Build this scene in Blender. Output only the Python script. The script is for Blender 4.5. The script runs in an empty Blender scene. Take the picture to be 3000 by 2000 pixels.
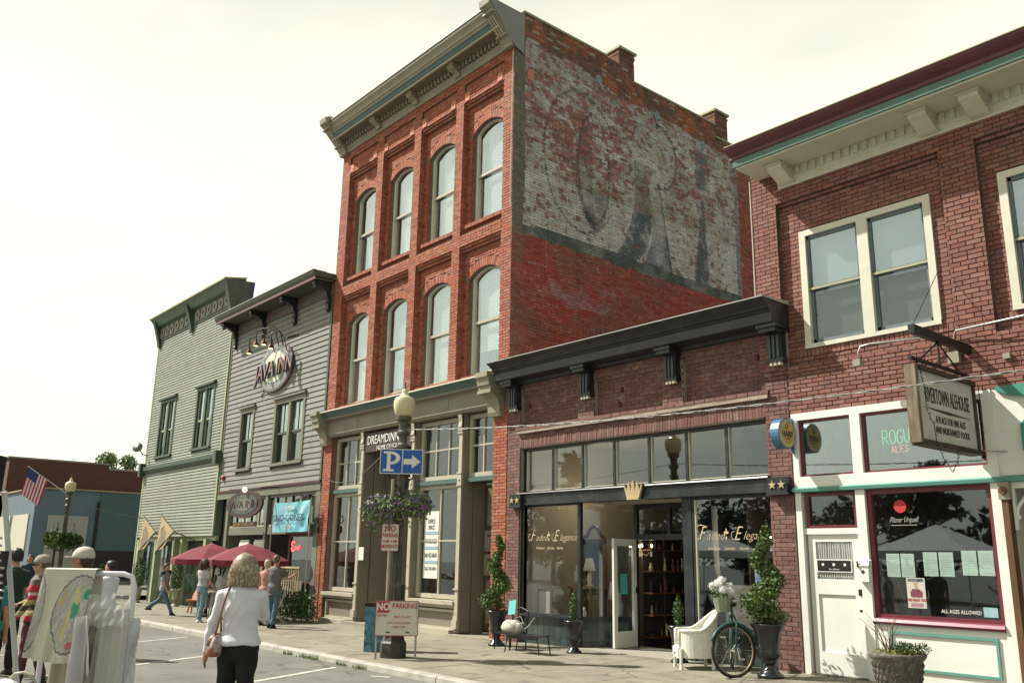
import bpy, math, random
import numpy as np
from mathutils import Vector, Matrix, noise as mnoise
random.seed(7)
rng = np.random.default_rng(7)
sc = bpy.context.scene
C = sc.collection
R = math.radians
# ---------------------------------------------------------------- camera
yaw, pitch, roll = R(-49.95), R(13.91), R(1.0)
fw = Vector((math.sin(yaw)*math.cos(pitch), math.cos(yaw)*math.cos(pitch), math.sin(pitch)))
rt = Vector((math.cos(yaw), -math.sin(yaw), 0)); up = rt.cross(fw)
cr = rt*math.cos(roll)+up*math.sin(roll); cu = -rt*math.sin(roll)+up*math.cos(roll)
cam = bpy.data.cameras.new('camera'); co = bpy.data.objects.new('camera', cam); C.objects.link(co)
co.matrix_world = Matrix(((cr.x, cu.x, -fw.x, 0), (cr.y, cu.y, -fw.y, 0), (cr.z, cu.z, -fw.z, 1.62), (0, 0, 0, 1)))
cam.sensor_width = 36; cam.lens = 36*2578/3000; cam.clip_start = 0.05; cam.clip_end = 600
sc.camera = co
# ---------------------------------------------------------------- sky and sun
SUN = Vector((-1.5, -1.0, 1.95)).normalized()
world = bpy.data.worlds.new('World'); sc.world = world; world.use_nodes = True
nt = world.node_tree; nt.nodes.clear()
out = nt.nodes.new('ShaderNodeOutputWorld'); bg = nt.nodes.new('ShaderNodeBackground')
sky = nt.nodes.new('ShaderNodeTexSky'); sky.sky_type = 'NISHITA'; sky.sun_disc = False
sky.sun_elevation = math.asin(SUN.z); sky.sun_rotation = math.atan2(SUN.x, SUN.y)
sky.air_density = 1.3; sky.dust_density = 5.0; sky.ozone_density = 1.2; sky.altitude = 0
bg.inputs['Strength'].default_value = 0.1
tc = nt.nodes.new('ShaderNodeTexCoord')
# thin high cloud veil, brighter round the sun
nrm = nt.nodes.new('ShaderNodeVectorMath'); nrm.operation = 'NORMALIZE'; nt.links.new(tc.outputs['Generated'], nrm.inputs[0])
dot = nt.nodes.new('ShaderNodeVectorMath'); dot.operation = 'DOT_PRODUCT'; nt.links.new(nrm.outputs[0], dot.inputs[0]); dot.inputs[1].default_value = tuple(SUN)
mr = nt.nodes.new('ShaderNodeMapRange'); nt.links.new(dot.outputs['Value'], mr.inputs['Value'])
mr.inputs['From Min'].default_value = -0.45; mr.inputs['From Max'].default_value = 0.16; mr.inputs['To Min'].default_value = 0.0; mr.inputs['To Max'].default_value = 1.0
mr.interpolation_type = 'SMOOTHSTEP'
mp = nt.nodes.new('ShaderNodeMapping'); mp.inputs['Scale'].default_value = (1.3, 1.3, 4.0); nt.links.new(tc.outputs['Generated'], mp.inputs['Vector'])
nz = nt.nodes.new('ShaderNodeTexNoise'); nz.inputs['Scale'].default_value = 1.6; nz.inputs['Detail'].default_value = 5; nt.links.new(mp.outputs[0], nz.inputs['Vector'])
veil = nt.nodes.new('ShaderNodeMix'); veil.data_type = 'RGBA'
veil.inputs[6].default_value = (2.3, 2.85, 3.15, 1); veil.inputs[7].default_value = (6.9, 6.9, 5.65, 1)
nt.links.new(mr.outputs[0], veil.inputs[0])
fac = nt.nodes.new('ShaderNodeMapRange'); nt.links.new(nz.outputs['Fac'], fac.inputs['Value'])
fac.inputs['From Min'].default_value = 0.3; fac.inputs['From Max'].default_value = 0.7; fac.inputs['To Min'].default_value = 0.86; fac.inputs['To Max'].default_value = 1.0
# the veil thins out towards the zenith and is mottled with faint cloud
sxyz = nt.nodes.new('ShaderNodeSeparateXYZ'); nt.links.new(nrm.outputs[0], sxyz.inputs[0])
zen = nt.nodes.new('ShaderNodeMapRange'); zen.inputs['From Min'].default_value = 0.42; zen.inputs['From Max'].default_value = 0.9; zen.inputs['To Min'].default_value = 1.0; zen.inputs['To Max'].default_value = 0.32; nt.links.new(sxyz.outputs['Z'], zen.inputs['Value'])
clo = nt.nodes.new('ShaderNodeMapRange'); clo.inputs['From Min'].default_value = 0.3; clo.inputs['From Max'].default_value = 0.7; clo.inputs['To Min'].default_value = 0.93; clo.inputs['To Max'].default_value = 1.12; nt.links.new(nz.outputs['Fac'], clo.inputs['Value'])
zc = nt.nodes.new('ShaderNodeMath'); zc.operation = 'MULTIPLY'; nt.links.new(zen.outputs[0], zc.inputs[0]); nt.links.new(clo.outputs[0], zc.inputs[1])
vs_ = nt.nodes.new('ShaderNodeVectorMath'); vs_.operation = 'SCALE'; nt.links.new(veil.outputs[2], vs_.inputs[0]); nt.links.new(zc.outputs[0], vs_.inputs['Scale'])
mx = nt.nodes.new('ShaderNodeMix'); mx.data_type = 'RGBA'
nt.links.new(fac.outputs[0], mx.inputs[0]); nt.links.new(sky.outputs[0], mx.inputs[6]); nt.links.new(vs_.outputs[0], mx.inputs[7])
nt.links.new(mx.outputs[2], bg.inputs['Color']); nt.links.new(bg.outputs[0], out.inputs['Surface'])
sd = bpy.data.lights.new('sun', 'SUN'); sd.energy = 5.0; sd.angle = R(0.6); sd.color = (1.0, 0.955, 0.87)
so = bpy.data.objects.new('sun', sd); C.objects.link(so); so.rotation_euler = SUN.to_track_quat('Z', 'Y').to_euler(); so.location = SUN*60
sc.view_settings.view_transform = 'Standard'; sc.view_settings.look = 'None'; sc.view_settings.exposure = 0.80; sc.view_settings.gamma = 1.0
sc.view_settings.use_curve_mapping = False
sc.render.engine = 'CYCLES'; sc.cycles.max_bounces = 7; sc.cycles.transparent_max_bounces = 12
# ---------------------------------------------------------------- helpers
ORI = {}
def org(p): return ORI.get(p.name, Vector((0, 0, 0))) if p else Vector((0, 0, 0))
def S(r, g, b):
    f = lambda c: (c/255/12.92) if c/255 <= 0.04045 else ((c/255+0.055)/1.055)**2.4
    return (f(r), f(g), f(b), 1)
def nn(t, k, **kw):
    n = t.nodes.new(k)
    for a, b in kw.items(): setattr(n, a, b)
    return n
MC = {}
def mat(name, col, *a, crack=0, **k):
    if name in MC: return MC[name]
    m = mat0(name, col, *a, **k)
    if crack:
        t = m.node_tree; b = t.nodes['Principled BSDF']; src = b.inputs['Base Color'].links[0].from_socket
        g = nn(t, 'ShaderNodeNewGeometry'); n1 = nn(t, 'ShaderNodeTexNoise'); n1.inputs['Scale'].default_value = 1.1; n1.inputs['Detail'].default_value = 5; t.links.new(g.outputs['Position'], n1.inputs['Vector'])
        va = nn(t, 'ShaderNodeVectorMath', operation='MULTIPLY_ADD'); t.links.new(n1.outputs['Color'], va.inputs[0]); va.inputs[1].default_value = (.9, .9, 0); t.links.new(g.outputs['Position'], va.inputs[2])
        vo = nn(t, 'ShaderNodeTexVoronoi', feature='DISTANCE_TO_EDGE'); vo.inputs['Scale'].default_value = crack; t.links.new(va.outputs[0], vo.inputs['Vector'])
        lt = nn(t, 'ShaderNodeMapRange'); lt.inputs['From Min'].default_value = 0.0; lt.inputs['From Max'].default_value = .02*crack; lt.inputs['To Min'].default_value = .38; t.links.new(vo.outputs['Distance'], lt.inputs['Value'])
        n2 = nn(t, 'ShaderNodeTexNoise'); n2.inputs['Scale'].default_value = .7; t.links.new(g.outputs['Position'], n2.inputs['Vector']); r2 = nn(t, 'ShaderNodeMapRange'); r2.inputs['From Min'].default_value = .42; r2.inputs['From Max'].default_value = .55; t.links.new(n2.outputs['Fac'], r2.inputs['Value'])
        mxx = nn(t, 'ShaderNodeMix', data_type='FLOAT'); t.links.new(r2.outputs[0], mxx.inputs[0]); mxx.inputs[2].default_value = 1; t.links.new(lt.outputs[0], mxx.inputs[3])
        n3 = nn(t, 'ShaderNodeTexNoise'); n3.inputs['Scale'].default_value = 3.2; n3.inputs['Detail'].default_value = 3; t.links.new(g.outputs['Position'], n3.inputs['Vector']); r3 = nn(t, 'ShaderNodeMapRange'); r3.inputs['From Min'].default_value = .62; r3.inputs['From Max'].default_value = .72; r3.inputs['To Min'].default_value = 1; r3.inputs['To Max'].default_value = .62; t.links.new(n3.outputs['Fac'], r3.inputs['Value'])
        ml = nn(t, 'ShaderNodeMath', operation='MULTIPLY'); t.links.new(mxx.outputs[0], ml.inputs[0]); t.links.new(r3.outputs[0], ml.inputs[1])
        sv = nn(t, 'ShaderNodeVectorMath', operation='SCALE'); t.links.new(src, sv.inputs[0]); t.links.new(ml.outputs[0], sv.inputs['Scale']); t.links.new(sv.outputs[0], b.inputs['Base Color'])
    return m
def mat0(name, col, rough=0.7, var=0.12, scale=3.0, bump=0.0, bscale=60, metal=0.0, rnd=0.0, col2=None, c2s=1.5, c2lo=0.45, c2hi=0.7, stretch=(1, 1, 1), spec=0.4, emit=0, sheen=0, sss=0, attr=None):
    if name in MC: return MC[name]
    if not emit: col = tuple(c*.82 for c in col[:3])+(1,); col2 = tuple(c*.82 for c in col2[:3])+(1,) if col2 else None
    m = bpy.data.materials.new(name); m.use_nodes = True; t = m.node_tree
    b = t.nodes['Principled BSDF']; b.inputs['Roughness'].default_value = rough; b.inputs['Metallic'].default_value = metal
    b.inputs['Specular IOR Level'].default_value = spec
    g = nn(t, 'ShaderNodeNewGeometry'); mp = nn(t, 'ShaderNodeMapping'); mp.inputs['Scale'].default_value = stretch
    t.links.new(g.outputs['Position'], mp.inputs['Vector'])
    base = nn(t, 'ShaderNodeRGB'); base.outputs[0].default_value = col; cur = base.outputs[0]
    if attr:
        a = nn(t, 'ShaderNodeAttribute'); a.attribute_name = attr; cur = a.outputs['Color']
    if col2:
        n2 = nn(t, 'ShaderNodeTexNoise'); n2.inputs['Scale'].default_value = c2s; n2.inputs['Detail'].default_value = 6; n2.inputs['Roughness'].default_value = 0.65
        t.links.new(mp.outputs[0], n2.inputs['Vector'])
        r2 = nn(t, 'ShaderNodeMapRange'); r2.inputs['From Min'].default_value = c2lo; r2.inputs['From Max'].default_value = c2hi; t.links.new(n2.outputs['Fac'], r2.inputs['Value'])
        x = nn(t, 'ShaderNodeMix', data_type='RGBA'); t.links.new(r2.outputs[0], x.inputs[0]); t.links.new(cur, x.inputs[6]); x.inputs[7].default_value = col2; cur = x.outputs[2]
    val = None
    if var:
        n = nn(t, 'ShaderNodeTexNoise'); n.inputs['Scale'].default_value = scale; n.inputs['Detail'].default_value = 7; n.inputs['Roughness'].default_value = 0.65
        t.links.new(mp.outputs[0], n.inputs['Vector'])
        r = nn(t, 'ShaderNodeMapRange'); r.inputs['From Min'].default_value = 0.3; r.inputs['From Max'].default_value = 0.7
        r.inputs['To Min'].default_value = 1-var; r.inputs['To Max'].default_value = 1+var; t.links.new(n.outputs['Fac'], r.inputs['Value']); val = r.outputs[0]
    if rnd:
        oi = nn(t, 'ShaderNodeObjectInfo'); ad = nn(t, 'ShaderNodeMath', operation='MULTIPLY_ADD'); t.links.new(oi.outputs['Random'], ad.inputs[0]); ad.inputs[1].default_value = 97.3
        t.links.new(g.outputs['Random Per Island'], ad.inputs[2])
        wn = nn(t, 'ShaderNodeTexWhiteNoise', noise_dimensions='1D'); t.links.new(ad.outputs[0], wn.inputs['W'])
        r = nn(t, 'ShaderNodeMapRange'); r.inputs['To Min'].default_value = 1-rnd; r.inputs['To Max'].default_value = 1+rnd; t.links.new(wn.outputs['Value'], r.inputs['Value'])
        if val is not None:
            ml = nn(t, 'ShaderNodeMath', operation='MULTIPLY'); t.links.new(val, ml.inputs[0]); t.links.new(r.outputs[0], ml.inputs[1]); val = ml.outputs[0]
        else: val = r.outputs[0]
        hs = nn(t, 'ShaderNodeHueSaturation'); r3 = nn(t, 'ShaderNodeMapRange'); r3.inputs['To Min'].default_value = 0.5-rnd*0.03; r3.inputs['To Max'].default_value = 0.5+rnd*0.05
        sp = nn(t, 'ShaderNodeSeparateColor'); t.links.new(wn.outputs['Color'], sp.inputs[0]); t.links.new(sp.outputs[0], r3.inputs['Value']); t.links.new(r3.outputs[0], hs.inputs['Hue'])
        r4 = nn(t, 'ShaderNodeMapRange'); r4.inputs['To Min'].default_value = 1-rnd*0.7; r4.inputs['To Max'].default_value = 1.1; t.links.new(sp.outputs[1], r4.inputs['Value']); t.links.new(r4.outputs[0], hs.inputs['Saturation'])
        t.links.new(cur, hs.inputs['Color']); cur = hs.outputs[0]
    if val is not None:
        vm = nn(t, 'ShaderNodeVectorMath', operation='SCALE'); t.links.new(cur, vm.inputs[0]); t.links.new(val, vm.inputs['Scale']); cur = vm.outputs[0]
    t.links.new(cur, b.inputs['Base Color'])
    if bump:
        nb = nn(t, 'ShaderNodeTexNoise'); nb.inputs['Scale'].default_value = bscale; nb.inputs['Detail'].default_value = 4; t.links.new(mp.outputs[0], nb.inputs['Vector'])
        bp = nn(t, 'ShaderNodeBump'); bp.inputs['Strength'].default_value = bump; bp.inputs['Distance'].default_value = 0.01; t.links.new(nb.outputs['Fac'], bp.inputs['Height']); t.links.new(bp.outputs[0], b.inputs['Normal'])
    if emit:
        b.inputs['Emission Color'].default_value = col; b.inputs['Emission Strength'].default_value = emit
    if sss: b.inputs['Subsurface Weight'].default_value = sss; b.inputs['Subsurface Radius'].default_value = (0.02, 0.01, 0.005)
    MC[name] = m; return m
def glass(name, tint=(0.8, 0.85, 0.85), refl=0.12, wav=0.0):
    if name in MC: return MC[name]
    m = bpy.data.materials.new(name); m.use_nodes = True; t = m.node_tree; t.nodes.clear()
    o = nn(t, 'ShaderNodeOutputMaterial'); x = nn(t, 'ShaderNodeMixShader'); tr = nn(t, 'ShaderNodeBsdfTransparent'); gl = nn(t, 'ShaderNodeBsdfGlossy')
    tr.inputs[0].default_value = (*tint, 1); gl.inputs['Roughness'].default_value = 0.015; gl.inputs['Color'].default_value = (0.80, 0.90, 0.95, 1)
    lw0 = nn(t, 'ShaderNodeLayerWeight'); lw0.inputs['Blend'].default_value = .5; pw0 = nn(t, 'ShaderNodeMath', operation='POWER'); t.links.new(lw0.outputs['Facing'], pw0.inputs[0]); pw0.inputs[1].default_value = 4.0; fr = nn(t, 'ShaderNodeMath', operation='MULTIPLY_ADD'); t.links.new(pw0.outputs[0], fr.inputs[0]); fr.inputs[1].default_value = .6; fr.inputs[2].default_value = .03; ad = nn(t, 'ShaderNodeMath', operation='ADD'); ad.use_clamp = True
    t.links.new(fr.outputs[0], ad.inputs[0]); ad.inputs[1].default_value = refl
    t.links.new(ad.outputs[0], x.inputs[0]); t.links.new(tr.outputs[0], x.inputs[1]); t.links.new(gl.outputs[0], x.inputs[2]); t.links.new(x.outputs[0], o.inputs[0])
    if wav:
        g = nn(t, 'ShaderNodeNewGeometry'); nb = nn(t, 'ShaderNodeTexNoise'); nb.inputs['Scale'].default_value = 1.7; nb.inputs['Detail'].default_value = 1
        t.links.new(g.outputs['Position'], nb.inputs['Vector']); bp = nn(t, 'ShaderNodeBump'); bp.inputs['Strength'].default_value = wav; bp.inputs['Distance'].default_value = 0.05
        t.links.new(nb.outputs['Fac'], bp.inputs['Height']); t.links.new(bp.outputs[0], gl.inputs['Normal'])
    MC[name] = m; return m
class MB:
    def __init__(s): s.v = []; s.f = []
    def add(s, v, f):
        n = len(s.v); s.v += [tuple(p) for p in v]; s.f += [tuple(i+n for i in q) for q in f]; return s
    def box(s, x0, x1, y0, y1, z0, z1):
        if x0 > x1: x0, x1 = x1, x0
        if y0 > y1: y0, y1 = y1, y0
        if z0 > z1: z0, z1 = z1, z0
        return s.add([(x0,y0,z0),(x1,y0,z0),(x1,y1,z0),(x0,y1,z0),(x0,y0,z1),(x1,y0,z1),(x1,y1,z1),(x0,y1,z1)],
                     [(3,2,1,0),(4,5,6,7),(0,1,5,4),(1,2,6,5),(2,3,7,6),(3,0,4,7)])
    def prism(s, pts, ax, a, b):
        n = len(pts); v = []
        for t in (a, b):
            for p, q in pts: v.append({'x': (t, p, q), 'y': (p, t, q), 'z': (p, q, t)}[ax])
        f = [tuple(range(n)), tuple(range(2*n-1, n-1, -1))] + [(i, i+n, (i+1) % n+n, (i+1) % n) for i in range(n)]
        return s.add(v, f)
    def lathe(s, cx, cy, prof, n=16, closed=True):
        v = []; f = []
        for r, z in prof:
            for i in range(n): a = 2*math.pi*i/n; v.append((cx+r*math.cos(a), cy+r*math.sin(a), z))
        for k in range(len(prof)-1):
            for i in range(n): j = (i+1) % n; f.append((k*n+i, k*n+j, (k+1)*n+j, (k+1)*n+i))
        if closed: f.append(tuple(range(n-1, -1, -1))); f.append(tuple(range((len(prof)-1)*n, len(prof)*n)))
        return s.add(v, f)
    def tube(s, pts, r, n=8, cap=True, flat=None):
        pts = [Vector(p) for p in pts]; m = len(pts); rr = r if isinstance(r, (list, tuple)) else [r]*m
        v = []; prev = None
        for i, p in enumerate(pts):
            d = (pts[min(i+1, m-1)]-pts[max(i-1, 0)])
            if d.length < 1e-9: d = Vector((0, 0, 1))
            d.normalize()
            if prev is None:
                a = Vector((0, 0, 1)) if abs(d.z) < 0.9 else Vector((1, 0, 0)); u = d.cross(a).normalized()
            else: u = (prev-d*prev.dot(d)).normalized()
            prev = u; w = d.cross(u)
            for k in range(n):
                t = 2*math.pi*k/n; q = rr[i] if not isinstance(rr[i], (list, tuple)) else None
                a, b = (rr[i], rr[i]) if q is not None else rr[i]
                v.append(p+u*math.cos(t)*a+w*math.sin(t)*b)
        f = [(i*n+k, i*n+(k+1) % n, (i+1)*n+(k+1) % n, (i+1)*n+k) for i in range(m-1) for k in range(n)]
        if cap: f.append(tuple(range(n-1, -1, -1))); f.append(tuple(range((m-1)*n, m*n)))
        return s.add(v, f)
    def ball(s, c, r, n=12, m=8):
        rx, ry, rz = (r, r, r) if not isinstance(r, (list, tuple)) else r
        v = [(c[0], c[1], c[2]-rz)]
        for j in range(1, m):
            t = math.pi*j/m
            for i in range(n): a = 2*math.pi*i/n; v.append((c[0]+rx*math.sin(t)*math.cos(a), c[1]+ry*math.sin(t)*math.sin(a), c[2]-rz*math.cos(t)))
        v.append((c[0], c[1], c[2]+rz)); f = []
        for i in range(n): f.append((0, 1+(i+1) % n, 1+i)); f.append((len(v)-1, 1+(m-2)*n+i, 1+(m-2)*n+(i+1) % n))
        for j in range(m-2):
            for i in range(n): k = (i+1) % n; f.append((1+j*n+i, 1+j*n+k, 1+(j+1)*n+k, 1+(j+1)*n+i))
        return s.add(v, f)
    def rings(s, rings, n=16):
        # rings of (cx, cy, z, rx, ry)
        v = []
        for cx, cy, z, rx, ry in rings:
            for i in range(n): a = 2*math.pi*i/n; v.append((cx+rx*math.cos(a), cy+ry*math.sin(a), z))
        m = len(rings)
        f = [(i*n+k, i*n+(k+1) % n, (i+1)*n+(k+1) % n, (i+1)*n+k) for i in range(m-1) for k in range(n)]
        f.append(tuple(range(n-1, -1, -1))); f.append(tuple(range((m-1)*n, m*n)))
        return s.add(v, f)
    def xf(s, M): s.v = [tuple(M @ Vector(p)) for p in s.v]; return s
def build(name, mb, m, parent=None, kind=None, label=None, cat=None, group=None, smooth=False, local=False):
    o0 = org(parent); me = bpy.data.meshes.new(name)
    v = mb.v if (o0.length == 0) else [(p[0]-o0.x, p[1]-o0.y, p[2]-o0.z) for p in mb.v]
    me.from_pydata(v, [], mb.f)
    me.materials.append(m)
    if smooth: me.shade_smooth()
    o = bpy.data.objects.new(name, me); C.objects.link(o)
    if parent: o.parent = parent; ORI[o.name] = o0.copy()
    tag(o, label, cat, group, kind); return o
def tag(o, label=None, cat=None, group=None, kind=None):
    if label: o['label'] = label
    if cat: o['category'] = cat
    if group: o['group'] = group
    if kind: o['kind'] = kind
    return o
def thing(name, label, cat, loc=(0, 0, 0), rotz=None, group=None):
    o = bpy.data.objects.new(name, None); C.objects.link(o); o.location = loc; o.empty_display_size = 0.1
    if rotz is not None: o.rotation_euler = (0, 0, rotz); ORI[o.name] = Vector((0, 0, 0))
    else: ORI[o.name] = Vector(loc)
    return tag(o, label, cat, group)
def top(name, mb, m, label, cat, group=None, smooth=False, kind=None):
    return build(name, mb, m, None, kind, label, cat, group, smooth)
def dup_tree(src, loc, rotz=None, label=None, parent=None):
    c = src.copy(); C.objects.link(c); c.parent = parent
    if parent is None:
        c.location = loc
        if rotz is not None: c.rotation_euler = (0, 0, rotz)
    if label: c['label'] = label
    for ch in src.children: dup_tree(ch, None, None, None, c)
    return c
def text(name, s, size, origin, ux, uy, m, parent=None, ext=0.002, sx=1.0, shear=0, align='CENTER', bold=0, smooth=False):
    cu_ = bpy.data.curves.new(name, 'FONT'); cu_.body = s; cu_.size = size; cu_.extrude = ext; cu_.shear = shear; cu_.align_x = align; cu_.align_y = 'CENTER'; cu_.offset = bold; cu_.resolution_u = 2
    t = bpy.data.objects.new(name, cu_); me = bpy.data.meshes.new_from_object(t); bpy.data.objects.remove(t)
    ux = Vector(ux).normalized(); uy = Vector(uy).normalized(); n = ux.cross(uy); o = Vector(origin)-org(parent)
    M = Matrix(((ux.x*sx, uy.x, n.x, o.x), (ux.y*sx, uy.y, n.y, o.y), (ux.z*sx, uy.z, n.z, o.z), (0, 0, 0, 1)))
    me.transform(M); me.materials.clear(); me.materials.append(m)
    ob = bpy.data.objects.new(name, me); C.objects.link(ob)
    if parent: ob.parent = parent; ORI[ob.name] = org(parent).copy()
    return ob
FX, FZ = (1, 0, 0), (0, 0, 1)
def lerp(a, b, t): return a+(b-a)*t
FY = 11.2
def zf(x): return 0.27+0.01*x
def gz(x, y):
    if y < 7.2: return 0.03
    return lerp(0.12, zf(x), min(1, max(0, (y-7.25)/(FY-7.25))))
# leaves: many small faces spread through a volume
def leaves(mb, pts, size, n=1, jit=0.5, long=1.6):
    for p in pts:
        a = Vector((random.gauss(0, 1), random.gauss(0, 1), random.gauss(0, 1))).normalized(); b = a.cross(Vector((random.gauss(0, 1), random.gauss(0, 1), random.gauss(0, 1)))).normalized()
        s = size*random.uniform(0.6, 1.3); p = Vector(p)
        mb.add([p-a*s*long, p+b*s*0.6, p+a*s*long, p-b*s*0.6], [(0, 1, 2, 3)])
# ---------------------------------------------------------------- brickwork
def hole_int(h, z):
    # h = (x0, x1, z0, zs, rise[, extra]) ; arch when rise>0
    x0, x1, z0, zs, rise = h[:5]; ex = h[5] if len(h) > 5 else 0
    if z < z0 or z > zs+rise+ex: return None
    if rise <= 0 or z <= zs: return (x0-(0), x1+(0))
    w = (x1-x0)/2; Rr = (w*w+rise*rise)/(2*rise); cz = zs+rise-Rr; r = Rr+ex; d = r*r-(z-cz)**2
    if d <= 0: return None
    k = math.sqrt(d); c = (x0+x1)/2; return (max(x0-ex, c-k), min(x1+ex, c+k)) if ex else (c-k, c+k)
def lay(regions, holes, L=0.205, H=0.064, j=0.009, seed=0):
    rr = random.Random(seed); out = []
    for (a0, a1, z0, z1) in regions:
        n = max(1, round((z1-z0)/H)); h = (z1-z0)/n
        for k in range(n):
            zb = z0+k*h+j/2; zt = z0+(k+1)*h-j/2; zm = (zb+zt)/2
            iv = [(a0, a1)]
            for hl in holes:
                hi = None
                for zz in (zb, zt):
                    q = hole_int(hl, zz)
                    if q: hi = q if hi is None else (min(hi[0], q[0]), max(hi[1], q[1]))
                if not hi: continue
                nv = []
                for (p, q) in iv:
                    if hi[1] <= p or hi[0] >= q: nv.append((p, q)); continue
                    if hi[0] > p: nv.append((p, hi[0]))
                    if hi[1] < q: nv.append((hi[1], q))
                iv = nv
            off = (L/2 if (round(zb/H)) % 2 else 0)+rr.uniform(-.004, .004)
            for (p, q) in iv:
                x = math.floor((p-off)/L)*L+off
                while x < q:
                    b0 = max(x+j/2, p); b1 = min(x+L-j/2, q)
                    if b1-b0 > 0.02: out.append((b0, b1, zb, zt, abs((b1-b0)-(L-j)) < 1e-6))
                    x += L
    return out
class Bricks:
    '''collects the bricks of one building; the ones nearest the camera become parts, the rest one part of kind stuff'''
    def __init__(s, L=0.205, H=0.064, j=0.009): s.b = []; s.L = L; s.H = H; s.j = j
    def wall(s, plane, at, regions, holes=(), proud=0.006, seed=1, L=None, H=None, th=0.02):
        for (a0, a1, z0, z1, full) in lay(regions, holes, L or s.L, H or s.H, s.j, seed):
            s.b.append((plane, at, a0, a1, z0, z1, proud+random.uniform(-.0035, .0035), full and L is None and H is None, th))
    def stack(s, plane, at, a0, a1, z0, z1, w, proud=0.006):
        n = max(1, round((a1-a0)/w)); w = (a1-a0)/n
        for i in range(n): s.b.append((plane, at, a0+i*w+s.j/2, a0+(i+1)*w-s.j/2, z0, z1, proud+random.uniform(-.003, .003), False, 0.02))
    def finish(s, parent, m, nmax=300):
        def cen(b):
            return ((b[2]+b[3])/2, b[1], (b[4]+b[5])/2) if b[0] == 'y' else (b[1], (b[2]+b[3])/2, (b[4]+b[5])/2)
        def vis(c):
            d = Vector(c)-Vector((0, 0, 1.62)); z = d.dot(fw); return z > 0 and abs(d.dot(cr)/z) < 0.58 and abs(d.dot(cu)/z) < 0.385
        full = [b for b in s.b if b[7]]; full = [b for b in full if vis(cen(b))]
        full.sort(key=lambda b: Vector(cen(b)).length); ind = full[:nmax]; ids = set(id(b) for b in ind)
        mb = MB()
        for b in s.b:
            if id(b) in ids: continue
            pl, at, a0, a1, z0, z1, pr, fu, th = b
            jz = random.uniform(-.0012, .0012); z0 += jz; z1 += jz
            if pl == 'y': mb.add([(a0, at-pr, z0), (a1, at-pr, z0), (a1, at-pr, z1), (a0, at-pr, z1), (a0, at+th, z0), (a1, at+th, z0), (a1, at+th, z1), (a0, at+th, z1)], [(0, 1, 2, 3), (1, 5, 6, 2), (5, 4, 7, 6), (4, 0, 3, 7), (3, 2, 6, 7), (4, 5, 1, 0)])
            else: mb.add([(at+pr, a0, z0), (at+pr, a1, z0), (at+pr, a1, z1), (at+pr, a0, z1), (at-th, a0, z0), (at-th, a1, z0), (at-th, a1, z1), (at-th, a0, z1)], [(0, 1, 2, 3), (1, 5, 6, 2), (5, 4, 7, 6), (4, 0, 3, 7), (3, 2, 6, 7), (4, 5, 1, 0)])
        if mb.v: build('brickwork', mb, m, parent, kind='stuff')
        if ind:
            b = ind[0]; w = (b[3]-b[2])/2; h = (b[5]-b[4])/2; cache = {}; o0 = org(parent)
            for b in ind:
                w = (b[3]-b[2])/2; h = round((b[5]-b[4])/2, 4); key = (b[0], round(w, 4), h)
                if key not in cache:
                    g = MB(); e = 0.003
                    if b[0] == 'y': g.add([(-w+e, 0, -h+e), (w-e, 0, -h+e), (w-e, 0, h-e), (-w+e, 0, h-e), (-w, e, -h), (w, e, -h), (w, e, h), (-w, e, h), (-w, .026, -h), (w, .026, -h), (w, .026, h), (-w, .026, h)],
                        [(0, 1, 2, 3), (4, 5, 1, 0), (5, 6, 2, 1), (6, 7, 3, 2), (7, 4, 0, 3), (8, 9, 5, 4), (9, 10, 6, 5), (10, 11, 7, 6), (11, 8, 4, 7)])
                    else: g.box(-.026, 0, -w, w, -h, h)
                    me = bpy.data.meshes.new('brick'); me.from_pydata(g.v, [], g.f); me.materials.append(m); cache[key] = me
                o = bpy.data.objects.new('brick', cache[key]); C.objects.link(o); o.parent = parent; c = Vector(cen(b))
                if b[0] == 'y': c.y -= b[6]
                else: c.x += b[6]
                o.location = c-o0
def arch_strips(mb, x0, x1, zs, rise, ztop, y0, y1, n=10):
    w = (x1-x0)/2; Rr = (w*w+rise*rise)/(2*rise); cz = zs+rise-Rr; c = (x0+x1)/2
    P = [(x0+(x1-x0)*i/n, cz+math.sqrt(max(0, Rr*Rr-(x0+(x1-x0)*i/n-c)**2))) for i in range(n+1)]
    for (xa, za), (xb, zb) in zip(P, P[1:]): mb.prism([(xa, za), (xb, zb), (xb, ztop), (xa, ztop)], 'y', y0, y1)
    return P
def arch_bricks(mb, x0, x1, zs, rise, y0, y1, th=0.19, w=0.062):
    hw = (x1-x0)/2; Rr = (hw*hw+rise*rise)/(2*rise); cz = zs+rise-Rr; c = (x0+x1)/2; A = math.asin(min(1, hw/Rr)); n = int(2*A*Rr/w)
    for i in range(n):
        t0 = -A+2*A*(i+.07)/n; t1 = -A+2*A*(i+.93)/n; r1 = Rr+th; jz = random.uniform(-.004, .004)
        pts = [(c+Rr*math.sin(t0), cz+Rr*math.cos(t0)), (c+Rr*math.sin(t1), cz+Rr*math.cos(t1)), (c+r1*math.sin(t1), cz+r1*math.cos(t1)), (c+r1*math.sin(t0), cz+r1*math.cos(t0))]
        mb.prism(pts, 'y', y0+jz, y1)
def pieces(name, mbs, m, parent, nmax=300, smooth=False):
    for k in mbs[:nmax]: build(name, k, m, parent, smooth=smooth)
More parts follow.
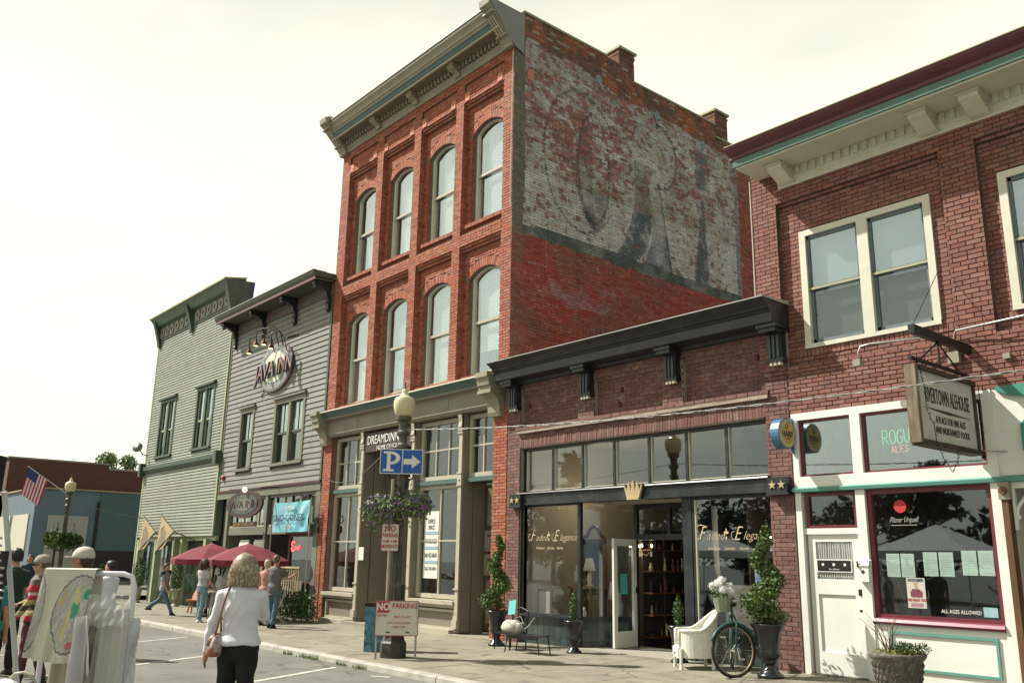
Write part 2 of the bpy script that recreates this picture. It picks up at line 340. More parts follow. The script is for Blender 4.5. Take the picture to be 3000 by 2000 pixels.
# ---------------------------------------------------------------- materials
m_brick = mat('orange_red_brick', (.345, .108, .065, 1), .85, .16, 9, .25, 90, rnd=.17, col2=(.46, .27, .20, 1), c2s=5, c2lo=.6, c2hi=.85)
m_mort = mat('old_mortar', (.20, .13, .10, 1), .95, .2, 6)
m_brick2 = mat('brown_red_brick', (.228, .101, .081, 1), .85, .16, 9, .25, 90, rnd=.17, col2=(.16, .085, .07, 1), c2s=3, c2lo=.55, c2hi=.8)
m_mort2 = mat('dark_mortar', (.10, .075, .06, 1), .95, .2, 6)
m_brick3 = mat('purple_brown_brick', (.175, .086, .075, 1), .85, .2, 9, .25, 90, rnd=.18, col2=(.34, .23, .19, 1), c2s=4, c2lo=.55, c2hi=.8)
m_mort3 = mat('pale_mortar', (.34, .28, .23, 1), .95, .2, 6)
m_taupe = mat('taupe_paint', (.225, .20, .155, 1), .55, .10, 3)
m_stone = mat('weathered_beige_paint', (.30, .275, .20, 1), .6, .14, 4, col2=(.2, .2, .16, 1), c2s=2, c2lo=.5, c2hi=.75, stretch=(1, 1, .4))
m_lightcol = mat('light_beige_paint', (.46, .42, .33, 1), .5, .08, 5)
m_tealp = mat('dark_teal_paint', (.075, .13, .125, 1), .45, .12, 4)
m_cream = mat('cream_paint', (.62, .60, .49, 1), .5, .08, 5)
m_slate = mat('slate_blue_paint', (.12, .16, .17, 1), .5, .1, 5)
m_black = mat('black_paint', (.018, .022, .024, 1), .38, .25, 5, col2=(.035, .04, .04, 1), c2s=2.5)
m_white = mat('white_paint', (.76, .76, .71, 1), .5, .05, 4, col2=(.64, .63, .57, 1), c2s=2, c2lo=.5, c2hi=.8)
m_greenp = mat('bright_green_paint', (.05, .26, .20, 1), .45, .08, 4)
m_redp = mat('maroon_paint', (.15, .026, .036, 1), .4, .15, 4)
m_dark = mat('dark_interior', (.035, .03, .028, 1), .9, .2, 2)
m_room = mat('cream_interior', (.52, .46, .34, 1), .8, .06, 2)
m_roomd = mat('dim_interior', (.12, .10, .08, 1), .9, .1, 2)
m_floor = mat('wooden_floor', (.10, .065, .04, 1), .6, .2, 4)
m_blind = mat('pale_blind', (.74, .76, .72, 1), .6, .03, 6)
m_roof = mat('roof_felt', (.12, .12, .12, 1), .9, .2, 3)
m_metal = mat('galvanised_metal', (.42, .42, .40, 1), .42, .12, 8, metal=.6)
m_iron = mat('dark_iron', (.02, .018, .018, 1), .5, .2, 8, metal=.3)
g_up = glass('upper_glass', (.95, .98, .98), .24, .03)
g_shop = glass('shop_glass', (.98, .98, .98), .05, .006)
g_ale = glass('ale_glass', (.9, .93, .93), .2, .012)
g_dark = glass('dark_glass', (.85, .88, .88), .05, .01)

def ring_strip(mb, x0, x1, zs, rise, t, y0, y1, n=12):
    def arc(a0, a1, r):
        w = (a1-a0)/2; Rr = (w*w+r*r)/(2*r); cz = zs+r-Rr; c = (a0+a1)/2
        return [(a0+(a1-a0)*i/n, cz+math.sqrt(max(0, Rr*Rr-(a0+(a1-a0)*i/n-c)**2))) for i in range(n+1)]
    A = arc(x0, x1, rise); B = arc(x0+t, x1-t, rise*(1-2*t/(x1-x0))+0.0)
    for i in range(n): mb.prism([A[i], A[i+1], B[i+1], B[i]], 'y', y0, y1)
    return B
def arched_window(parent, x0, x1, z0, zs, rise, yf, meet, blind_gap=.16, drop=0, bm=None):
    w = MB(); t = .045
    w.box(x0, x0+t, yf, yf+.1, z0, zs).box(x1-t, x1, yf, yf+.1, z0, zs); ring_strip(w, x0, x1, zs, rise, t, yf, yf+.1)
    win = build('window', w, m_slate, parent)
    f = MB(); a, b = x0+t, x1-t; u = .055
    f.box(a, a+u, yf+.02, yf+.09, z0+.05, zs).box(b-u, b, yf+.02, yf+.09, z0+.05, zs); B = ring_strip(f, a, b, zs, rise*.9, u, yf+.02, yf+.09)
    build('frame', f, m_cream, win)
    s = MB(); v = .035; a2, b2 = a+u, b-u
    s.box(a2, a2+v, yf+.05, yf+.08, meet, zs).box(b2-v, b2, yf+.05, yf+.08, meet, zs).box(a2, b2, yf+.035, yf+.08, meet-.03, meet+.03); ring_strip(s, a2, b2, zs, rise*.8, v, yf+.05, yf+.08)
    build('sash', s, m_lightcol, win)
    s = MB(); s.box(a2, a2+v, yf+.09, yf+.12, z0+.05, meet-.03).box(b2-v, b2, yf+.09, yf+.12, z0+.05, meet-.03).box(a2, b2, yf+.085, yf+.125, z0+.05, z0+.12)
    build('sash', s, m_lightcol, win)
    s = MB().box(x0+.01, x1-.01, yf+.0, yf+.12, z0, z0+.05); build('sill', s, m_lightcol, win)
    n = 10; w2 = (b2-a2)/2; r = rise*.8; Rr = (w2*w2+r*r)/(2*r); cz = zs+r-Rr; c = (a2+b2)/2
    arc = [(b2-(b2-a2)*i/n, cz+math.sqrt(max(0, Rr*Rr-(b2-(b2-a2)*i/n-c)**2))) for i in range(n+1)]
    build('pane', MB().prism([(a2, meet), (b2, meet)]+arc, 'y', yf+.062, yf+.068), g_up, win)
    build('pane', MB().box(a2, b2, yf+.102, yf+.108, z0+.1, meet-.02), g_up, win)
    k = MB(); z = z0+.12+drop
    while z < zs+rise*.6:
        hw = 0
        if z > zs: hw = .12*(z-zs)/rise
        k.add([(a2+blind_gap+hw, yf+.17, z), (b2+.02-hw, yf+.17, z), (b2+.02-hw, yf+.18, z+.049), (a2+blind_gap+hw, yf+.18, z+.049)], [(0, 1, 2, 3)]); z += .05
    build('window_blind', k, bm or m_blind, win, kind='stuff')
    return win
def rect_window(parent, x0, x1, z0, z1, yf, cols=1, rows=1, mf=None, mb_=None, gl=None, fr=.06, bar=.03, name='window', depth=.08, splits=None, zsplits=None):
    w = MB(); w.box(x0, x0+fr, yf, yf+depth, z0, z1).box(x1-fr, x1, yf, yf+depth, z0, z1).box(x0+fr, x1-fr, yf, yf+depth, z1-fr, z1).box(x0+fr, x1-fr, yf, yf+depth, z0, z0+fr)
    win = build(name, w, mf, parent)
    xs = [x0+fr]+(splits or [lerp(x0+fr, x1-fr, (i+1)/cols) for i in range(cols-1)])+[x1-fr]
    zs = [z0+fr]+(zsplits or [lerp(z0+fr, z1-fr, (i+1)/rows) for i in range(rows-1)])+[z1-fr]
    if len(xs) > 2 or len(zs) > 2:
        b = MB()
        for x in xs[1:-1]: b.box(x-bar/2, x+bar/2, yf+.02, yf+depth-.012, z0+fr, z1-fr)
        for z in zs[1:-1]: b.box(x0+fr, x1-fr, yf+.023, yf+depth-.015, z-bar/2, z+bar/2)
        build('glazing_bar', b, mb_ or mf, win)
    for a, b in zip(xs, xs[1:]):
        for c, d in zip(zs, zs[1:]): build('pane', MB().box(a, b, yf+depth*.6, yf+depth*.6+.005, c, d), gl, win)
    return win
def shell(parent, x0, x1, y0, y1, z1, m, side_r=True, front=None):
    'side walls, back wall and roof of a building behind its front'
    b = MB(); b.box(x0, x0+.25, y0, y1, -.3, z1).box(x0+.25, x1-.25, y1-.25, y1, -.3, z1)
    if side_r: b.box(x1-.25, x1, y0, y1, -.3, z1)
    build('wall', b, m, parent); build('roof', MB().box(x0+.25, x1-.25, y0, y1-.25, z1-.5, z1-.4), m_roof, parent)

# ================================================================ BRICK BUILDING (three storeys)
XL, XR = -20.95, -13.4
bb = thing('brick_building', 'tall orange red brick building with arched windows and faded painted sign on its side wall', 'building', ((XL+XR)/2, FY, .1))
BK = Bricks(.213, .064)
bayL = [-20.52+1.765*i for i in range(4)]; bayR = [x+1.47 for x in bayL]
winX = [(-20.335+1.765*i, -19.215+1.765*i) for i in range(4)]
base = MB(); Z0, Z1 = 5.24, 12.74
edges = [XL]+[e for p in zip(bayL, bayR) for e in p]+[XR]
for i in range(0, 10, 2): base.box(edges[i], edges[i+1], FY+.008, FY+.45, Z0, Z1)
for (a, b), (x0, x1) in zip(zip(bayL, bayR), winX):
    y0 = FY+.158; y1 = FY+.45
    # lower window zone
    base.box(a, x0, y0, y1, 5.24, 8.46).box(x1, b, y0, y1, 5.24, 8.46).box(x0, x1, y0, y1, 5.24, 5.44)
    arch_strips(base, x0, x1, 7.68, .2, 8.46, y0, y1)
    base.box(a, b, FY+.008, y1, 8.46, 8.74)
    base.box(a, x0, y0, y1, 8.74, 12.05).box(x1, b, y0, y1, 8.74, 12.05).box(x0, x1, y0, y1, 8.74, 8.97)
    arch_strips(base, x0, x1, 11.2, .21, 12.05, y0, y1)
    base.box(a, b, FY+.008, y1, 12.05, 12.33).box(a, b, FY+.055, y1, 12.33, 12.54).box(a, b, FY+.008, y1, 12.54, Z1)
    for zt in (8.46, 12.05):
        base.box(a, b, FY+.042, y0, zt-.06, zt).box(a, b, FY+.082, y0, zt-.125, zt-.064)
build('wall', base, m_mort, bb)
# piers beside the shopfront
for pa, pb in ((XL, -20.52), (-13.86, XR-.02)): build('pier', MB().box(pa, pb, FY+.008, FY+.5, -.1, 4.62), m_mort, bb)
piers = [(edges[i], edges[i+1], Z0, Z1) for i in range(0, 10, 2)]
BK.wall('y', FY, piers, seed=2)
BK.wall('y', FY, [(XL, -20.52, .04, 4.62), (-13.86, XR-.012, .1, 4.62)], seed=3)
AB = MB()
for (a, b), (x0, x1) in zip(zip(bayL, bayR), winX):
    BK.wall('y', FY+.15, [(a, b, 5.27, 8.33), (a, b, 8.74, 11.92)], [(x0, x1, 5.44, 7.68, .2, .19), (x0, x1, 8.97, 11.2, .21, .19), ], seed=5)
    # jambs beside the arches where the widened hole left gaps
    for z0, zs in ((5.44, 7.68), (8.97, 11.2)):
        BK.wall('y', FY+.11, [(x0-.19 if False else a, x0, zs, zs)], seed=6) if False else None
    BK.wall('y', FY, [(a, b, 8.46, 8.588), (a, b, 12.05, 12.33), (a, b, 12.54, Z1)], seed=7)
    BK.stack('y', FY, a, b, 8.592, 8.648, .105); BK.stack('y', FY-.004, a, b, 8.652, 8.712, .105)
    BK.stack('y', FY+.05, a, b, 12.335, 12.535, .066)
    for zt in (8.46, 12.05):
        BK.wall('y', FY+.035, [(a, b, zt-.062, zt)], seed=8); BK.wall('y', FY+.075, [(a, b, zt-.126, zt-.064)], seed=9)
    arch_bricks(AB, x0, x1, 7.68, .2, FY+.14, FY+.165); arch_bricks(AB, x0, x1, 11.2, .21, FY+.14, FY+.165)
    # brick sills set on edge
    for z0 in (5.355, 8.89):
        n = 20
        for i in range(n):
            q0 = lerp(x0-.08, x1+.08, i/n); BK.b.append(('y', FY+.05, q0+.005, q0+(x1-x0+.16)/n-.005, z0, z0+.085, random.uniform(-.002, .004), False, .16))
for e_ in bayL:
    z = 5.27
    while z < 11.9:
        if not (8.3 < z < 8.72): AB.add([(e_+.005, FY-.004, z), (e_+.005, FY+.15, z), (e_+.005, FY+.15, z+.055), (e_+.005, FY-.004, z+.055)], [(0, 1, 2, 3)])
        z += .064
build('arch_brickwork', AB, m_brick, bb, kind='stuff')
# reveal faces of the windows: brick jambs
J = MB()
for (x0, x1) in winX:
    for z0, zs in ((5.44, 7.68), (8.97, 11.2)):
        z = z0+.005
        while z < zs-.03:
            for x, s in ((x0, 1), (x1, -1)): J.box(x-.001*s, x+.006*s, FY+.165, FY+.29, z, z+.055)
            z += .064
build('jamb_brickwork', J, m_brick, bb, kind='stuff')
m_tile = mat('terracotta_tile', (.55, .22, .14, 1), .8, .1, 8)
for a in bayL:
    for x in (a+.13, a+1.34):
        t = MB().box(x-.085, x+.085, FY-.018, FY+.02, 12.075, 12.275).ball((x, FY-.02, 12.175), (.018, .012, .018), 6, 4); build('terracotta_tile', t, m_tile, bb)
# iron pintles of the vanished shutters
for (x0, x1) in winX:
    for z in (5.9, 7.3, 9.5, 10.9):
        for x, y in ((x0-.12, FY+.15), (x1+.1, FY+.15)): build('pintle', MB().ball((x, y-.02, z), .022, 6, 4), m_iron, bb)
m_bl3 = [mat('bluish_blind', (.50, .56, .58, 1), .6, .1, 1.2), m_blind, mat('cream_blind', (.66, .66, .58, 1), .6, .1, 1.5)]
for i, (x0, x1) in enumerate(winX):
    arched_window(bb, x0, x1, 5.44, 7.68, .2, FY+.225, 6.66, .03, [.0, .1, .0, .45][i], m_bl3[(i*2+1) % 3])
    arched_window(bb, x0, x1, 8.97, 11.2, .21, FY+.225, 10.16, [.05, .12, .2, .2][i], 0, m_bl3[i % 3])
# top cornice
def run(name, prof, x0, x1, m, parent): return build(name, MB().prism(prof, 'x', x0, x1), m, parent)
cn = run('cornice', [(FY+.1, 12.74), (FY-.05, 12.74), (FY-.07, 12.78), (FY-.07, 12.84), (FY-.1, 12.88), (FY-.1, 12.93), (FY+.1, 12.93)], XL, XR, m_stone, bb)
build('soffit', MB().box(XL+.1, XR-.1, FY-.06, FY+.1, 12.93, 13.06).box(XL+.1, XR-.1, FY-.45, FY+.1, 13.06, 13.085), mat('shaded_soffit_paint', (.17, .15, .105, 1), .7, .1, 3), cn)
run('green_moulding', [(FY-.45, 13.075), (FY-.475, 13.11), (FY-.49, 13.15), (FY-.52, 13.2), (FY-.3, 13.2), (FY-.3, 13.075)], XL+.05, XR-.05, m_tealp, cn)
run('crown', [(FY-.45, 13.055), (FY-.455, 13.085), (FY-.4, 13.09), (FY-.4, 13.06)], XL+.05, XR-.05, mat('pale_edge_paint', (.5, .47, .33, 1), .5, .1), cn)
run('crown', [(FY-.3, 13.2), (FY-.53, 13.2), (FY-.545, 13.25), (FY-.58, 13.27), (FY-.585, 13.3), (FY-.61, 13.36), (FY-.66, 13.43), (FY-.67, 13.49), (FY-.66, 13.5), (FY+.1, 13.5), (FY+.1, 13.2)], XL+.05, XR-.05, m_stone, cn)
build('gutter', MB().box(XL+.05, XR-.05, FY-.69, FY-.64, 13.5, 13.525), m_metal, cn)
x = XL+.3
while x < XR-.25:
    if min(abs(x-c) for c in (-18.93, -17.16, -15.40)) > .14: build('dentil', MB().box(x-.034, x+.034, FY-.18, FY-.06, 12.932, 13.059), m_stone, cn)
    x += .142
for c in (-18.93, -17.16, -15.40):
    build('bracket', MB().prism([(FY-.05, 12.78), (FY-.13, 12.8), (FY-.16, 12.87), (FY-.3, 12.93), (FY-.34, 12.95), (FY-.34, 13.055), (FY-.05, 13.055)], 'x', c-.1, c+.1).box(c-.12, c+.12, FY-.36, FY-.05, 13.0, 13.052), m_stone, cn)
for x0, x1 in ((XL-.06, XL+.3), (XR-.3, XR+.03)):
    e = MB().prism([(FY+.05, 12.70), (FY-.12, 12.70), (FY-.13, 12.78), (FY-.2, 12.86), (FY-.24, 12.95), (FY-.28, 12.97), (FY-.60, 13.28), (FY-.64, 13.3), (FY-.68, 13.38), (FY-.8, 13.46), (FY-.82, 13.6), (FY+.05, 13.6)], 'x', x0, x1)
    c = (x0+x1)/2
    e.add([(x0-.02, FY-.76, 13.6), (x1+.02, FY-.76, 13.6), (x1+.02, FY-.4, 13.6), (x0-.02, FY-.4, 13.6), (c, FY-.58, 13.78)], [(3, 2, 1, 0), (0, 1, 4), (1, 2, 4), (2, 3, 4), (3, 0, 4)])
    k = build('corner_bracket', e, m_stone, cn)
    for q in (-.075, 0, .075):
        M4 = MB().prism([(FY-.28, 12.98), (FY-.6, 13.28), (FY-.635, 13.25), (FY-.31, 12.94)], 'x', c+q-.018, c+q+.018); build('flute', M4, m_lightcol, cn)
    build('band', MB().box(x0-.015, x1+.015, FY-.3, FY+.05, 12.9, 12.955), m_stone, cn); build('band', MB().box(x0-.015, x1+.015, FY-.7, FY+.05, 13.3, 13.35), m_stone, cn)
build('end_panel', MB().prism([(FY+.24, 12.6), (FY+.04, 12.68), (FY-.13, 12.78), (FY-.56, 13.3), (FY-.74, 13.5), (FY-.72, 13.6), (FY-.2, 13.6), (FY+.13, 13.6), (FY+.24, 13.72)], 'x', XR+.03, XR+.05), mat('grey_sheet_metal', (.25, .24, .21, 1), .5, .08, 3), cn)
# -------- side wall with painted sign: per-brick paint colours
SIDEH = [(FY+.24, 14.15, 13.68), (14.15, 15.1, 13.68), (15.1, 18.45, 13.33), (18.45, 25, 12.97)]
sw = MB()
for a, b, zt in SIDEH: sw.box(XR-.45, XR-.008, a, b, 4.0, zt)
sw.box(XR-.36, XR-.008, FY+.012, FY+.24, -.1, 12.7).box(XR-.45, XR-.008, FY+.24, 25, -.1, 4)
build('side_wall', sw, mat('side_mortar', (.17, .14, .12, 1), .95, .3, 5), bb)
m_paint = mat('painted_brick', (.3, .1, .05, 1), .88, .22, 11, .3, 60, rnd=.12, attr='paint')
regs = [(FY-.003, FY+.24, 4.3, 12.6)]+[(a, b, 4.3, zt) for a, b, zt in SIDEH[:1]]+[(14.15, 15.1, 4.3, 13.68), (15.1, 18.45, 4.3, 13.33), (18.45, 21, 4.3, 12.97)]
V = []; F = []; K = []
def fbm(x, y, s, seed=0):
    return mnoise.fractal(Vector((x*s, y*s, seed*7.3)), 1.0, 2.0, 4)*0.5+0.5
def ell(y, z, cy, cz, a, b): return math.hypot((y-cy)/a, (z-cz)/b)
def mixc(a, b, k): return tuple(lerp(p, q, k) for p, q in zip(a, b))
def paint(y, z, rnd):
    n1 = fbm(y, z, .5, 1); n2 = fbm(y, z, 2.0, 2); n3 = fbm(y*.7, z*1.6, 1.1, 3); n4 = fbm(y, z, 7.0, 4)
    brick = [(.27, .10, .07), (.24, .09, .065), (.20, .085, .065), (.30, .125, .085), (.17, .085, .065)][int(rnd*4.99)]
    if z < 8.33+.05*n2 or y > 19.35:
        col = mixc((.37, .065, .055), (.25, .095, .06), min(1, max(0, (n1-.35)*3+.6*(n2-.5))))
        col = mixc(col, (.13, .075, .06), min(1, max(0, (n3-.5)*3))*.7)
        if n4 > .78: col = mixc(col, (.34, .22, .2), .6)
        if z > 7.7 and y < FY+.4: col = mixc(col, (.13, .11, .07), .6)
        if abs(z-7.05-.02*y) < .3 and 12 < y < 14.4 and n2 > .5: col = mixc(col, (.38, .26, .25), .55*min(1, (n2-.5)*8))
        return mixc(col, brick, .3)
    top = lerp(13.12, 12.5, (y-11.4)/8)
    if z > top+.35*(n1-.5):
        col = mixc((.075, .06, .042), (.27, .10, .045), min(1, max(0, (n2-.42)*4)))
        if rnd > .93: col = (.3, .28, .22)
        return tuple(v*1.1 for v in mixc(col, brick, .35))
    if y < FY+.3+.05*n1: return mixc(mixc((.15, .16, .12), (.10, .13, .09), n2), brick, .25)
    if z < 8.62+.06*(n1-.5): return mixc((.085, .10, .08), (.2, .2, .165), min(1, max(0, (n2-.4)*3)))
    cover = .72+.6*(n1-.5)+.7*(n2-.5)+.5*(n4-.5)+(.14 if z < 10 else -.10)
    if 12 < y < 14.5 and 10.2 < z < 11.8: cover -= .12
    pale = mixc((.29, .265, .235), (.46, .435, .385), min(1, max(0, (n2-.35)*3)))
    pale = mixc(pale, (.26, .22, .20), .5*rnd)
    if z > 12: pale = mixc(pale, (.18, .175, .15), .3)
    pale = mixc(pale, (.25, .24, .12), .3*min(1, max(0, (n3-.52)*6))); pale = mixc(pale, (.24, .225, .12), .5*max(0, 1-abs(z-10.1)/.45)*min(1, n1*1.4))
    dk = (.075, .09, .09); mid = (.15, .115, .10)
    letter = None
    def strip(zs, ya, yb): return np.interp(z, zs, ya) < y < np.interp(z, zs, yb) and zs[0] < z < zs[-1]
    if strip((9.0, 9.3, 10.0, 11.0, 11.5), (13.62, 13.3, 13.08, 13.08, 13.3), (13.72, 13.7, 13.62, 13.6, 13.45)): letter = mid if z > 9.95 else (.085, .075, .07)
    elif strip((9.0, 9.3, 10.0), (13.72, 13.7, 13.62), (13.75, 14.05, 14.2)) and z < 9.95: letter = (.19, .18, .16)
    if strip((8.45, 8.9, 9.5, 10.1, 11.2), (14.3, 14.62, 14.92, 15.08, 15.1), (14.95, 15.45, 15.66, 15.72, 15.5)): letter = mid if z > 9.9 else dk
    elif strip((8.4, 9.3, 9.93), (15.3, 15.7, 15.74), (16.45, 16.3, 16.2)): letter = (.15, .155, .15)
    if strip((8.4, 9.3, 10.2, 10.9), (17.3, 17.45, 17.6, 17.7), (17.95, 17.9, 17.85, 17.8)): letter = dk
    if 17.5 < y < 18.0 and 11.2 < z < 12.3: letter = (.12, .12, .12)
    if abs(y-(16.0+.18*(10.8-z))) < .05 and 8.3 < z < 10.9: letter = (.08, .07, .065)
    if z < 9.93: pale = mixc(pale, (.52, .50, .45), .35); cover += .08
    if y > 18.4 and z < 9.9: pale = mixc(pale, (.5, .5, .44), .5)
    if y > 19.15: pale = (.2, .22, .2)
    cover += .04
    if letter: pale = mixc(letter, pale, min(.6, max(.08, .18+1.5*(n2-.5)+.8*(n4-.5)))); cover += .2
    k = min(1, max(.12, .5+(cover-(.25+.6*rnd))*2.4+(n4-.5)*2.6))
    return tuple(v*1.12 for v in mixc(brick, pale, k))
for k, (a0, a1, z0, z1, full) in enumerate(lay(regs, [], .213, .064, .008, 4)):
    pr = random.uniform(-.003, .004)+.004; n = len(V); r = random.random(); q = 5
    jz = random.uniform(-.0015, .0015); z0 += jz; z1 += jz
    for i in range(q+1):
        y = lerp(a0, a1, i/q); V += [(XR+pr, y, z0), (XR+pr, y, z1)]
    for i in range(q):
        F.append((n+2*i, n+2*i+2, n+2*i+3, n+2*i+1)); y = lerp(a0, a1, (i+.5)/q); c = paint(y, (z0+z1)/2, r)
        # thin dark outlines of the old lettering
        z = (z0+z1)/2; e1 = ell(y, z, 13.3, 10.62, 1.2, 1.75); e2 = ell(y, z, 13.68, 10.55, .52, 1.37); ln = 1
        if abs(e1-1) < .022 and not (y > 14.2 and 9.2 < z < 11.5): ln = .55
        if abs(e2-1) < .04: ln = .55
        e5 = ell(y, z, 15.4, 10.5, .55, 2.0)
        if abs(ell(y, z, 16.1, 11.6, .6, .85)-1) < .05 and y > 15.9: ln = .45
        if 8.68 < z < 12.9: c = tuple(v*ln for v in c)
        K.append(c)
    # ends, top and bottom of the brick
    for (ya, yb) in ((a0, a0), (a1, a1)):
        m_ = len(V); V += [(XR+pr, ya, z0), (XR+pr, ya, z1), (XR-.02, ya, z1), (XR-.02, ya, z0)]; F.append((m_, m_+1, m_+2, m_+3) if ya == a0 else (m_+3, m_+2, m_+1, m_)); K.append(paint(ya, z, r))
    for zz in (z0, z1):
        m_ = len(V); V += [(XR+pr, a0, zz), (XR+pr, a1, zz), (XR-.02, a1, zz), (XR-.02, a0, zz)]; F.append((m_, m_+1, m_+2, m_+3)); K.append(paint(a0, z, r))
o0 = org(bb); me = bpy.data.meshes.new('painted_brickwork'); me.from_pydata([(p[0]-o0.x, p[1]-o0.y, p[2]-o0.z) for p in V], [], F)
at = me.color_attributes.new('paint', 'FLOAT_COLOR', 'CORNER'); buf = np.ones((len(me.loops), 4), dtype=np.float32); li = 0
for f, c in zip(F, K):
    buf[li:li+len(f), :3] = c; li += len(f)
at.data.foreach_set('color', buf.ravel()); me.materials.append(m_paint)
o = bpy.data.objects.new('painted_brickwork', me); C.objects.link(o); o.parent = bb; tag(o, 'side wall bricks with remains of a white painted sign', kind='stuff')
m_cop = mat('coping_tile', (.36, .34, .2, 1), .7, .15, 4)
for a, b, zt in SIDEH:
    if a != 14.15: build('coping', MB().box(XR-.5, XR+.03, a, b, zt, zt+.05), m_cop, bb)
for y0 in (14.6, 18.45):
    zt = 14.1 if y0 < 15 else 13.78; zb = 13.3 if y0 < 15 else 12.95
    ch = build('chimney', MB().box(XR-.52, XR-.004, y0+.004, y0+.546, zb, zt-.02), m_mort, bb)
    cb = MB()
    for pl in range(3):
        if pl == 0: L_ = lay([(y0, y0+.55, zb+.1, zt)], [], .213, .064, .009, 3); [cb.box(XR-.03, XR+.006, q[0], q[1], q[2], q[3]) for q in L_]
        if pl == 1: L_ = lay([(XR-.52, XR, zb+.1, zt)], [], .213, .064, .009, 3); [cb.box(q[0], q[1], y0-.006, y0+.03, q[2], q[3]) for q in L_]
        if pl == 2: [cb.box(XR-.54, XR+.02, y0-.02, y0+.57, zt-.13, zt-.075)]
    build('chimney_brickwork', cb, mat('sooty_brick', (.19, .085, .055, 1), .9, .25, 8, rnd=.3), bb, kind='stuff')
    build('cap', MB().box(XR-.58, XR+.06, y0-.05, y0+.6, zt, zt+.06), m_cop, ch)
m_star = mat('blue_grey_plate', (.22, .30, .33, 1), .6, .15, 10)
for y, z in ((13.85, 12.95), (15.98, 12.73), (17.87, 12.55)):
    build('anchor_plate', MB().prism([(y, z-.14), (y+.12, z), (y, z+.14), (y-.12, z)], 'x', XR+.005, XR+.02).ball((XR+.03, y, z), .02, 6, 4), m_star, bb)
build('anchor_plate', MB().box(XR+.005, XR+.02, 11.58, 11.76, 12.05, 12.3), m_tile, bb)
shell(bb, XL, XR-.46, FY+.5, 25, 12.9, m_mort, side_r=False)
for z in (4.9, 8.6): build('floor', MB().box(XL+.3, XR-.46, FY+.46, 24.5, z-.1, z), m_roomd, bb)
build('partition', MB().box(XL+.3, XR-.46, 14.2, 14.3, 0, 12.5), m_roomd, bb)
build('drainpipe', MB().tube([(XR-.02, FY-.03, 12.6), (XR-.03, FY-.03, 9.1), (XR-.01, FY-.03, 8.9)], .012, 6), m_cream, bb)
# -------- shopfront
sc_ = run('shop_cornice', [(FY+.1, 4.62), (FY-.08, 4.62), (FY-.1, 4.66), (FY-.12, 4.68), (FY-.12, 5.0), (FY-.15, 5.03), (FY-.24, 5.05), (FY-.26, 5.1), (FY+.1, 5.1)], XL+.1, XR-.2, m_taupe, bb)
run('moulding', [(FY+.1, 5.1), (FY-.27, 5.1), (FY-.29, 5.14), (FY-.34, 5.2), (FY-.36, 5.23), (FY+.1, 5.23)], XL+.05, XR-.15, m_tealp, sc_)
run('cap', [(FY+.1, 5.23), (FY-.39, 5.23), (FY-.39, 5.26), (FY+.1, 5.275)], XL-.02, XR-.1, m_cream, sc_)
for x in (-19.1, -17.2, -15.3): build('seam', MB().box(x-.012, x+.012, FY-.128, FY-.1, 4.7, 5.0), m_stone, sc_)
for x0, x1 in ((XL-.02, XL+.34), (XR-.5, XR-.12)):
    build('console', MB().prism([(FY, 4.42), (FY-.1, 4.42), (FY-.13, 4.5), (FY-.14, 4.62), (FY-.2, 4.76), (FY-.34, 4.88), (FY-.38, 4.9), (FY-.38, 5.0), (FY-.42, 5.02), (FY-.44, 5.14), (FY-.48, 5.18), (FY-.48, 5.28), (FY, 5.3)], 'x', x0, x1).box(x0-.02, x1+.02, FY-.4, FY, 4.86, 4.92), m_stone, sc_)
def column(x, yb=FY-.02):
    o = build('column', MB().box(x-.075, x+.075, yb+.02, yb+.3, zf(x)+.05, 4.62), m_taupe, bb)
    f = MB().box(x-.055, x+.055, yb-.01, yb+.02, .3, 4.6)
    for z in (1.0, 3.1, 3.35, 4.2, 4.26): f.box(x-.08, x+.08, yb-.035, yb+.02, z, z+.035)
    f.box(x-.07, x+.07, yb-.025, yb+.02, 3.13, 3.33).box(x-.08, x+.08, yb-.05, yb+.02, .25, .42).ball((x, yb-.03, 3.23), (.03, .012, .03), 8, 5)
    f.prism([(yb+.02, 4.3), (yb-.05, 4.34), (yb-.03, 4.45), (yb-.06, 4.6), (yb+.02, 4.6)], 'x', x-.055, x+.055)
    build('capital', f, m_lightcol, o)
for x in (-18.93, -16.72, -14.92): column(x)
def storewin(x0, x1, zt0, zt1, zb0, zb1, c, r, sill=True):
    rect_window(bb, x0, x1, zt0, zt1, FY+.14, c, 2, m_lightcol, m_lightcol, g_shop, .09, .035, 'transom_window')
    build('transom_bar', MB().box(x0, x1, FY+.1, FY+.3, zb1+.02, zt0-.0).box(x0, x1, FY+.06, FY+.1, zt0-.1, zt0-.02), m_tealp, bb)
    if zb0 is not None:
        rect_window(bb, x0, x1, zb0, zb1, FY+.14, 2, r, m_lightcol, m_lightcol, g_shop, .09, .035, 'shop_window')
        s = MB().box(x0-.02, x1+.02, FY-.06, FY+.3, zb0-.1, zb0-.02).box(x0, x1, FY+.0, FY+.3, zb0-.16, zb0-.1); build('sill', s, m_lightcol, bb)
        k = build('stall_riser', MB().box(x0, x1, FY+.1, FY+.3, zf(x0)-.05, zb0-.16), m_taupe, bb)
        f = MB(); z0, z1 = zf(x0)+.1, zb0-.2
        f.box(x0+.05, x1-.05, FY+.05, FY+.1, z0, z0+.05).box(x0+.05, x1-.05, FY+.05, FY+.1, z1-.05, z1).box(x0+.05, x0+.1, FY+.05, FY+.1, z0+.05, z1-.05).box(x1-.1, x1-.05, FY+.05, FY+.1, z0+.05, z1-.05)
        build('moulding', f, m_lightcol, k)
storewin(-20.5, -19.02, 3.28, 4.6, .8, 3.18, 3, 2)
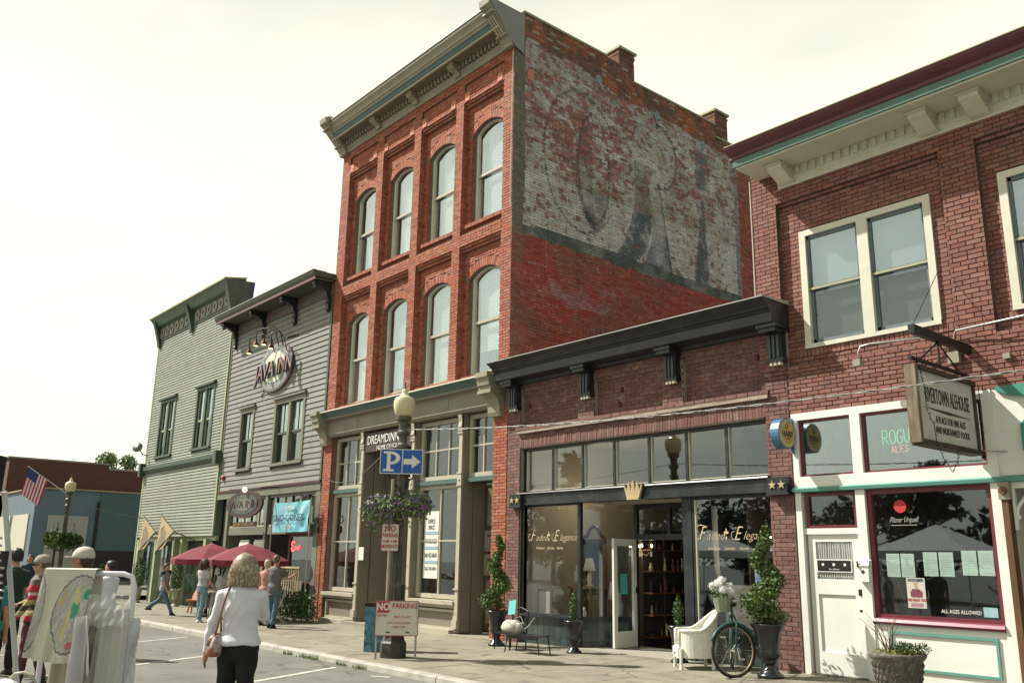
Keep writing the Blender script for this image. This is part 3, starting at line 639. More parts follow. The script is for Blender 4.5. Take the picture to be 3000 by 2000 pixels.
storewin(-16.63, -15.02, 3.28, 4.6, .8, 3.18, 3, 2)
storewin(-14.83, -13.9, 3.28, 4.6, None, 3.16, 2, 2)
build('step', MB().box(-20.45, -19.3, FY-.12, FY+.1, -.02, zf(-20)+.09), m_lightcol, bb); build('step', MB().box(-19.25, -16.8, FY-.16, FY+1.2, -.02, zf(-18)+.06), mat('worn_concrete', (.3, .27, .22, 1), .85, .15, 5), bb)
build('step', MB().box(-16.2, -15.02, FY-.12, FY+.1, .0, zf(-15)+.1), m_lightcol, bb); build('step', MB().box(-15.0, -13.5, FY-.22, FY+.8, .0, zf(-14)+.02), MC['worn_concrete'], bb)
# left recessed entry: splayed sides, door and transom light
build('entry_wall', MB().box(-18.86, -18.8, FY+.3, FY+1.3, .1, 4.6).box(-16.86, -16.8, FY+.3, FY+1.3, .1, 4.6).box(-18.86, -16.8, FY+1.3, FY+1.36, 3.2, 3.35), m_taupe, bb)
rect_window(bb, -18.8, -16.86, 3.35, 4.6, FY+1.2, 3, 2, m_tealp, m_lightcol, g_dark, .07, .035, 'transom_window')
for x0, x1 in ((-18.8, -17.95), (-17.75, -16.86)): rect_window(bb, x0, x1, .9, 3.2, FY+1.2, 1, 1, m_taupe, m_taupe, g_dark, .1, .03, 'shop_window')
build('stall_riser', MB().box(-18.8, -16.86, FY+1.2, FY+1.36, .1, .9), m_taupe, bb)
dr = build('door', MB().box(-17.95, -17.75, FY+1.17, FY+1.24, .15, 3.2).box(-18.0, -17.7, FY+1.15, FY+1.2, 1.0, 1.2), m_taupe, bb)
sg = build('shop_sign', MB().box(-18.84, -16.82, FY-.02, FY+.02, 4.1, 4.56), mat('dark_brown_board', (.06, .035, .03, 1), .6, .2, 5), bb)
text('lettering', 'DREAMDINNERS', .30, (-17.83, FY-.03, 4.37), FX, FZ, m_white, sg, .004, .80, 0, bold=.0)
text('lettering', 'HOME OFFICE', .15, (-17.83, FY-.03, 4.165), FX, FZ, m_white, sg, .004, .95, 0, bold=.0)
nb = build('notice', MB().box(-18.83, -18.6, FY-.04, FY-.03, 1.55, 1.85), mat('paper_white', (.72, .72, .66, 1), .6, .05), bb)
ps = build('poster', MB().box(-16.42, -15.88, FY+.17, FY+.175, 1.2, 2.62), MC['paper_white'], bb)
m_ink = mat('dark_ink', (.03, .06, .10, 1), .6, 0); m_redink = mat('red_ink', (.45, .05, .05, 1), .6, 0); m_bluesheet = mat('pale_blue_print', (.30, .42, .50, 1), .6, .05)
for s, z, k in (('OFFICE', 2.4, .12), ('SPACE', 2.27, .12), ('AVAILABLE', 1.98, .13), ('360-455-8676', 1.68, .12), ('CALL FOR INFO', 1.4, .09)): text('lettering', s, k*1.1, (-16.15, FY+.166, z), FX, FZ, m_ink, ps, .001, .62)
for z in (2.16, 1.84, 1.54): build('print_band', MB().box(-16.41, -15.89, FY+.164, FY+.168, z-.03, z+.03), m_bluesheet, ps)
# right doorway with panelled door and mail boxes
pd = build('door', MB().box(-14.82, -13.9, FY+.62, FY+.68, .2, 3.2), mat('brown_grey_door', (.10, .08, .065, 1), .6, .15, 4), bb)
for x0, x1, z0, z1 in ((-14.74, -14.4, .35, 1.2), (-14.3, -13.95, .35, 1.2), (-14.74, -14.4, 2.3, 3.1), (-14.3, -13.95, 2.3, 3.1)): build('panel', MB().box(x0, x1, FY+.6, FY+.62, z0, z1), m_taupe, pd)
for z0 in (1.3, 1.78): 
    b = build('mail_box', MB().box(-14.7, -13.98, FY+.5, FY+.6, z0, z0+.42), m_taupe, pd)
    [build('slot', MB().box(q, q+.1, FY+.495, FY+.5, z0+.3, z0+.33), m_iron, pd) for q in (-14.6, -14.35, -14.13)]
build('entry_wall', MB().box(-14.9, -14.84, FY+.3, FY+.62, .1, 3.18), m_taupe, bb)
# interior things seen through the glass
build('back_wall', MB().box(-20.6, -13.9, FY+3, FY+3.1, .1, 4.8), m_room, bb); build('partition', MB().box(-16.9, -16.86, FY+1.4, FY+3, .1, 4.6).box(-18.86, -18.82, FY+1.4, FY+3, .1, 4.6), m_brick3, bb)
build('floor', MB().box(-20.6, -13.9, FY+.31, FY+3, .05, .1), m_floor, bb)
BK.finish(bb, m_brick)
# iron hook lantern on the pier
build('hook', MB().tube([(-20.72, FY-.02, 2.62), (-20.72, FY-.16, 2.66), (-20.72, FY-.2, 2.55), (-20.72, FY-.14, 2.45)], .014, 6).ball((-20.72, FY-.14, 2.3), (.04, .04, .1), 8, 6), m_iron, bb)
# ================================================================ LOW SHOP (dark cornice)
X0, X1 = -13.39, -7.06
sh = thing('low_shop', 'single storey brown brick shop with a black cornice and gold lettered windows', 'building', ((X0+X1)/2, FY, .15))
BK = Bricks(.2, .063)
pan = [(-13.02, -11.41), (-11.0, -9.41), (-8.98, -7.43)]
w = MB()
w.box(X0, X1, FY+.008, FY+.35, 4.84, 5.4).box(X0, X1, FY+.008, FY+.35, 3.72, 4.12)
for a, b in ((X0, -13.02), (-11.41, -11.0), (-9.41, -8.98), (-7.43, X1)): w.box(a, b, FY+.008, FY+.35, 4.12, 4.84)
for a, b in pan: w.box(a, b, FY+.108, FY+.35, 4.12, 4.84).box(a, b, FY+.06, FY+.108, 4.775, 4.84)
w.box(X0, -13.02, FY+.008, FY+.35, -.1, 3.72).box(-7.45, X1, FY+.008, FY+.35, -.1, 3.72)
w.box(-13.06, -7.36, FY-.07, FY+.008, 4.0, 4.06)
build('wall', w, m_mort3, sh)
BK.wall('y', FY, [(X0, X1, 4.84, 5.1), (X0, -13.02, 4.12, 4.84), (-11.41, -11.0, 4.12, 4.84), (-9.41, -8.98, 4.12, 4.84), (-7.43, X1, 4.12, 4.84), (X0, X1, 3.93, 4.0), (X0, -13.07, 4.0, 4.12), (-7.355, X1, 4.0, 4.12)], seed=11)
BK.wall('y', FY, [(X0, -13.02, .1, 3.93), (-7.45, X1, .1, 3.93)], seed=12)
for a, b in pan:
    BK.wall('y', FY+.1, [(a, b, 4.12, 4.775)], seed=13); BK.wall('y', FY+.05, [(a, b, 4.777, 4.838)], seed=14)
BK.wall('y', FY-.075, [(-13.08, -7.34, 4.062, 4.124)], seed=15); BK.wall('y', FY-.045, [(-13.06, -7.36, 4.0, 4.06)], seed=16)
n = 96
for i in range(n):
    a = lerp(-13.02, -7.45, i/n); b = lerp(-13.02, -7.45, (i+1)/n); BK.b.append(('y', FY, a+.004, b-.004, 3.735, 3.925, random.uniform(.003, .012), False, .02))
BK.finish(sh, m_brick3)
for x, z in ((-10.4, 4.55), (-10.45, 4.3), (-12.85, 4.55), (-7.6, 4.68), (-10.4, 4.95)): build('anchor', MB().ball((x, FY+.08, z), (.04, .04, .05), 8, 6), mat('rust_red_iron', (.12, .02, .02, 1), .6, .2), sh)
cn = run('cornice', [(FY+.1, 4.98), (FY-.08, 4.98), (FY-.1, 5.03), (FY-.34, 5.05), (FY-.36, 5.06), (FY-.36, 5.2), (FY-.38, 5.21), (FY-.4, 5.24), (FY-.43, 5.25), (FY-.44, 5.28), (FY-.5, 5.33), (FY-.56, 5.36), (FY-.58, 5.385), (FY+.1, 5.385)], X0-.02, X1+.03, m_black, sh)
build('flashing', MB().prism([(FY-.6, 5.385), (FY-.6, 5.4), (FY+.3, 5.46), (FY+.3, 5.385)], 'x', X0-.04, X1+.05), mat('pale_metal_flashing', (.36, .36, .34, 1), .45, .15, 6), cn)
for x in (-13.13, -11.12, -9.14, -7.16):
    o = build('bracket', MB().box(x-.14, x+.14, FY-.3, FY, 4.93, 5.045).box(x-.17, x+.17, FY-.33, FY, 4.99, 5.04).prism([(FY, 4.5), (FY-.09, 4.5), (FY-.12, 4.54), (FY-.13, 4.93), (FY, 4.93)], 'x', x-.12, x+.12).box(x-.14, x+.14, FY-.14, FY, 4.5, 4.56), m_black, cn)
    for q in (-.07, 0, .07):
        build('rib', MB().box(x+q-.02, x+q+.02, FY-.155, FY-.11, 4.56, 4.9), mat('worn_black_paint', (.05, .065, .07, 1), .5, .2), o)
        build('guttae', MB().box(x+q-.022, x+q+.022, FY-.13, FY-.06, 4.455, 4.5), m_cream, o)
# beam, star blocks and crown
bm = build('beam', MB().box(-13.02, -7.42, FY-.05, FY+.2, 2.66, 2.82).prism([(FY+.2, 2.82), (FY-.08, 2.82), (FY-.09, 2.84), (FY-.08, 2.86), (FY+.2, 2.87)], 'x', -13.02, -7.42).box(-13.02, -7.42, FY-.07, FY+.2, 2.63, 2.66), m_black, sh)
m_gold = mat('dull_gold_paint', (.50, .40, .22, 1), .4, .1, metal=.2)
for x in (-13.02, -7.25):
    b = build('star_block', MB().box(x-.15, x+.17, FY-.13, FY, 2.6, 2.83).box(x-.17, x+.19, FY-.15, FY, 2.58, 2.61), m_black, sh)
    for q in (-.06, .09):
        p = []
        for i in range(10):
            r = .068 if i % 2 == 0 else .027; a = math.pi/2+i*math.pi/5; p.append((x+q+r*math.cos(a), 2.72+r*math.sin(a)))
        build('star', MB().prism(p[::-1], 'y', FY-.15, FY-.13), m_gold, b)
cr_ = MB()
pts = [(-10.14, 2.64), (-9.86, 2.64)]
p = [(-10.13, 2.63)]
for i in range(5):
    xa = lerp(-10.19, -9.81, i/4); xb = lerp(-10.19, -9.81, (i+.5)/4); h = 2.9 if i != 2 else 2.93
    p += [(xa-.014, h-.02*abs(i-2)), (xa+.014, h-.02*abs(i-2))]
    if i < 4: p.append((xb, 2.76))
p.append((-9.87, 2.63)); cr_.prism(p[::-1], 'y', FY-.12, FY-.075)
for i in range(5): cr_.ball((lerp(-10.19, -9.81, i/4), FY-.1, 2.92-.02*abs(i-2)), .018, 8, 5)
cr_.box(-10.13, -9.87, FY-.13, FY-.07, 2.62, 2.66)
build('crown', cr_, m_gold, sh)
# transom lights
mul = [-12.98, -12.19, -11.4, -10.62, -9.82, -9.03, -8.25, -7.48]
f = MB().box(-13.02, -7.45, FY+.1, FY+.2, 3.67, 3.735).box(-13.02, -7.45, FY+.1, FY+.2, 2.86, 2.9)
for x in mul: f.box(x-.026, x+.026, FY+.1, FY+.2, 2.9, 3.67)
tw = build('transom_window', f, m_black, sh)
for a, b in zip(mul, mul[1:]):
    build('pane', MB().box(a+.026, b-.026, FY+.15, FY+.155, 2.9, 3.67), g_shop, tw)
    q = MB().box(a+.026, a+.045, FY+.12, FY+.19, 2.9, 3.67).box(a+.045, b-.026, FY+.12, FY+.19, 2.9, 2.915); build('bead', q, m_cream, tw)
# left display window, angled return, recessed doors, right display window
def post(x, y, s=.035, z1=2.63): build('post', MB().box(x-s, x+s, y-s, y+s, zf(x)-.05, z1), m_black, sh)
post(-12.98, FY+.1, .05); post(-11.46, FY+.1, .035); post(-8.98, FY+.1, .05); post(-9.09, FY+.14, .05)
lw = build('display_window', MB().box(-12.95, -12.93, FY+.06, FY+.12, .66, 2.64).box(-12.95, -11.49, FY+.06, FY+.12, .66, .68).box(-12.93, -11.49, FY+.06, FY+.12, 2.6, 2.64), m_black, sh)
build('pane', MB().box(-12.93, -11.49, FY+.09, FY+.095, .68, 2.6), g_shop, lw)
ang = [(-11.44, FY+.12), (-10.98, FY+1.0)]
d = Vector((ang[1][0]-ang[0][0], ang[1][1]-ang[0][1], 0)); n_ = Vector((d.y, -d.x, 0)).normalized()*.003
aw = build('display_window', MB().prism([(ang[0][0]-.02, ang[0][1]), (ang[0][0]+.04, ang[0][1]), (ang[1][0]+.04, ang[1][1]), (ang[1][0]-.02, ang[1][1])], 'z', .6, .68), m_black, sh)
build('pane', MB().prism([(ang[0][0], ang[0][1]), (ang[0][0]+.006, ang[0][1]), (ang[1][0]+.006, ang[1][1]), (ang[1][0], ang[1][1])], 'z', .68, 2.62), g_shop, aw)
m_til = mat('dark_green_tile', (.045, .065, .058, 1), .22, .25, 12, rnd=.3, spec=.6); m_grout = mat('grey_grout', (.22, .2, .17, 1), .9, .1)
def tiles(x0, y0, x1, y1, z0, z1, parent):
    L = math.hypot(x1-x0, y1-y0); ux, uy = (x1-x0)/L, (y1-y0)/L; nx, ny = uy, -ux; nc = max(1, round(L/.15)); nr = max(1, round((z1-z0)/.15))
    st = build('stall_riser', MB().prism([(x0, y0), (x1, y1), (x1-nx*.1, y1-ny*.1), (x0-nx*.1, y0-ny*.1)], 'z', z0, z1), m_grout, parent)
    for i in range(nc):
        for k in range(nr):
            a = L*i/nc+.004; b = L*(i+1)/nc-.004; c = z0+(z1-z0)*k/nr+.004; e = z0+(z1-z0)*(k+1)/nr-.004
            P = lambda t, o: (x0+ux*t+nx*o, y0+uy*t+ny*o)
            build('tile', MB().prism([P(a, .006), P(b, .006), P(b, 0), P(a, 0)], 'z', c, e), m_til, st)
tiles(-13.0, FY+.08, -11.46, FY+.08, .13, .62, sh); tiles(-11.44, FY+.1, -10.98, FY+1.0, .13, .6, sh)
tiles(-8.95, FY+.08, -7.47, FY+.08, .16, .62, sh)
build('sill', MB().box(-13.0, -11.42, FY+.0, FY+.12, .62, .66), m_black, sh); build('sill', MB().box(-8.95, -7.46, FY+.0, FY+.12, .62, .66), m_black, sh)
rw = build('display_window', MB().box(-8.93, -7.47, FY+.06, FY+.12, .66, .7).box(-8.93, -7.47, FY+.06, FY+.12, 2.58, 2.63).box(-8.93, -8.885, FY+.06, FY+.12, .7, 2.58), m_black, sh)
build('bead', MB().box(-8.885, -8.86, FY+.07, FY+.11, .7, 2.58), m_cream, rw)
build('pane', MB().box(-8.885, -7.47, FY+.09, FY+.095, .7, 2.58), g_shop, rw)
build('entry_window', MB().box(-9.09, -9.05, FY+.16, FY+1.0, .7, 2.6), m_black, sh)
# entry: floor, ceiling with boards, transom, two doors
build('entry_floor', MB().box(-11.45, -9.0, FY-.08, FY+1.2, .0, .175), mat('entry_terrazzo', (.34, .32, .26, 1), .7, .15, 20), sh)
ce = build('entry_ceiling', MB().box(-11.45, -8.95, FY+.2, FY+1.1, 2.66, 2.72), m_roomd, sh)
for i in range(6): build('batten', MB().box(-11.45, -8.95, FY+.25+i*.14, FY+.29+i*.14, 2.635, 2.66), m_lightcol, ce)
tf = build('transom_window', MB().box(-10.98, -9.1, FY+.98, FY+1.05, 2.55, 2.63).box(-10.98, -9.1, FY+.98, FY+1.05, 2.0, 2.1).box(-10.98, -10.9, FY+.98, FY+1.05, 2.1, 2.55).box(-9.2, -9.1, FY+.98, FY+1.05, .17, 2.55).box(-10.98, -10.93, FY+.98, FY+1.05, .17, 2.0).box(-10.2, -10.14, FY+.98, FY+1.05, 2.1, 2.55), m_black, sh)
build('pane', MB().box(-10.9, -10.2, FY+1.01, FY+1.015, 2.1, 2.55), g_dark, tf); build('pane', MB().box(-10.14, -9.2, FY+1.01, FY+1.015, 2.1, 2.55), g_dark, tf)
def leaf_door(hx, hy, a, w_, lab):
    t = build('door', MB().box(0, .09, -.022, .022, .0, 1.82).box(w_-.09, w_, -.022, .022, 0, 1.82).box(.09, w_-.09, -.022, .022, 0, .26).box(.09, w_-.09, -.022, .022, 1.7, 1.82).xf(Matrix.Translation((hx, hy, .19)) @ Matrix.Rotation(a, 4, 'Z')), m_white, sh, label=lab)
    build('pane', MB().box(.09, w_-.09, -.003, .003, .26, 1.7).xf(Matrix.Translation((hx, hy, .19)) @ Matrix.Rotation(a, 4, 'Z')), g_dark, t)
    return t
d1 = leaf_door(-10.93, FY+.96, R(-87), .62, 'white glazed door standing open')
d1.matrix_world = Matrix.Identity(4) if False else d1.matrix_world
def on_door(x0, x1, z0, z1, o, m, nm, par, hx=-10.93, hy=FY+.96, a=R(-87)):
    return build(nm, MB().box(x0, x1, o-.002, o+.002, z0, z1).xf(Matrix.Translation((hx, hy, .19)) @ Matrix.Rotation(a, 4, 'Z')), m, par)
m_cyan = mat('turquoise_paper', (.10, .48, .45, 1), .6, .05)
on_door(.27, .44, .88, 1.22, .026, m_cyan, 'notice', d1); on_door(.01, .04, .9, 1.0, .03, m_iron, 'handle', d1)
d2 = leaf_door(-9.25, FY+.96, R(-80), .62, 'white glazed door open against the right side')
# interior room
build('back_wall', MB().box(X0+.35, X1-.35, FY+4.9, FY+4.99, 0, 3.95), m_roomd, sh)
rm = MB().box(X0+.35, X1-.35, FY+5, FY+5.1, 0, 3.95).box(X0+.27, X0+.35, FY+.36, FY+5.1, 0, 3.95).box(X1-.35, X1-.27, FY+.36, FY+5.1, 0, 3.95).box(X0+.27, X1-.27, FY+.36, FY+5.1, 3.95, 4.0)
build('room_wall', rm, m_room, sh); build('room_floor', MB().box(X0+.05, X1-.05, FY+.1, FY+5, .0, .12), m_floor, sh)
build('display_floor', MB().box(-12.98, -11.5, FY+.13, FY+1.4, .45, .55), m_floor, sh); build('display_floor', MB().box(-8.9, -7.5, FY+.13, FY+1.3, .45, .55), m_floor, sh)
build('room_partition', MB().box(-11.2, -11.15, FY+2.6, FY+5, .1, 3.2), m_roomd, sh); build('room_partition', MB().box(-9.0, -8.95, FY+1.6, FY+5, .1, 3.9), m_roomd, sh)
shell(sh, X0, X1, FY+.4, FY+8, 5.3, m_mort3, side_r=True)
build('roof_post', MB().box(-10.9, -10.82, FY+1.5, FY+1.58, 5.0, 5.75).tube([(-10.95, FY+1.4, 5.75), (-10.6, FY+1.7, 5.4)], .02, 6), mat('green_grey_timber', (.18, .22, .13, 1), .8, .2), sh)
# gold lettering on the panes
m_gl = mat('gold_leaf_lettering', (.62, .5, .33, 1), .4, .05)
def scrawl(parent, x0, z, wid, flip=None):
    sx = wid/1.38
    text('lettering', 'F', .30, (x0+.10*sx, FY+.082, z+.02), FX, FZ, m_gl, parent, .001, sx*.8, .45, bold=-.004)
    text('lettering', 'aded', .18, (x0+.37*sx, FY+.082, z-.015), FX, FZ, m_gl, parent, .001, sx*1.0, .5, bold=-.003)
    text('lettering', 'E', .30, (x0+.78*sx, FY+.082, z+.01), FX, FZ, m_gl, parent, .001, sx*.8, .45, bold=-.004)
    text('lettering', 'legance', .18, (x0+1.13*sx, FY+.082, z-.015), FX, FZ, m_gl, parent, .001, sx*.9, .5, bold=-.003)
    k = MB()
    for cx, r in ((x0+.03*sx, .05), (x0+.72*sx, .05)):
        k.tube([(cx+r*math.cos(a)*.8, FY+.082, z-.01+r*math.sin(a)*1.2) for a in [i*math.pi/6 for i in range(2, 12)]], .005, 5)
    build('flourish', k, m_gl, parent, smooth=True); k = MB()
    k.tube([(x0+.02*sx, FY+.082, z+.12), (x0+.08*sx, FY+.082, z+.155), (x0+.22*sx, FY+.082, z+.13)], .006, 5)
    k.ball((x0+.585*sx, FY+.082, z+.05), (.012, .003, .045), 8, 6).ball((x0+.56*sx, FY+.082, z+.03), (.02, .003, .018), 8, 5).ball((x0+.61*sx, FY+.082, z+.03), (.02, .003, .018), 8, 5).ball((x0+.585*sx, FY+.082, z-.05), (.014, .003, .03), 8, 6)
    build('flourish', k, m_gl, parent, smooth=True)
    for w_, q in (('Antiques', .34), ('Garden', .64), ('Home', .9)): text('lettering', w_, .065, (x0+q*sx, FY+.082, z-.2), FX, FZ, m_gl, parent, .001, 1.0, .2)
scrawl(rw, -8.87, 2.04, 1.34); scrawl(lw, -12.82, 2.04, 1.3)
# goods in the windows
m_wood = mat('dark_polished_wood', (.12, .045, .02, 1), .4, .2, 6); m_ow = mat('old_white_paint', (.66, .64, .56, 1), .5, .08)
m_mir = mat('mirror_glass', (.5, .5, .5, 1), .06, 0, metal=1)
t = MB().box(-12.5, -12.42, FY+1.18, FY+1.24, .9, 2.0).box(-11.98, -11.9, FY+1.18, FY+1.24, .9, 2.0).box(-12.5, -11.9, FY+1.18, FY+1.24, 1.0, 1.08).box(-12.5, -11.9, FY+1.18, FY+1.24, 1.95, 2.03)
t.tube([(-12.5, FY+1.2, 2.03), (-12.38, FY+1.2, 2.1), (-12.3, FY+1.2, 2.22), (-12.2, FY+1.2, 2.28), (-12.1, FY+1.2, 2.22), (-12.02, FY+1.2, 2.1), (-11.9, FY+1.2, 2.03)], .035, 6)
mi = thing('tall_mirror', 'tall carved brown mirror standing inside the left shop window', 'mirror', (-12.2, FY+1.2, .55)); build('frame', t, m_wood, mi); build('glass', MB().box(-12.42, -11.98, FY+1.2, FY+1.22, 1.08, 1.95), mat('dark_mirror', (.12, .12, .12, 1), .05, 0, metal=1), mi); [build('stand', MB().box(q, q+.04, FY+1.16, FY+1.26, .55, .9), m_wood, mi) for q in (-12.46, -11.98)]
def table(nm, lab, x, y, z, w_, d_, h, m):
    t = thing(nm, lab, 'table', (x, y, z)); build('table_top', MB().box(x-w_/2, x+w_/2, y-d_/2, y+d_/2, z+h-.04, z+h), m, t)
    for sx in (-1, 1):
        for sy in (-1, 1): build('leg', MB().tube([(x+sx*(w_/2-.05), y+sy*(d_/2-.05), z), (x+sx*(w_/2-.05), y+sy*(d_/2-.05), z+h-.04)], [.018, .028], 6), m, t)
    return t
table('display_table', 'brown wooden side table inside the left shop window', -11.95, FY+.75, .55, .6, .4, .62, m_wood)
def lamp_(lab, x, y, z, h, m, sh_c):
    t = thing('table_lamp', lab, 'lamp', (x, y, z)); build('base', MB().lathe(x, y, [(.07, z), (.07, z+.02), (.03, z+.05), (.045, z+.15), (.03, z+.25), (.015, z+h*.6)], 10), m, t, smooth=True); build('lamp_shade', MB().lathe(x, y, [(.12, z+h*.55), (.07, z+h)], 12), sh_c, t, smooth=True)
lamp_('small white shaded lamp on the brown display table', -11.85, FY+.72, 1.17, .5, m_gold, m_ow)
lamp_('white vase lamp in the angled window by the door', -11.6, FY+1.1, .56, .7, m_ow, m_ow)
vs = MB().lathe(-11.3, FY+.9, [(.05, .56), (.08, .66), (.1, .85), (.05, 1.0), (.06, 1.08)], 12); top('white_vase', vs, m_ow, 'tall white vase standing near the open glazed door', 'vase', smooth=True)
for i, (x, y, h) in enumerate(((-11.62, FY+.35, .22), (-11.75, FY+.4, .3))):
    top('figurine', MB().lathe(x, y, [(.05, .56), (.06, .6), (.04, .6+h*.3), (.05, .6+h*.6), (.02, .6+h*.85), (.03, .6+h)], 10), m_ow, ['small white figurine at the corner of the display', 'taller white figurine beside the small one'][i], 'figurine', smooth=True)
pf = thing('picture_frame', 'pale picture in a dark frame low in left window', 'picture', (-12.6, FY+.3, .56)); build('frame', MB().box(-12.8, -12.42, FY+.3, FY+.33, .56, 1.1), m_wood, pf); build('print', MB().box(-12.76, -12.46, FY+.294, FY+.3, .6, 1.06), mat('grey_print', (.36, .36, .34, 1), .7, .1), pf)
def chandelier(lab, x, y, z, arms=6, r=.22, s=1):
    t = thing('chandelier', lab, 'chandelier', (x, y, z)); build('stem', MB().tube([(x, y, z-.1), (x, y, z+.45)], .008, 6).lathe(x, y, [(.01, z-.14), (.035, z-.08), (.015, z), (.03, z+.08), (.008, z+.16)], 8), m_gold, t)
    for i in range(arms):
        a = i*2*math.pi/arms+.3; cx, cy = x+r*math.cos(a), y+r*math.sin(a)
        build('arm', MB().tube([(x, y, z-.05), (x+r*.5*math.cos(a), y+r*.5*math.sin(a), z-.12), (cx, cy, z-.03), (cx, cy, z+.03)], .006, 5), m_gold, t)
        build('bulb', MB().ball((cx, cy, z+.06), (.016, .016, .03), 8, 6), mat('lit_bulb', (1, .8, .5, 1), .5, 0, emit=14), t)
        build('crystal', MB().lathe(cx, cy, [(.002, z-.14), (.012, z-.1), (.002, z-.04)], 6), mat('crystal_glass', (.7, .7, .7, 1), .1, 0, spec=.9), t)
    return t
chandelier('brass chandelier with lit candle bulbs in the angled window', -11.15, FY+1.35, 1.85); chandelier('crystal chandelier with lit bulbs inside the right window', -7.9, FY+.9, 1.95, 5, .16)
for x, y, z, e in ((-11.15, FY+1.35, 1.75, 5), (-7.9, FY+.9, 1.85, 5), (-12.3, FY+1.5, 2.8, 8)):  # last entry is an added fill brightening the left display, no fixture there
    l = bpy.data.lights.new('chandelier_and_fill_light', 'POINT'); l.energy = e; l.color = (1, .84, .62); l.shadow_soft_size = .15; lo = bpy.data.objects.new('chandelier_and_fill_light', l); lo.location = (x, y, z); C.objects.link(lo)
dk_ = thing('white_cabinet', 'white painted cabinet with drawers behind the right shop window', 'cabinet', (-8.4, FY+.75, .55))
build('body', MB().box(-8.75, -8.15, FY+.6, FY+.95, .55, 1.25).box(-8.78, -8.12, FY+.57, FY+.98, 1.25, 1.29), m_ow, dk_)
for i in range(3):
    d_ = build('drawer', MB().box(-8.7, -8.2, FY+.585, FY+.6, .62+i*.21, .8+i*.21), m_ow, dk_); build('handle', MB().ball((-8.45, FY+.575, .71+i*.21), .015, 6, 4), m_iron, d_)
table('white_table', 'white painted table standing in the right shop window', -7.85, FY+.7, .55, .5, .4, .55, m_ow)
for i in range(3):
    y = FY+1.35+i*.62; t = thing('wall_shelf', ['dark shelf unit with pale goods seen just inside the open shop door', 'second dark shelf unit deeper in the shop doorway', 'third dark shelf unit furthest inside the doorway'][i], 'shelf', (-11.1, y, .12), group='shelves inside the shop'); build('back_panel', MB().box(-11.14, -11.1, y, y+.56, .12, 2.2), m_dark, t)
    for k_ in range(5):
        z = .3+k_*.38; build('shelf', MB().box(-11.1, -10.88, y, y+.56, z, z+.03), m_wood, t)
        for q in range(4):
            if random.random() < .8: r = random.uniform(.02, .05); h = random.uniform(.08, .24); build('ornament', MB().lathe(-10.98, y+.08+q*.13, [(r, z+.03), (r*1.1, z+.03+h*.4), (r*.5, z+.03+h*.7), (r*.7, z+.03+h)], 9), random.choice([m_ow, m_gold, m_wood, m_iron, m_redp, m_stone]), t)
for i, (x, y, w_, h, m, lab) in enumerate(((-10.6, FY+2.2, .5, 1.5, m_wood, 'tall dark bookcase seen through the open shop door'), (-9.9, FY+3.2, .7, .8, m_ow, 'pale chest of drawers at the back of the shop'), (-10.1, FY+2.0, .35, .55, m_wood, 'low dark stool inside the open shop door'))):
    t = thing(['bookcase', 'chest', 'stool'][i], lab, ['bookcase', 'chest', 'stool'][i], (x, y, .12)); build('body', MB().box(x-w_/2, x+w_/2, y, y+.35, .12, .12+h).box(x-w_/2-.02, x+w_/2+.02, y-.02, y+.37, .12+h, .15+h), m, t)
    for k_ in range(int(h/.3)): build('shelf', MB().box(x-w_/2+.03, x+w_/2-.03, y-.012, y, .2+k_*.3, .22+k_*.3), m_lightcol, t)
    for k_ in range(4): top('vase', MB().lathe(x-w_/2+.1+k_*.1, y+.12, [(.02, .15+h), (.04, .2+h), (.02, .26+h), (.03, .28+h)], 10), random.choice([m_ow, m_gold, m_wood]), 'small vase standing on the '+['dark bookcase', 'pale chest', 'low stool'][i]+', '+['first', 'second', 'third', 'fourth'][k_]+' from the left', 'vase', 'vases inside the shop', True)
top('red_handbag', MB().rings([(-7.9, FY+.7, 1.1, .1, .04), (-7.9, FY+.7, 1.16, .12, .05), (-7.9, FY+.7, 1.25, .07, .03)], 12).tube([(-7.97, FY+.7, 1.23), (-7.94, FY+.7, 1.32), (-7.86, FY+.7, 1.32), (-7.83, FY+.7, 1.23)], .006, 5), m_redp, 'dark red bag on the white table in the right window', 'bag', smooth=True)
top('curtain', MB().tube([(-8.75, FY+.4, 2.5), (-8.74, FY+.4, 1.6), (-8.72, FY+.42, 1.35)], [(.03, .06), (.035, .05), (.02, .03)], 8), m_ow, 'narrow white curtain hanging at left of the right window', 'curtain', smooth=True)
top('blue_print', MB().box(-7.98, -7.78, FY+.3, FY+.32, 1.35, 1.62), mat('blue_leaf_print', (.2, .34, .5, 1), .7, .3, 9, col2=(.6, .65, .7, 1), c2s=12), 'blue and white leaf picture behind the spiral topiary', 'picture')

# ================================================================ ALEHOUSE BUILDING
A0, A1 = -7.05, -1.2
al = thing('alehouse_building', 'two storey red brown brick building with white green and maroon alehouse front', 'building', ((A0+A1)/2, FY, .2))
BK = Bricks(.19, .0625, .011)
PX = [(-7.5, -7.08), (-4.6, -4.14), (-1.7, -1.2)]
wins = [(-6.74, -4.82), (-3.92, -2.0)]
w = MB(); ZT = 7.6
w.box(-7.5, A1, FY+.008, FY+.4, 6.98, ZT)
for a, b in PX: w.box(a, b, FY+.008, FY+.4, 4.2 if a > -7 else 3.72, 6.98)
bays = [(-7.08, -4.6), (-4.14, -1.7)]
for (a, b), (x0, x1) in zip(bays, wins):
    y0 = FY+.108
    w.box(a, b, y0, FY+.4, 6.46, 6.98).box(a, x0, y0, FY+.4, 4.66, 6.46).box(x1, b, y0, FY+.4, 4.66, 6.46).box(a, b, y0, FY+.4, 4.42, 4.66)
    w.box(a, b, FY+.06, y0, 6.93, 6.98)
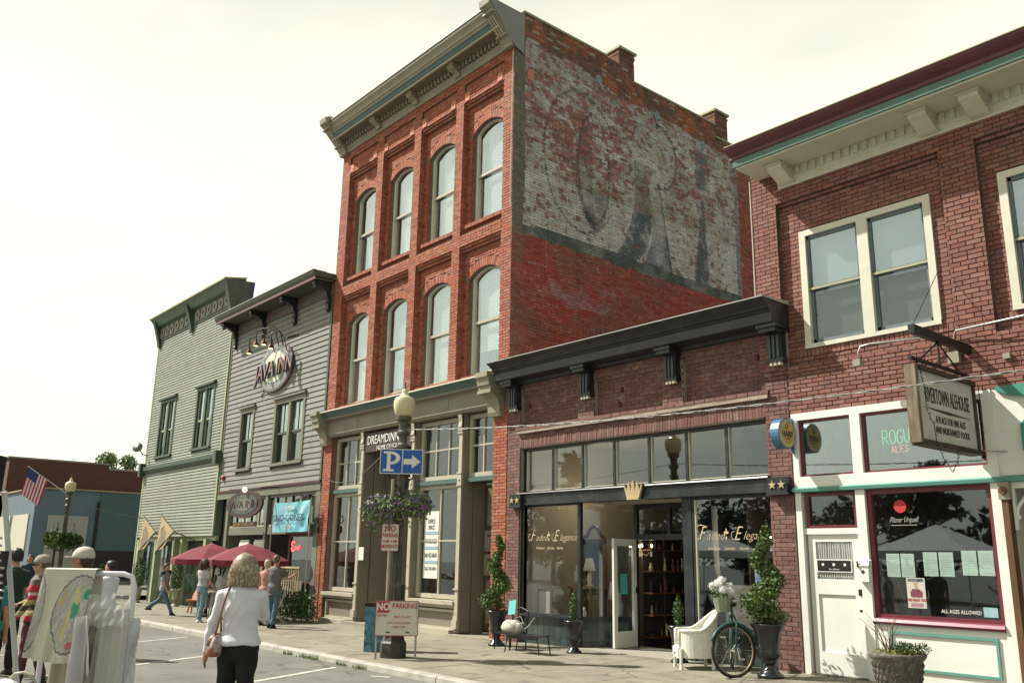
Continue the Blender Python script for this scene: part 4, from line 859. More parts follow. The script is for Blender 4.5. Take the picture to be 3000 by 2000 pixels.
w.box(-7.08, A1, FY+.008, FY+.4, 3.72, 4.2).box(-7.08, -4.6, FY+.008, FY+.4, 4.2, 4.42).box(-4.14, -1.7, FY+.008, FY+.4, 4.2, 4.42)
w.box(-7.5, -7.492, FY+.02, FY+6, 5.5, ZT)
build('wall', w, m_mort2, al)
BK.wall('y', FY, [(-7.5, A1, 6.98, ZT), (-7.5, -7.08, 4.4, 6.98), (-4.6, -4.14, 4.2, 6.98), (-1.7, -1.2, 4.2, 6.98), (-7.05, A1, 3.72, 4.2), (-7.05, -4.6, 4.2, 4.42), (-4.14, -1.7, 4.2, 4.42)], seed=21)
for (a, b), (x0, x1) in zip(bays, wins):
    BK.wall('y', FY+.1, [(a, b, 4.66, 6.93), (a, b, 4.42, 4.55)], [(x0, x1, 4.66, 6.46, 0)], seed=22)
    BK.wall('y', FY+.05, [(a, b, 6.93, 6.985)], seed=23)
    n = int((b-a)/.064)
    for i in range(n): BK.b.append(('y', FY+.09, lerp(a, b, i/n)+.005, lerp(a, b, (i+1)/n)-.005, 4.555, 4.655, random.uniform(.004, .01), False, .05))
z = 5.45
while z < 7.55: BK.b.append(('x', -7.5+.0, FY+.005, FY+.09, z, z+.052, -.0, False, .01)) if False else None; z += .0625
BK.finish(al, m_brick2)
build('corner_trim', MB().tube([(-7.515, FY-.01, 7.5), (-7.51, FY-.012, 6.5), (-7.515, FY-.01, 5.5)], .011, 6), m_cream, al)
cn = run('cornice', [(FY+.1, 7.2), (FY-.03, 7.2), (FY-.03, 7.27), (FY-.06, 7.29), (FY-.06, 7.33), (FY+.1, 7.33)], -7.0, A1, m_cream, al)
build('soffit', MB().box(-7.35, A1, FY-.6, FY+.1, 7.47, 7.5).box(-7.0, A1, FY-.06, FY+.1, 7.33, 7.47), m_cream, cn)
x = -6.9
while x < A1:
    if min(abs(x-c) for c in (-6.83, -4.66, -4.0, -1.6)) > .15: build('dentil', MB().box(x-.035, x+.035, FY-.085, FY-.06, 7.335, 7.465), m_cream, cn)
    x += .135
for c in (-6.83, -4.66, -4.0): build('bracket', MB().prism([(FY-.03, 7.22), (FY-.1, 7.24), (FY-.3, 7.34), (FY-.38, 7.38), (FY-.4, 7.46), (FY-.03, 7.47)], 'x', c-.12, c+.12).box(c-.14, c+.14, FY-.43, FY-.03, 7.43, 7.465), m_cream, cn)
run('green_fascia', [(FY+.1, 7.5), (FY-.63, 7.5), (FY-.64, 7.6), (FY+.1, 7.6)], -7.38, A1, mat('muted_green_paint', (.085, .17, .135, 1), .5, .1, 3), cn)
run('maroon_gutter', [(FY+.1, 7.6), (FY-.64, 7.6), (FY-.66, 7.62), (FY-.66, 7.67), (FY-.72, 7.71), (FY-.75, 7.76), (FY-.76, 7.8), (FY+.1, 7.8)], -7.42, A1, mat('deep_maroon_gutter', (.105, .028, .036, 1), .45, .15, 2), cn)
build('drip_edge', MB().box(-7.43, A1, FY-.775, FY-.2, 7.8, 7.812), m_cop, cn)
for (x0, x1) in wins:
    f = MB(); f.box(x0-.02, x0+.08, FY+.06, FY+.16, 4.68, 6.46).box(x1-.08, x1+.02, FY+.06, FY+.16, 4.68, 6.46).box(x0+.08, x1-.08, FY+.06, FY+.16, 6.37, 6.46).box(x0-.02, x1+.02, FY+.05, FY+.16, 4.66, 4.72).box((x0+x1)/2-.07, (x0+x1)/2+.09, FY+.06, FY+.16, 4.72, 6.37)
    wn = build('window', f, m_cream, al)
    for a, b in ((x0+.08, (x0+x1)/2-.07), ((x0+x1)/2+.09, x1-.08)):
        build('sash', MB().box(a, a+.04, FY+.1, FY+.14, 5.56, 6.37).box(b-.04, b, FY+.1, FY+.14, 5.56, 6.37).box(a, b, FY+.1, FY+.14, 6.32, 6.37).box(a, b, FY+.1, FY+.14, 5.53, 5.58), m_slate, wn)
        build('sash', MB().box(a, a+.05, FY+.13, FY+.17, 4.72, 5.53).box(b-.05, b, FY+.13, FY+.17, 4.72, 5.53).box(a, b, FY+.13, FY+.17, 4.72, 4.79), m_slate, wn)
        build('meeting_rail', MB().box(a, b, FY+.09, FY+.12, 5.53, 5.565), mat('olive_cream_paint', (.35, .33, .2, 1), .6, .1), wn)
        build('pane', MB().box(a+.04, b-.04, FY+.12, FY+.125, 5.58, 6.32), glass('pale_sky_glass', (.94, .97, .98), .17, .02), wn); build('pane', MB().box(a+.05, b-.05, FY+.15, FY+.155, 4.79, 5.53), glass('screened_glass', (.8, .81, .79), .07, .03), wn)
    build('roller_blind', MB().box(x0+.1, x1-.1, FY+.22, FY+.23, 5.5, 6.4), mat('grey_blind', (.24, .28, .29, 1), .8, .03), wn)
    build('curtain', MB().box(x0+.1, x1-.1, FY+.3, FY+.31, 4.7, 5.5), mat('grey_net_curtain', (.13, .13, .125, 1), .9, .1, 3), wn)
# white shopfront
WF = MB()
WF.box(-7.02, -4.28, FY-.03, FY+.12, 3.62, 3.72).box(-7.02, -6.93, FY-.03, FY+.12, .2, 3.62).box(-6.12, -5.98, FY-.03, FY+.12, 2.82, 3.62).box(-4.4, -4.28, FY-.03, FY+.12, .2, 3.62).box(-6.93, -4.4, FY-.03, FY+.12, 2.66, 2.82)
WF.box(-6.12, -5.99, FY-.03, FY+.12, .2, 2.66).box(-6.93, -6.12, FY+.0, FY+.12, 2.03, 2.11).box(-5.99, -4.4, FY-.01, FY+.12, .2, .97)
build('shopfront', WF, m_white, al)
build('fascia_joint', MB().box(-5.3, -5.294, FY-.034, FY-.03, 3.62, 3.72), m_stone, al)
run('green_moulding', [(FY-.02, 2.60), (FY-.07, 2.61), (FY-.08, 2.65), (FY-.05, 2.67), (FY-.02, 2.67)], -7.04, -1.2, mat('sea_green_paint', (.12, .31, .26, 1), .45, .08), al)
def redwin(x0, x1, z0, z1, gl, t=.035, nm='window'):
    f = MB().box(x0, x0+t, FY+.02, FY+.1, z0, z1).box(x1-t, x1, FY+.02, FY+.1, z0, z1).box(x0+t, x1-t, FY+.02, FY+.1, z1-t, z1).box(x0+t, x1-t, FY+.02, FY+.1, z0, z0+t)
    o = build(nm, f, m_redp, al); build('pane', MB().box(x0+t, x1-t, FY+.06, FY+.065, z0+t, z1-t), gl, o); return o
redwin(-6.93, -6.12, 2.82, 3.62, g_ale, .03, 'transom_window'); w2 = redwin(-5.98, -4.4, 2.82, 3.62, g_ale, .03, 'transom_window'); redwin(-6.88, -6.15, 2.12, 2.58, g_dark, .03, 'transom_window')
bw = redwin(-5.99, -4.4, .97, 2.6, glass('pub_glass', (.97, .97, .97), .045, .004), .06, 'pub_window')
build('sill', MB().prism([(FY+.02, .9), (FY-.05, .91), (FY-.07, .94), (FY-.05, .975), (FY+.02, .99)], 'x', -5.99, -4.4), mat('rose_maroon_paint', (.19, .042, .07, 1), .4, .1), bw)
k = MB(); 
for a, b, c, d_ in ((-5.8, -4.5, .80, .83), (-5.8, -4.5, .38, .41), (-5.8, -5.77, .41, .80), (-4.53, -4.5, .41, .80)): k.box(a, b, FY-.035, FY-.01, c, d_)
build('panel_moulding', k, mat('sea_green_paint', (.1, .3, .25, 1)), al)
po = build('post', MB().box(-4.27, -4.2, FY-.09, FY+.05, .3, 2.4).box(-4.28, -4.19, FY-.1, FY+.05, .2, .36), mat('varnished_brown_wood', (.13, .065, .03, 1), .4, .2, 6, stretch=(1, 1, .2)), al)
build('cap', MB().box(-4.29, -4.17, FY-.11, FY+.05, 2.4, 2.6), m_stone, po); build('rosette', MB().prism([(-4.23+.045*math.cos(a), 2.5+.045*math.sin(a)) for a in [i*math.pi/8 for i in range(16)]][::-1], 'y', FY-.135, FY-.11), MC['varnished_brown_wood'], po)
# door
dd = build('door', MB().box(-6.9, -6.14, FY+.06, FY+.1, .22, 2.03), m_white, al, label='white painted half glazed door')
f = MB().box(-6.9, -6.79, FY+.035, FY+.06, .22, 2.03).box(-6.25, -6.14, FY+.035, FY+.06, .22, 2.03).box(-6.79, -6.25, FY+.035, FY+.06, 1.93, 2.03).box(-6.79, -6.25, FY+.035, FY+.06, 1.24, 1.44).box(-6.79, -6.25, FY+.035, FY+.06, .22, .5)
build('stile', f, m_white, dd)
build('pane', MB().box(-6.79, -6.25, FY+.05, FY+.055, 1.44, 1.93), g_dark, dd)
cu_ = MB()
for i in range(16):
    x = lerp(-6.78, -6.27, i/15); cu_.tube([(x, FY+.07, 1.46), (x+random.uniform(-.006, .006), FY+.07, 1.92)], .024, 6)
build('curtain_lining', MB().box(-6.79, -6.25, FY+.085, FY+.09, 1.44, 1.93), mat('curtain_lining', (.34, .34, .31, 1), .9, .05), dd); build('net_curtain', cu_, mat('net_curtain', (.5, .5, .46, 1), .9, .06), dd, kind='stuff')
n1 = build('notice', MB().box(-6.79, -6.27, FY+.028, FY+.034, 1.53, 1.7), m_white, dd); build('print', MB().box(-6.775, -6.285, FY+.025, FY+.028, 1.545, 1.685), m_iron, n1)
for x in (-6.69, -6.53, -6.37): build('cup_print', MB().prism([(x+.02*math.cos(a), 1.63+.02*math.sin(a)) for a in [i*math.pi/5 for i in range(10)]][::-1], 'y', FY+.023, FY+.025), m_white, n1)
text('lettering', 'free delivery', .03, (-6.53, FY+.024, 1.57), FX, FZ, m_white, n1, .0008)
build('handle', MB().ball((-6.17, FY+.0, 1.05), .02, 8, 6).box(-6.19, -6.16, FY+.0, FY+.04, 1.24, 1.32), m_iron, dd)
build('threshold', MB().box(-6.93, -6.1, FY-.06, FY+.12, .1, .215), m_roomd, al)
mb_ = thing('mail_box', 'white mail box fixed to the post beside the white door', 'mail box', (-6.06, FY-.03, 1.45))
build('box', MB().box(-6.12, -5.97, FY-.11, FY-.03, 1.42, 1.62), m_white, mb_); build('lid', MB().prism([(FY-.03, 1.62), (FY-.125, 1.62), (FY-.1, 1.68), (FY-.03, 1.7)], 'x', -6.13, -5.96), m_white, mb_)
build('cross_mark', MB().box(-6.055, -6.035, FY-.114, FY-.11, 1.52, 1.57).box(-6.07, -6.02, FY-.1145, FY-.11, 1.538, 1.552), m_iron, mb_); build('flag', MB().box(-6.115, -6.1, FY-.135, FY-.12, 1.6, 1.68), m_iron, mb_)
# papers in the pub window
m_pap = mat('pale_green_paper', (.50, .66, .58, 1), .7, .03)
for i, x in enumerate((-5.81, -5.62, -5.33, -5.135, -4.86, -4.665)):
    z0 = 1.49+(.02*(i//2)); p = top('menu_sheet', MB().box(x, x+.175, FY+.068, FY+.071, z0, z0+.29), m_pap, 'pale green menu sheet in the alehouse window, '+['leftmost of the six', 'second from the left', 'third from the left', 'fourth from the left', 'fifth from the left', 'rightmost of the six'][i], 'menu', 'menu sheets in the alehouse window')
    o_ = p
    l = MB()
    for q in range(9): l.box(x+.02, x+.14+.02*random.random(), FY+.0665, FY+.068, z0+.03+q*.027, z0+.033+q*.027)
    build('print', l, mat('grey_ink', (.28, .4, .37, 1), .7, 0), p)
p = top('recruiting_poster', MB().box(-5.57, -5.335, FY+.064, FY+.066, 1.12, 1.485), mat('cream_poster', (.66, .63, .55, 1), .6, .03), 'cream poster headed SNOHOMISH with a man in a red coat in the alehouse window', 'poster')
text('lettering', 'SNOHOMISH', .05, (-5.452, FY+.0625, 1.455), FX, FZ, m_ink, p, .0006, .68, bold=.002); text('lettering', 'WE WANT YOU', .045, (-5.452, FY+.0625, 1.215), FX, FZ, m_redink, p, .0006, .7, bold=.002)
build('print', MB().ball((-5.452, FY+.063, 1.375), (.022, .001, .03), 8, 6).box(-5.48, -5.425, FY+.0622, FY+.064, 1.405, 1.43), mat('skin_print', (.5, .32, .22, 1), .7, .1), p)
build('print', MB().prism([(-5.52, 1.25), (-5.38, 1.25), (-5.37, 1.31), (-5.41, 1.35), (-5.5, 1.35), (-5.53, 1.3)], 'y', FY+.0624, FY+.064), mat('coat_print', (.22, .04, .09, 1), .7, .2, 30), p)
build('print', MB().box(-5.53, -5.375, FY+.0626, FY+.064, 1.135, 1.18), mat('pink_print', (.4, .25, .28, 1), .7, .3, 60), p)
text('lettering', 'ALL AGES ALLOWED', .062, (-4.92, FY+.052, 1.1), FX, FZ, m_white, bw, .001, .82)
build('sticker', MB().box(-4.66, -4.5, FY+.05, FY+.052, 1.06, 1.17), mat('blue_sticker', (.3, .45, .5, 1), .6, .2, 30), bw)
sl = MB()
for i in range(24):
    a = i*math.pi/12; sl.v.append((-5.56+.085*math.cos(a)*(1 if i % 2 else .93), FY+.05, 2.37+.085*math.sin(a)*(1 if i % 2 else .93)))
sl.f.append(tuple(range(23, -1, -1))); s_ = MB().prism([(v[0], v[2]) for v in sl.v][::-1], 'y', FY+.05, FY+.053); build('red_seal', s_, mat('red_seal', (.5, .03, .03, 1), .5, .2, 20), bw)
text('lettering', 'Pilsner Urquell', .1, (-5.53, FY+.05, 2.2), FX, FZ, mat('pale_script', (.34, .34, .3, 1), .5, 0), bw, .001, .62, .5)
build('underline', MB().box(-5.7, -5.36, FY+.05, FY+.052, 2.13, 2.138), MC['pale_script'], bw)
# neon
m_ng = mat('green_neon', (.12, .75, .3, 1), .4, 0, emit=.55); m_np = mat('pink_neon', (.9, .22, .2, 1), .4, 0, emit=.5)
ne = thing('neon_sign', 'green and pink neon ROGUE ALES sign behind the upper pane', 'neon sign', (-5.55, FY+.16, 3.25))
def strokes(par, segs, x, z, w_, h, y, r, m):
    k = MB()
    for s in segs: k.tube([(x+a*w_, y, z+b*h) for a, b in s], r, 5)
    build('tube', k, m, par, smooth=True)
GL = {'R': [[(0, 0), (0, 1), (.7, 1), (.9, .8), (.7, .5), (.1, .5)], [(.35, .5), (1, 0)]], 'O': [[(.5+.5*math.cos(i*math.pi/5), .5+.5*math.sin(i*math.pi/5)) for i in range(11)]], 'G': [[(.95, .85), (.5, 1), (.1, .75), (0, .4), (.3, 0), (.8, .05), (.95, .45), (.55, .45)]], 'U': [[(0, 1), (.05, .3), (.4, 0), (.8, .2), (.9, 1)]], 'E': [[(1, 1), (0, 1), (0, 0), (1, 0)], [(0, .5), (.7, .5)]], 'A': [[(0, 0), (.5, 1), (1, 0)], [(.2, .4), (.8, .4)]], 'L': [[(0, 1), (0, 0), (.9, 0)]], 'S': [[(.95, .85), (.5, 1), (.1, .8), (.3, .55), (.8, .45), (.9, .15), (.5, 0), (0, .15)]]}
for i, ch in enumerate('ROGUE'): strokes(ne, GL[ch], -5.77+i*.098, 3.19, .078, .19, FY+.16, .0055, m_ng)
for i, ch in enumerate('ALES'): strokes(ne, GL[ch], -5.66+i*.062, 3.08, .046, .085, FY+.16, .0055, m_np)
# right part of the front: hexagon vent, arch, recess with bracket
build('shopfront', MB().box(-4.28, A1, FY+.0, FY+.12, 2.68, 3.72).box(-2.2, -2.1, FY, FY+.12, .2, 2.6), m_white, al)
hx = [(-3.55+.55*math.cos(i*math.pi/3), 3.12+.38*math.sin(i*math.pi/3)) for i in range(6)]; hx = [(-3.98, 3.26), (-3.75, 3.5), (-3.35, 3.5), (-3.12, 3.26), (-3.12, 2.96), (-3.35, 2.76), (-3.75, 2.76), (-3.98, 2.96)]
hi = [(lerp(-3.55, x, .72), lerp(3.13, z, .66)) for x, z in hx]; vm_ = MB()
for i in range(8): vm_.prism([hx[i], hx[(i+1) % 8], hi[(i+1) % 8], hi[i]][::-1], 'y', FY-.06, FY)
vt = build('vent', vm_, m_greenp, al)
for i in range(7): build('louvre', MB().prism([(FY-.03, 2.9+i*.07), (FY+.0, 2.93+i*.07), (FY-.0, 2.945+i*.07), (FY-.035, 2.915+i*.07)], 'x', -3.85, -3.25), m_stone, vt)
ar = MB(); n = 12
P = [(lerp(-4.22, -2.6, i/n), 3.73-.15*math.sqrt(math.sin(math.pi*(i/n))+.01)) for i in range(n+1)]
for i in range(n): ar.prism([(P[i][0], P[i][1]-.02), (P[i+1][0], P[i+1][1]-.02), (P[i+1][0], 3.74), (P[i][0], 3.74)][::-1], 'y', FY-.05, FY+.0)
build('arched_band', ar, m_greenp, al)
build('recess_wall', MB().box(-4.19, A1, FY+1.3, FY+1.36, .1, 2.66).box(-4.2, -4.19, FY+.05, FY+1.3, .1, 2.66), mat('grey_white_paint', (.5, .5, .44, 1), .6, .06), al)
rd = build('door', MB().box(-4.05, -3.3, FY+1.26, FY+1.3, .2, 2.0), mat('brown_door', (.20, .09, .03, 1), .5, .2), al); build('frame', MB().box(-4.12, -4.05, FY+1.24, FY+1.3, .2, 2.07).box(-4.12, -3.2, FY+1.24, FY+1.3, 2.0, 2.07), m_greenp, rd)
br = MB().tube([(-4.17, FY+.02, 2.1), (-4.14, FY+.02, 2.3), (-4.05, FY+.02, 2.42), (-3.9, FY+.02, 2.5), (-3.8, FY+.02, 2.52)], .022, 6).box(-4.18, -3.78, FY-.01, FY+.05, 2.53, 2.6).box(-4.18, -4.15, FY-.01, FY+.05, 2.05, 2.53).ball((-4.14, FY+.02, 2.2), .03, 8, 5).ball((-3.97, FY+.02, 2.45), .03, 8, 5)
build('fretwork_bracket', br, m_white, al)
shell(al, -7.5, A1, FY+.41, 22, 7.4, m_mort2)
build('shop_wall', MB().box(-7.5+.26, A1-.26, FY+3.5, FY+3.6, .1, 4.2).box(-7.24, A1-.26, FY+.42, FY+3.5, 4.2, 4.3), m_roomd, al); build('floor', MB().box(-7.0, A1-.26, FY+.14, FY+3.5, .1, .18), m_floor, al)
build('leaning_board', MB().tube([(-5.75, FY+.5, .2), (-5.95, FY+.3, 1.5)], .03, 4).tube([(-5.6, FY+.6, .2), (-5.85, FY+.3, 1.6)], .025, 4), MC['varnished_brown_wood'], al)
# conduit with flood lamps
lp = thing('flood_lamp', 'small flood lamp on a bent conduit above the shop corner, left of the hanging sign', 'lamp', (-5.7, FY-.05, 4.4), group='conduit lamps above the alehouse')
build('conduit', MB().tube([(-4.72, FY-.04, 4.25), (-4.72, FY-.05, 4.44), (-4.76, FY-.08, 4.47), (-5.6, FY-.3, 4.47), (-5.72, FY-.33, 4.45), (-5.75, FY-.34, 4.38), (-5.75, FY-.34, 4.27)], .014, 8), m_metal, lp, smooth=True)
build('lamp_head', MB().box(-5.8, -5.7, FY-.42, FY-.3, 4.18, 4.27), m_stone, lp)
lp = thing('flood_lamp', 'second flood lamp conduit running right behind the hanging sign', 'lamp', (-4.5, FY-.05, 4.4), group='conduit lamps above the alehouse')
build('conduit', MB().tube([(-4.62, FY-.04, 4.1), (-4.62, FY-.05, 4.45), (-4.58, FY-.08, 4.5), (-3.4, FY-.2, 4.52), (-3.3, FY-.2, 4.45)], .014, 8), m_metal, lp, smooth=True)
build('junction_box', MB().box(-4.72, -4.58, FY-.08, FY, 4.1, 4.24), m_stone, lp); build('junction_box', MB().box(-4.08, -4.0, FY-.06, FY, 4.06, 4.13), m_stone, lp); build('lamp_head', MB().box(-3.36, -3.24, FY-.28, FY-.14, 4.35, 4.45), m_stone, lp)
# hanging sign
sx = -4.42
hs = thing('hanging_pub_sign', 'weathered cream pub sign in a wooden frame hanging from an iron beam', 'sign', (sx, 10.35, 3.4))
m_ow2 = mat('weathered_wood', (.15, .11, .07, 1), .8, .3, 6, col2=(.26, .22, .16, 1), c2s=4, stretch=(3, 3, .6))
Y0, Y1_, z0, z1 = 9.62, 11.1, 2.96, 3.79
build('sign_board', MB().box(sx-.09, sx-.03, Y0+.02, Y1_-.02, z0+.02, z1-.02), mat('dirty_cream_board', (.58, .57, .50, 1), .75, .15, 3, col2=(.36, .36, .31, 1), c2s=3, c2lo=.5, c2hi=.8), hs)
build('frame', MB().box(sx-.12, sx+.005, Y0-.07, Y0, z0-.02, z1+.02), m_ow2, hs); build('frame', MB().box(sx-.12, sx, Y1_-.04, Y1_+.0, z0-.02, z1+.02).box(sx-.14, sx+.015, Y0, Y1_, z0-.04, z0+.02).box(sx-.14, sx+.015, Y0, Y1_, z1-.02, z1+.03), mat('dark_brown_timber', (.06, .04, .03, 1), .7, .3, 5), hs)
AY = (0, 1, 0); m_bl = mat('faded_brown_lettering', (.06, .04, .035, 1), .7, .3, 6)
text('lettering', 'RIVERTOWN ALEHOUSE', .26, (sx-.026, 10.37, 3.5), AY, FZ, m_bl, hs, .002, .40, bold=.0)
build('swash', MB().prism([(9.75, 3.36), (10.35, 3.325), (10.95, 3.36-.02), (10.35, 3.36)], 'x', sx-.03, sx-.024), m_bl, hs)
text('lettering', 'A PLACE FOR FINE ALES', .115, (sx-.026, 10.4, 3.24), AY, FZ, m_bl, hs, .002, .62); text('lettering', 'AND NORTHWEST FOODS', .115, (sx-.026, 10.43, 3.12), AY, FZ, m_bl, hs, .002, .62)
build('beam', MB().box(sx-.1, sx-.03, 9.7, FY, 4.2, 4.3), m_iron, hs); build('hanger', MB().tube([(sx-.065, 9.6, 3.9), (sx-.065, 11.1, 3.9)], .025, 6).tube([(sx-.065, 9.75, 3.86), (sx-.065, 10.35, 4.2), (sx-.065, 10.95, 3.86)], .012, 6).tube([(sx-.065, 10.35, 3.9), (sx-.065, 10.35, 4.22)], .012, 6), m_iron, hs)
[build('hook', MB().tube([(sx-.065, q, 3.8), (sx-.065, q, 3.9)], .008, 5), m_iron, hs) for q in (9.9, 10.8)]
build('stay', MB().tube([(sx-.065, 9.75, 4.3), (sx-.3, FY, 5.4)], .005, 5), m_iron, hs); build('stay', MB().tube([(sx+.02, 11.1, 2.98), (sx+.25, FY, 2.96)], .008, 5), m_metal, hs)
ls = thing('string_lights', 'dark string of tiny lights draped around the hanging pub sign', 'string lights', (sx+.02, 10.3, 3.3))
path = [(9.62, 3.8), (9.7, 3.55), (9.72, 3.3), (9.85, 3.15), (9.88, 2.98), (10.0, 2.8), (10.2, 2.66), (10.35, 2.78), (10.4, 2.93), (10.6, 2.96), (10.85, 2.95), (11.1, 2.97), (11.16, 3.2), (11.15, 3.5), (11.14, 3.8)]
k = MB().tube([(sx+.022+.004*math.sin(i*3), a, b) for i, (a, b) in enumerate(path)], .004, 5); build('cable', k, m_iron, ls)
k = MB()
for (a, b), (c, d_) in zip(path, path[1:]):
    for q in range(4):
        y, z = lerp(a, c, q/4), lerp(b, d_, q/4); t_ = random.uniform(0, 6.28); k.tube([(sx+.022, y, z), (sx+.022+.02*random.random(), y+.035*math.cos(t_), z+.035*math.sin(t_))], .004, 4)
build('bulb', k, mat('green_wire', (.02, .05, .035, 1), .6, .1), ls, kind='stuff')
# round beer sign
HX = -6.93
hp = thing('round_beer_sign', 'round yellow and blue HARP beer sign fixed to the brick pier', 'sign', (HX, 10.93, 3.41))
cy, cz, rr_ = 10.92, 3.41, .2
cir = lambda r, n=28: [(cy+r*math.cos(2*math.pi*i/n), cz+r*math.sin(2*math.pi*i/n)) for i in range(n)]
build('rim', MB().prism(cir(rr_+.015), 'x', HX-.14, HX-.003), mat('mid_blue_paint', (.06, .16, .30, 1), .4, .1), hp); build('face', MB().prism(cir(rr_), 'x', HX-.01, HX+.002), mat('mustard_paint', (.52, .36, .10, 1), .5, .08), hp)
rg = MB(); A_ = cir(.19); B_ = cir(.155)
for i in range(28): rg.prism([A_[i], A_[(i+1) % 28], B_[(i+1) % 28], B_[i]], 'x', HX+.001, HX+.004)
build('border', rg, mat('cream_border', (.55, .48, .3, 1), .5, 0), hp)
for i, ch in enumerate('IMPORTED FROM IRELAND'):
    a = R(190-i*10.5)
    if ch != ' ': text('lettering', ch, .035, (HX+.005, cy+.172*math.cos(a), cz+.172*math.sin(a)), (0, math.sin(a), -math.cos(a)), (0, math.cos(a), math.sin(a)), m_ink, hp, .001)
text('lettering', 'HARP', .115, (HX+.004, cy, cz-.01), AY, FZ, m_ink, hp, .002, .9, bold=.003); text('lettering', 'LAGER', .035, (HX+.004, cy, cz-.075), AY, FZ, m_ink, hp, .001)
build('harp_mark', MB().tube([(HX+.004, cy-.03, cz+.06), (HX+.004, cy-.035, cz+.12), (HX+.004, cy, cz+.135), (HX+.004, cy+.03, cz+.12), (HX+.004, cy-.01, cz+.06)], .005, 5), m_ink, hp)
build('bracket', MB().box(HX-.1, HX-.04, 11.1, FY, 3.38, 3.42).box(HX-.09, HX-.05, 11.13, 11.16, 3.15, 3.65), mat('mid_blue_paint', (.06, .16, .3, 1)), hp)
# ================================================================ GREY CAFE BUILDING
m_side = mat('warm_grey_siding', (.222, .219, .198, 1), .6, .13, 2.2, rnd=.08)
m_dgrey = mat('dark_grey_green_trim', (.085, .09, .07, 1), .55, .12, 4)
m_dbrk = mat('black_green_paint', (.02, .024, .022, 1), .45, .2, 5)
m_pink = mat('dusky_pink_trim', (.22, .12, .13, 1), .55, .1, 4)
J0, J1 = -27.72, -20.97
ja = thing('grey_cafe_building', 'two storey grey clapboard cafe building between the green house and the brick block', 'building', ((J0+J1)/2, FY, .05))
jw = [(-26.5, -25.45, 4.12, 6.1), (-24.08, -22.15, 4.12, 6.1)]
def clap(par, x0, x1, z0, z1, h, holes, m, y=FY, slope=.014, name='clapboard', limit=300):
    n = round((z1-z0)/h); h = (z1-z0)/n; cnt = 0
    for k in range(n):
        a, b = z0+k*h, z0+(k+1)*h; iv = [(x0, x1)]
        for (p, q, r, s) in holes:
            if b > r+.001 and a < s-.001:
                nv = []
                for u, v in iv:
                    if q <= u or p >= v: nv.append((u, v)); continue
                    if p > u: nv.append((u, p))
                    if q < v: nv.append((q, v))
                iv = nv
        for u, v in iv:
            mid = [u, v]
            if v-u > 4: mid = [u, lerp(u, v, random.uniform(.35, .65)), v]
            for s, t in zip(mid, mid[1:]):
                build(name, MB().prism([(y+.02, a), (y-slope-.004, a), (y-.002, b+.004), (y+.02, b+.004)], 'x', s+.001, t-.001), m, par); cnt += 1
    return cnt
w = MB()
def holed_wall(mb, x0, x1, z0, z1, y0, y1, holes):
    xs = sorted(set([x0, x1]+[h[0] for h in holes]+[h[1] for h in holes])); zs = sorted(set([z0, z1]+[h[2] for h in holes]+[h[3] for h in holes]))
    for a, b in zip(xs, xs[1:]):
        for c, d in zip(zs, zs[1:]):
            mx_, mz_ = (a+b)/2, (c+d)/2
            if any(h[0] < mx_ < h[1] and h[2] < mz_ < h[3] for h in holes): continue
            mb.box(a, b, y0, y1, c, d)
holed_wall(w, J0, J1, 3.3, 9.0, FY+.021, FY+.25, jw); build('wall', w, m_dgrey, ja)
clap(ja, J0+.09, J1-.09, 3.56, 8.62, .152, jw, m_side, slope=.022)
build('corner_board', MB().box(J0, J0+.09, FY-.03, FY+.02, 3.5, 8.62), m_dgrey, ja); build('corner_board', MB().box(J1-.09, J1, FY-.03, FY+.02, 3.5, 8.62), m_dgrey, ja)
for (x0, x1, z0, z1), cc in zip(jw, (1, 2)):
    c = MB().box(x0, x0+.12, FY-.04, FY+.1, z0+.06, z1-.2).box(x1-.12, x1, FY-.04, FY+.1, z0+.06, z1-.2).box(x0, x1, FY-.04, FY+.1, z1-.2, z1-.06).box(x0-.04, x1+.04, FY-.1, FY+.1, z1-.06, z1).box(x0-.05, x1+.05, FY-.09, FY+.1, z0-.02, z0+.06)
    if cc == 2: c.box((x0+x1)/2-.07, (x0+x1)/2+.07, FY-.03, FY+.1, z0+.06, z1-.2)
    wn = build('window', c, mat('grey_green_trim', (.17, .175, .13, 1), .55, .1, 4), ja)
    sp = [(x0+.12, x1-.12)] if cc == 1 else [(x0+.12, (x0+x1)/2-.07), ((x0+x1)/2+.07, x1-.12)]
    for a, b in sp:
        s = MB().box(a, a+.045, FY+.04, FY+.08, 5.05, z1-.2).box(b-.045, b, FY+.04, FY+.08, 5.05, z1-.2).box(a, b, FY+.03, FY+.08, 5.01, 5.07).box(a, b, FY+.04, FY+.08, z1-.24, z1-.2).box((a+b)/2-.012, (a+b)/2+.012, FY+.045, FY+.075, 5.07, z1-.24).box(a, a+.045, FY+.08, FY+.11, z0+.06, 5.02).box(b-.045, b, FY+.08, FY+.11, z0+.06, 5.02).box(a, b, FY+.08, FY+.11, z0+.06, z0+.12)
        build('sash', s, m_dgrey, wn); build('pane', MB().box(a+.045, b-.045, FY+.058, FY+.063, 5.07, z1-.24), g_up, wn); build('pane', MB().box(a+.045, b-.045, FY+.095, FY+.1, z0+.12, 5.01), glass('grey_screen', (.8, .8, .76), .16), wn)
    build('window_blind', MB().box(x0+.1, x1-.1, FY+.2, FY+.21, 5.0, z1-.2), m_blind, wn); build('curtain', MB().box(x0+.1, x1-.1, FY+.2, FY+.21, z0+.05, 5.0), m_roomd, wn)
run('frieze', [(FY+.02, 8.62), (FY-.05, 8.62), (FY-.05, 8.66), (FY-.03, 8.67), (FY-.03, 9.0), (FY+.02, 9.0)], J0, J1, mat('frieze_grey', (.13, .125, .10, 1), .6, .1), ja)
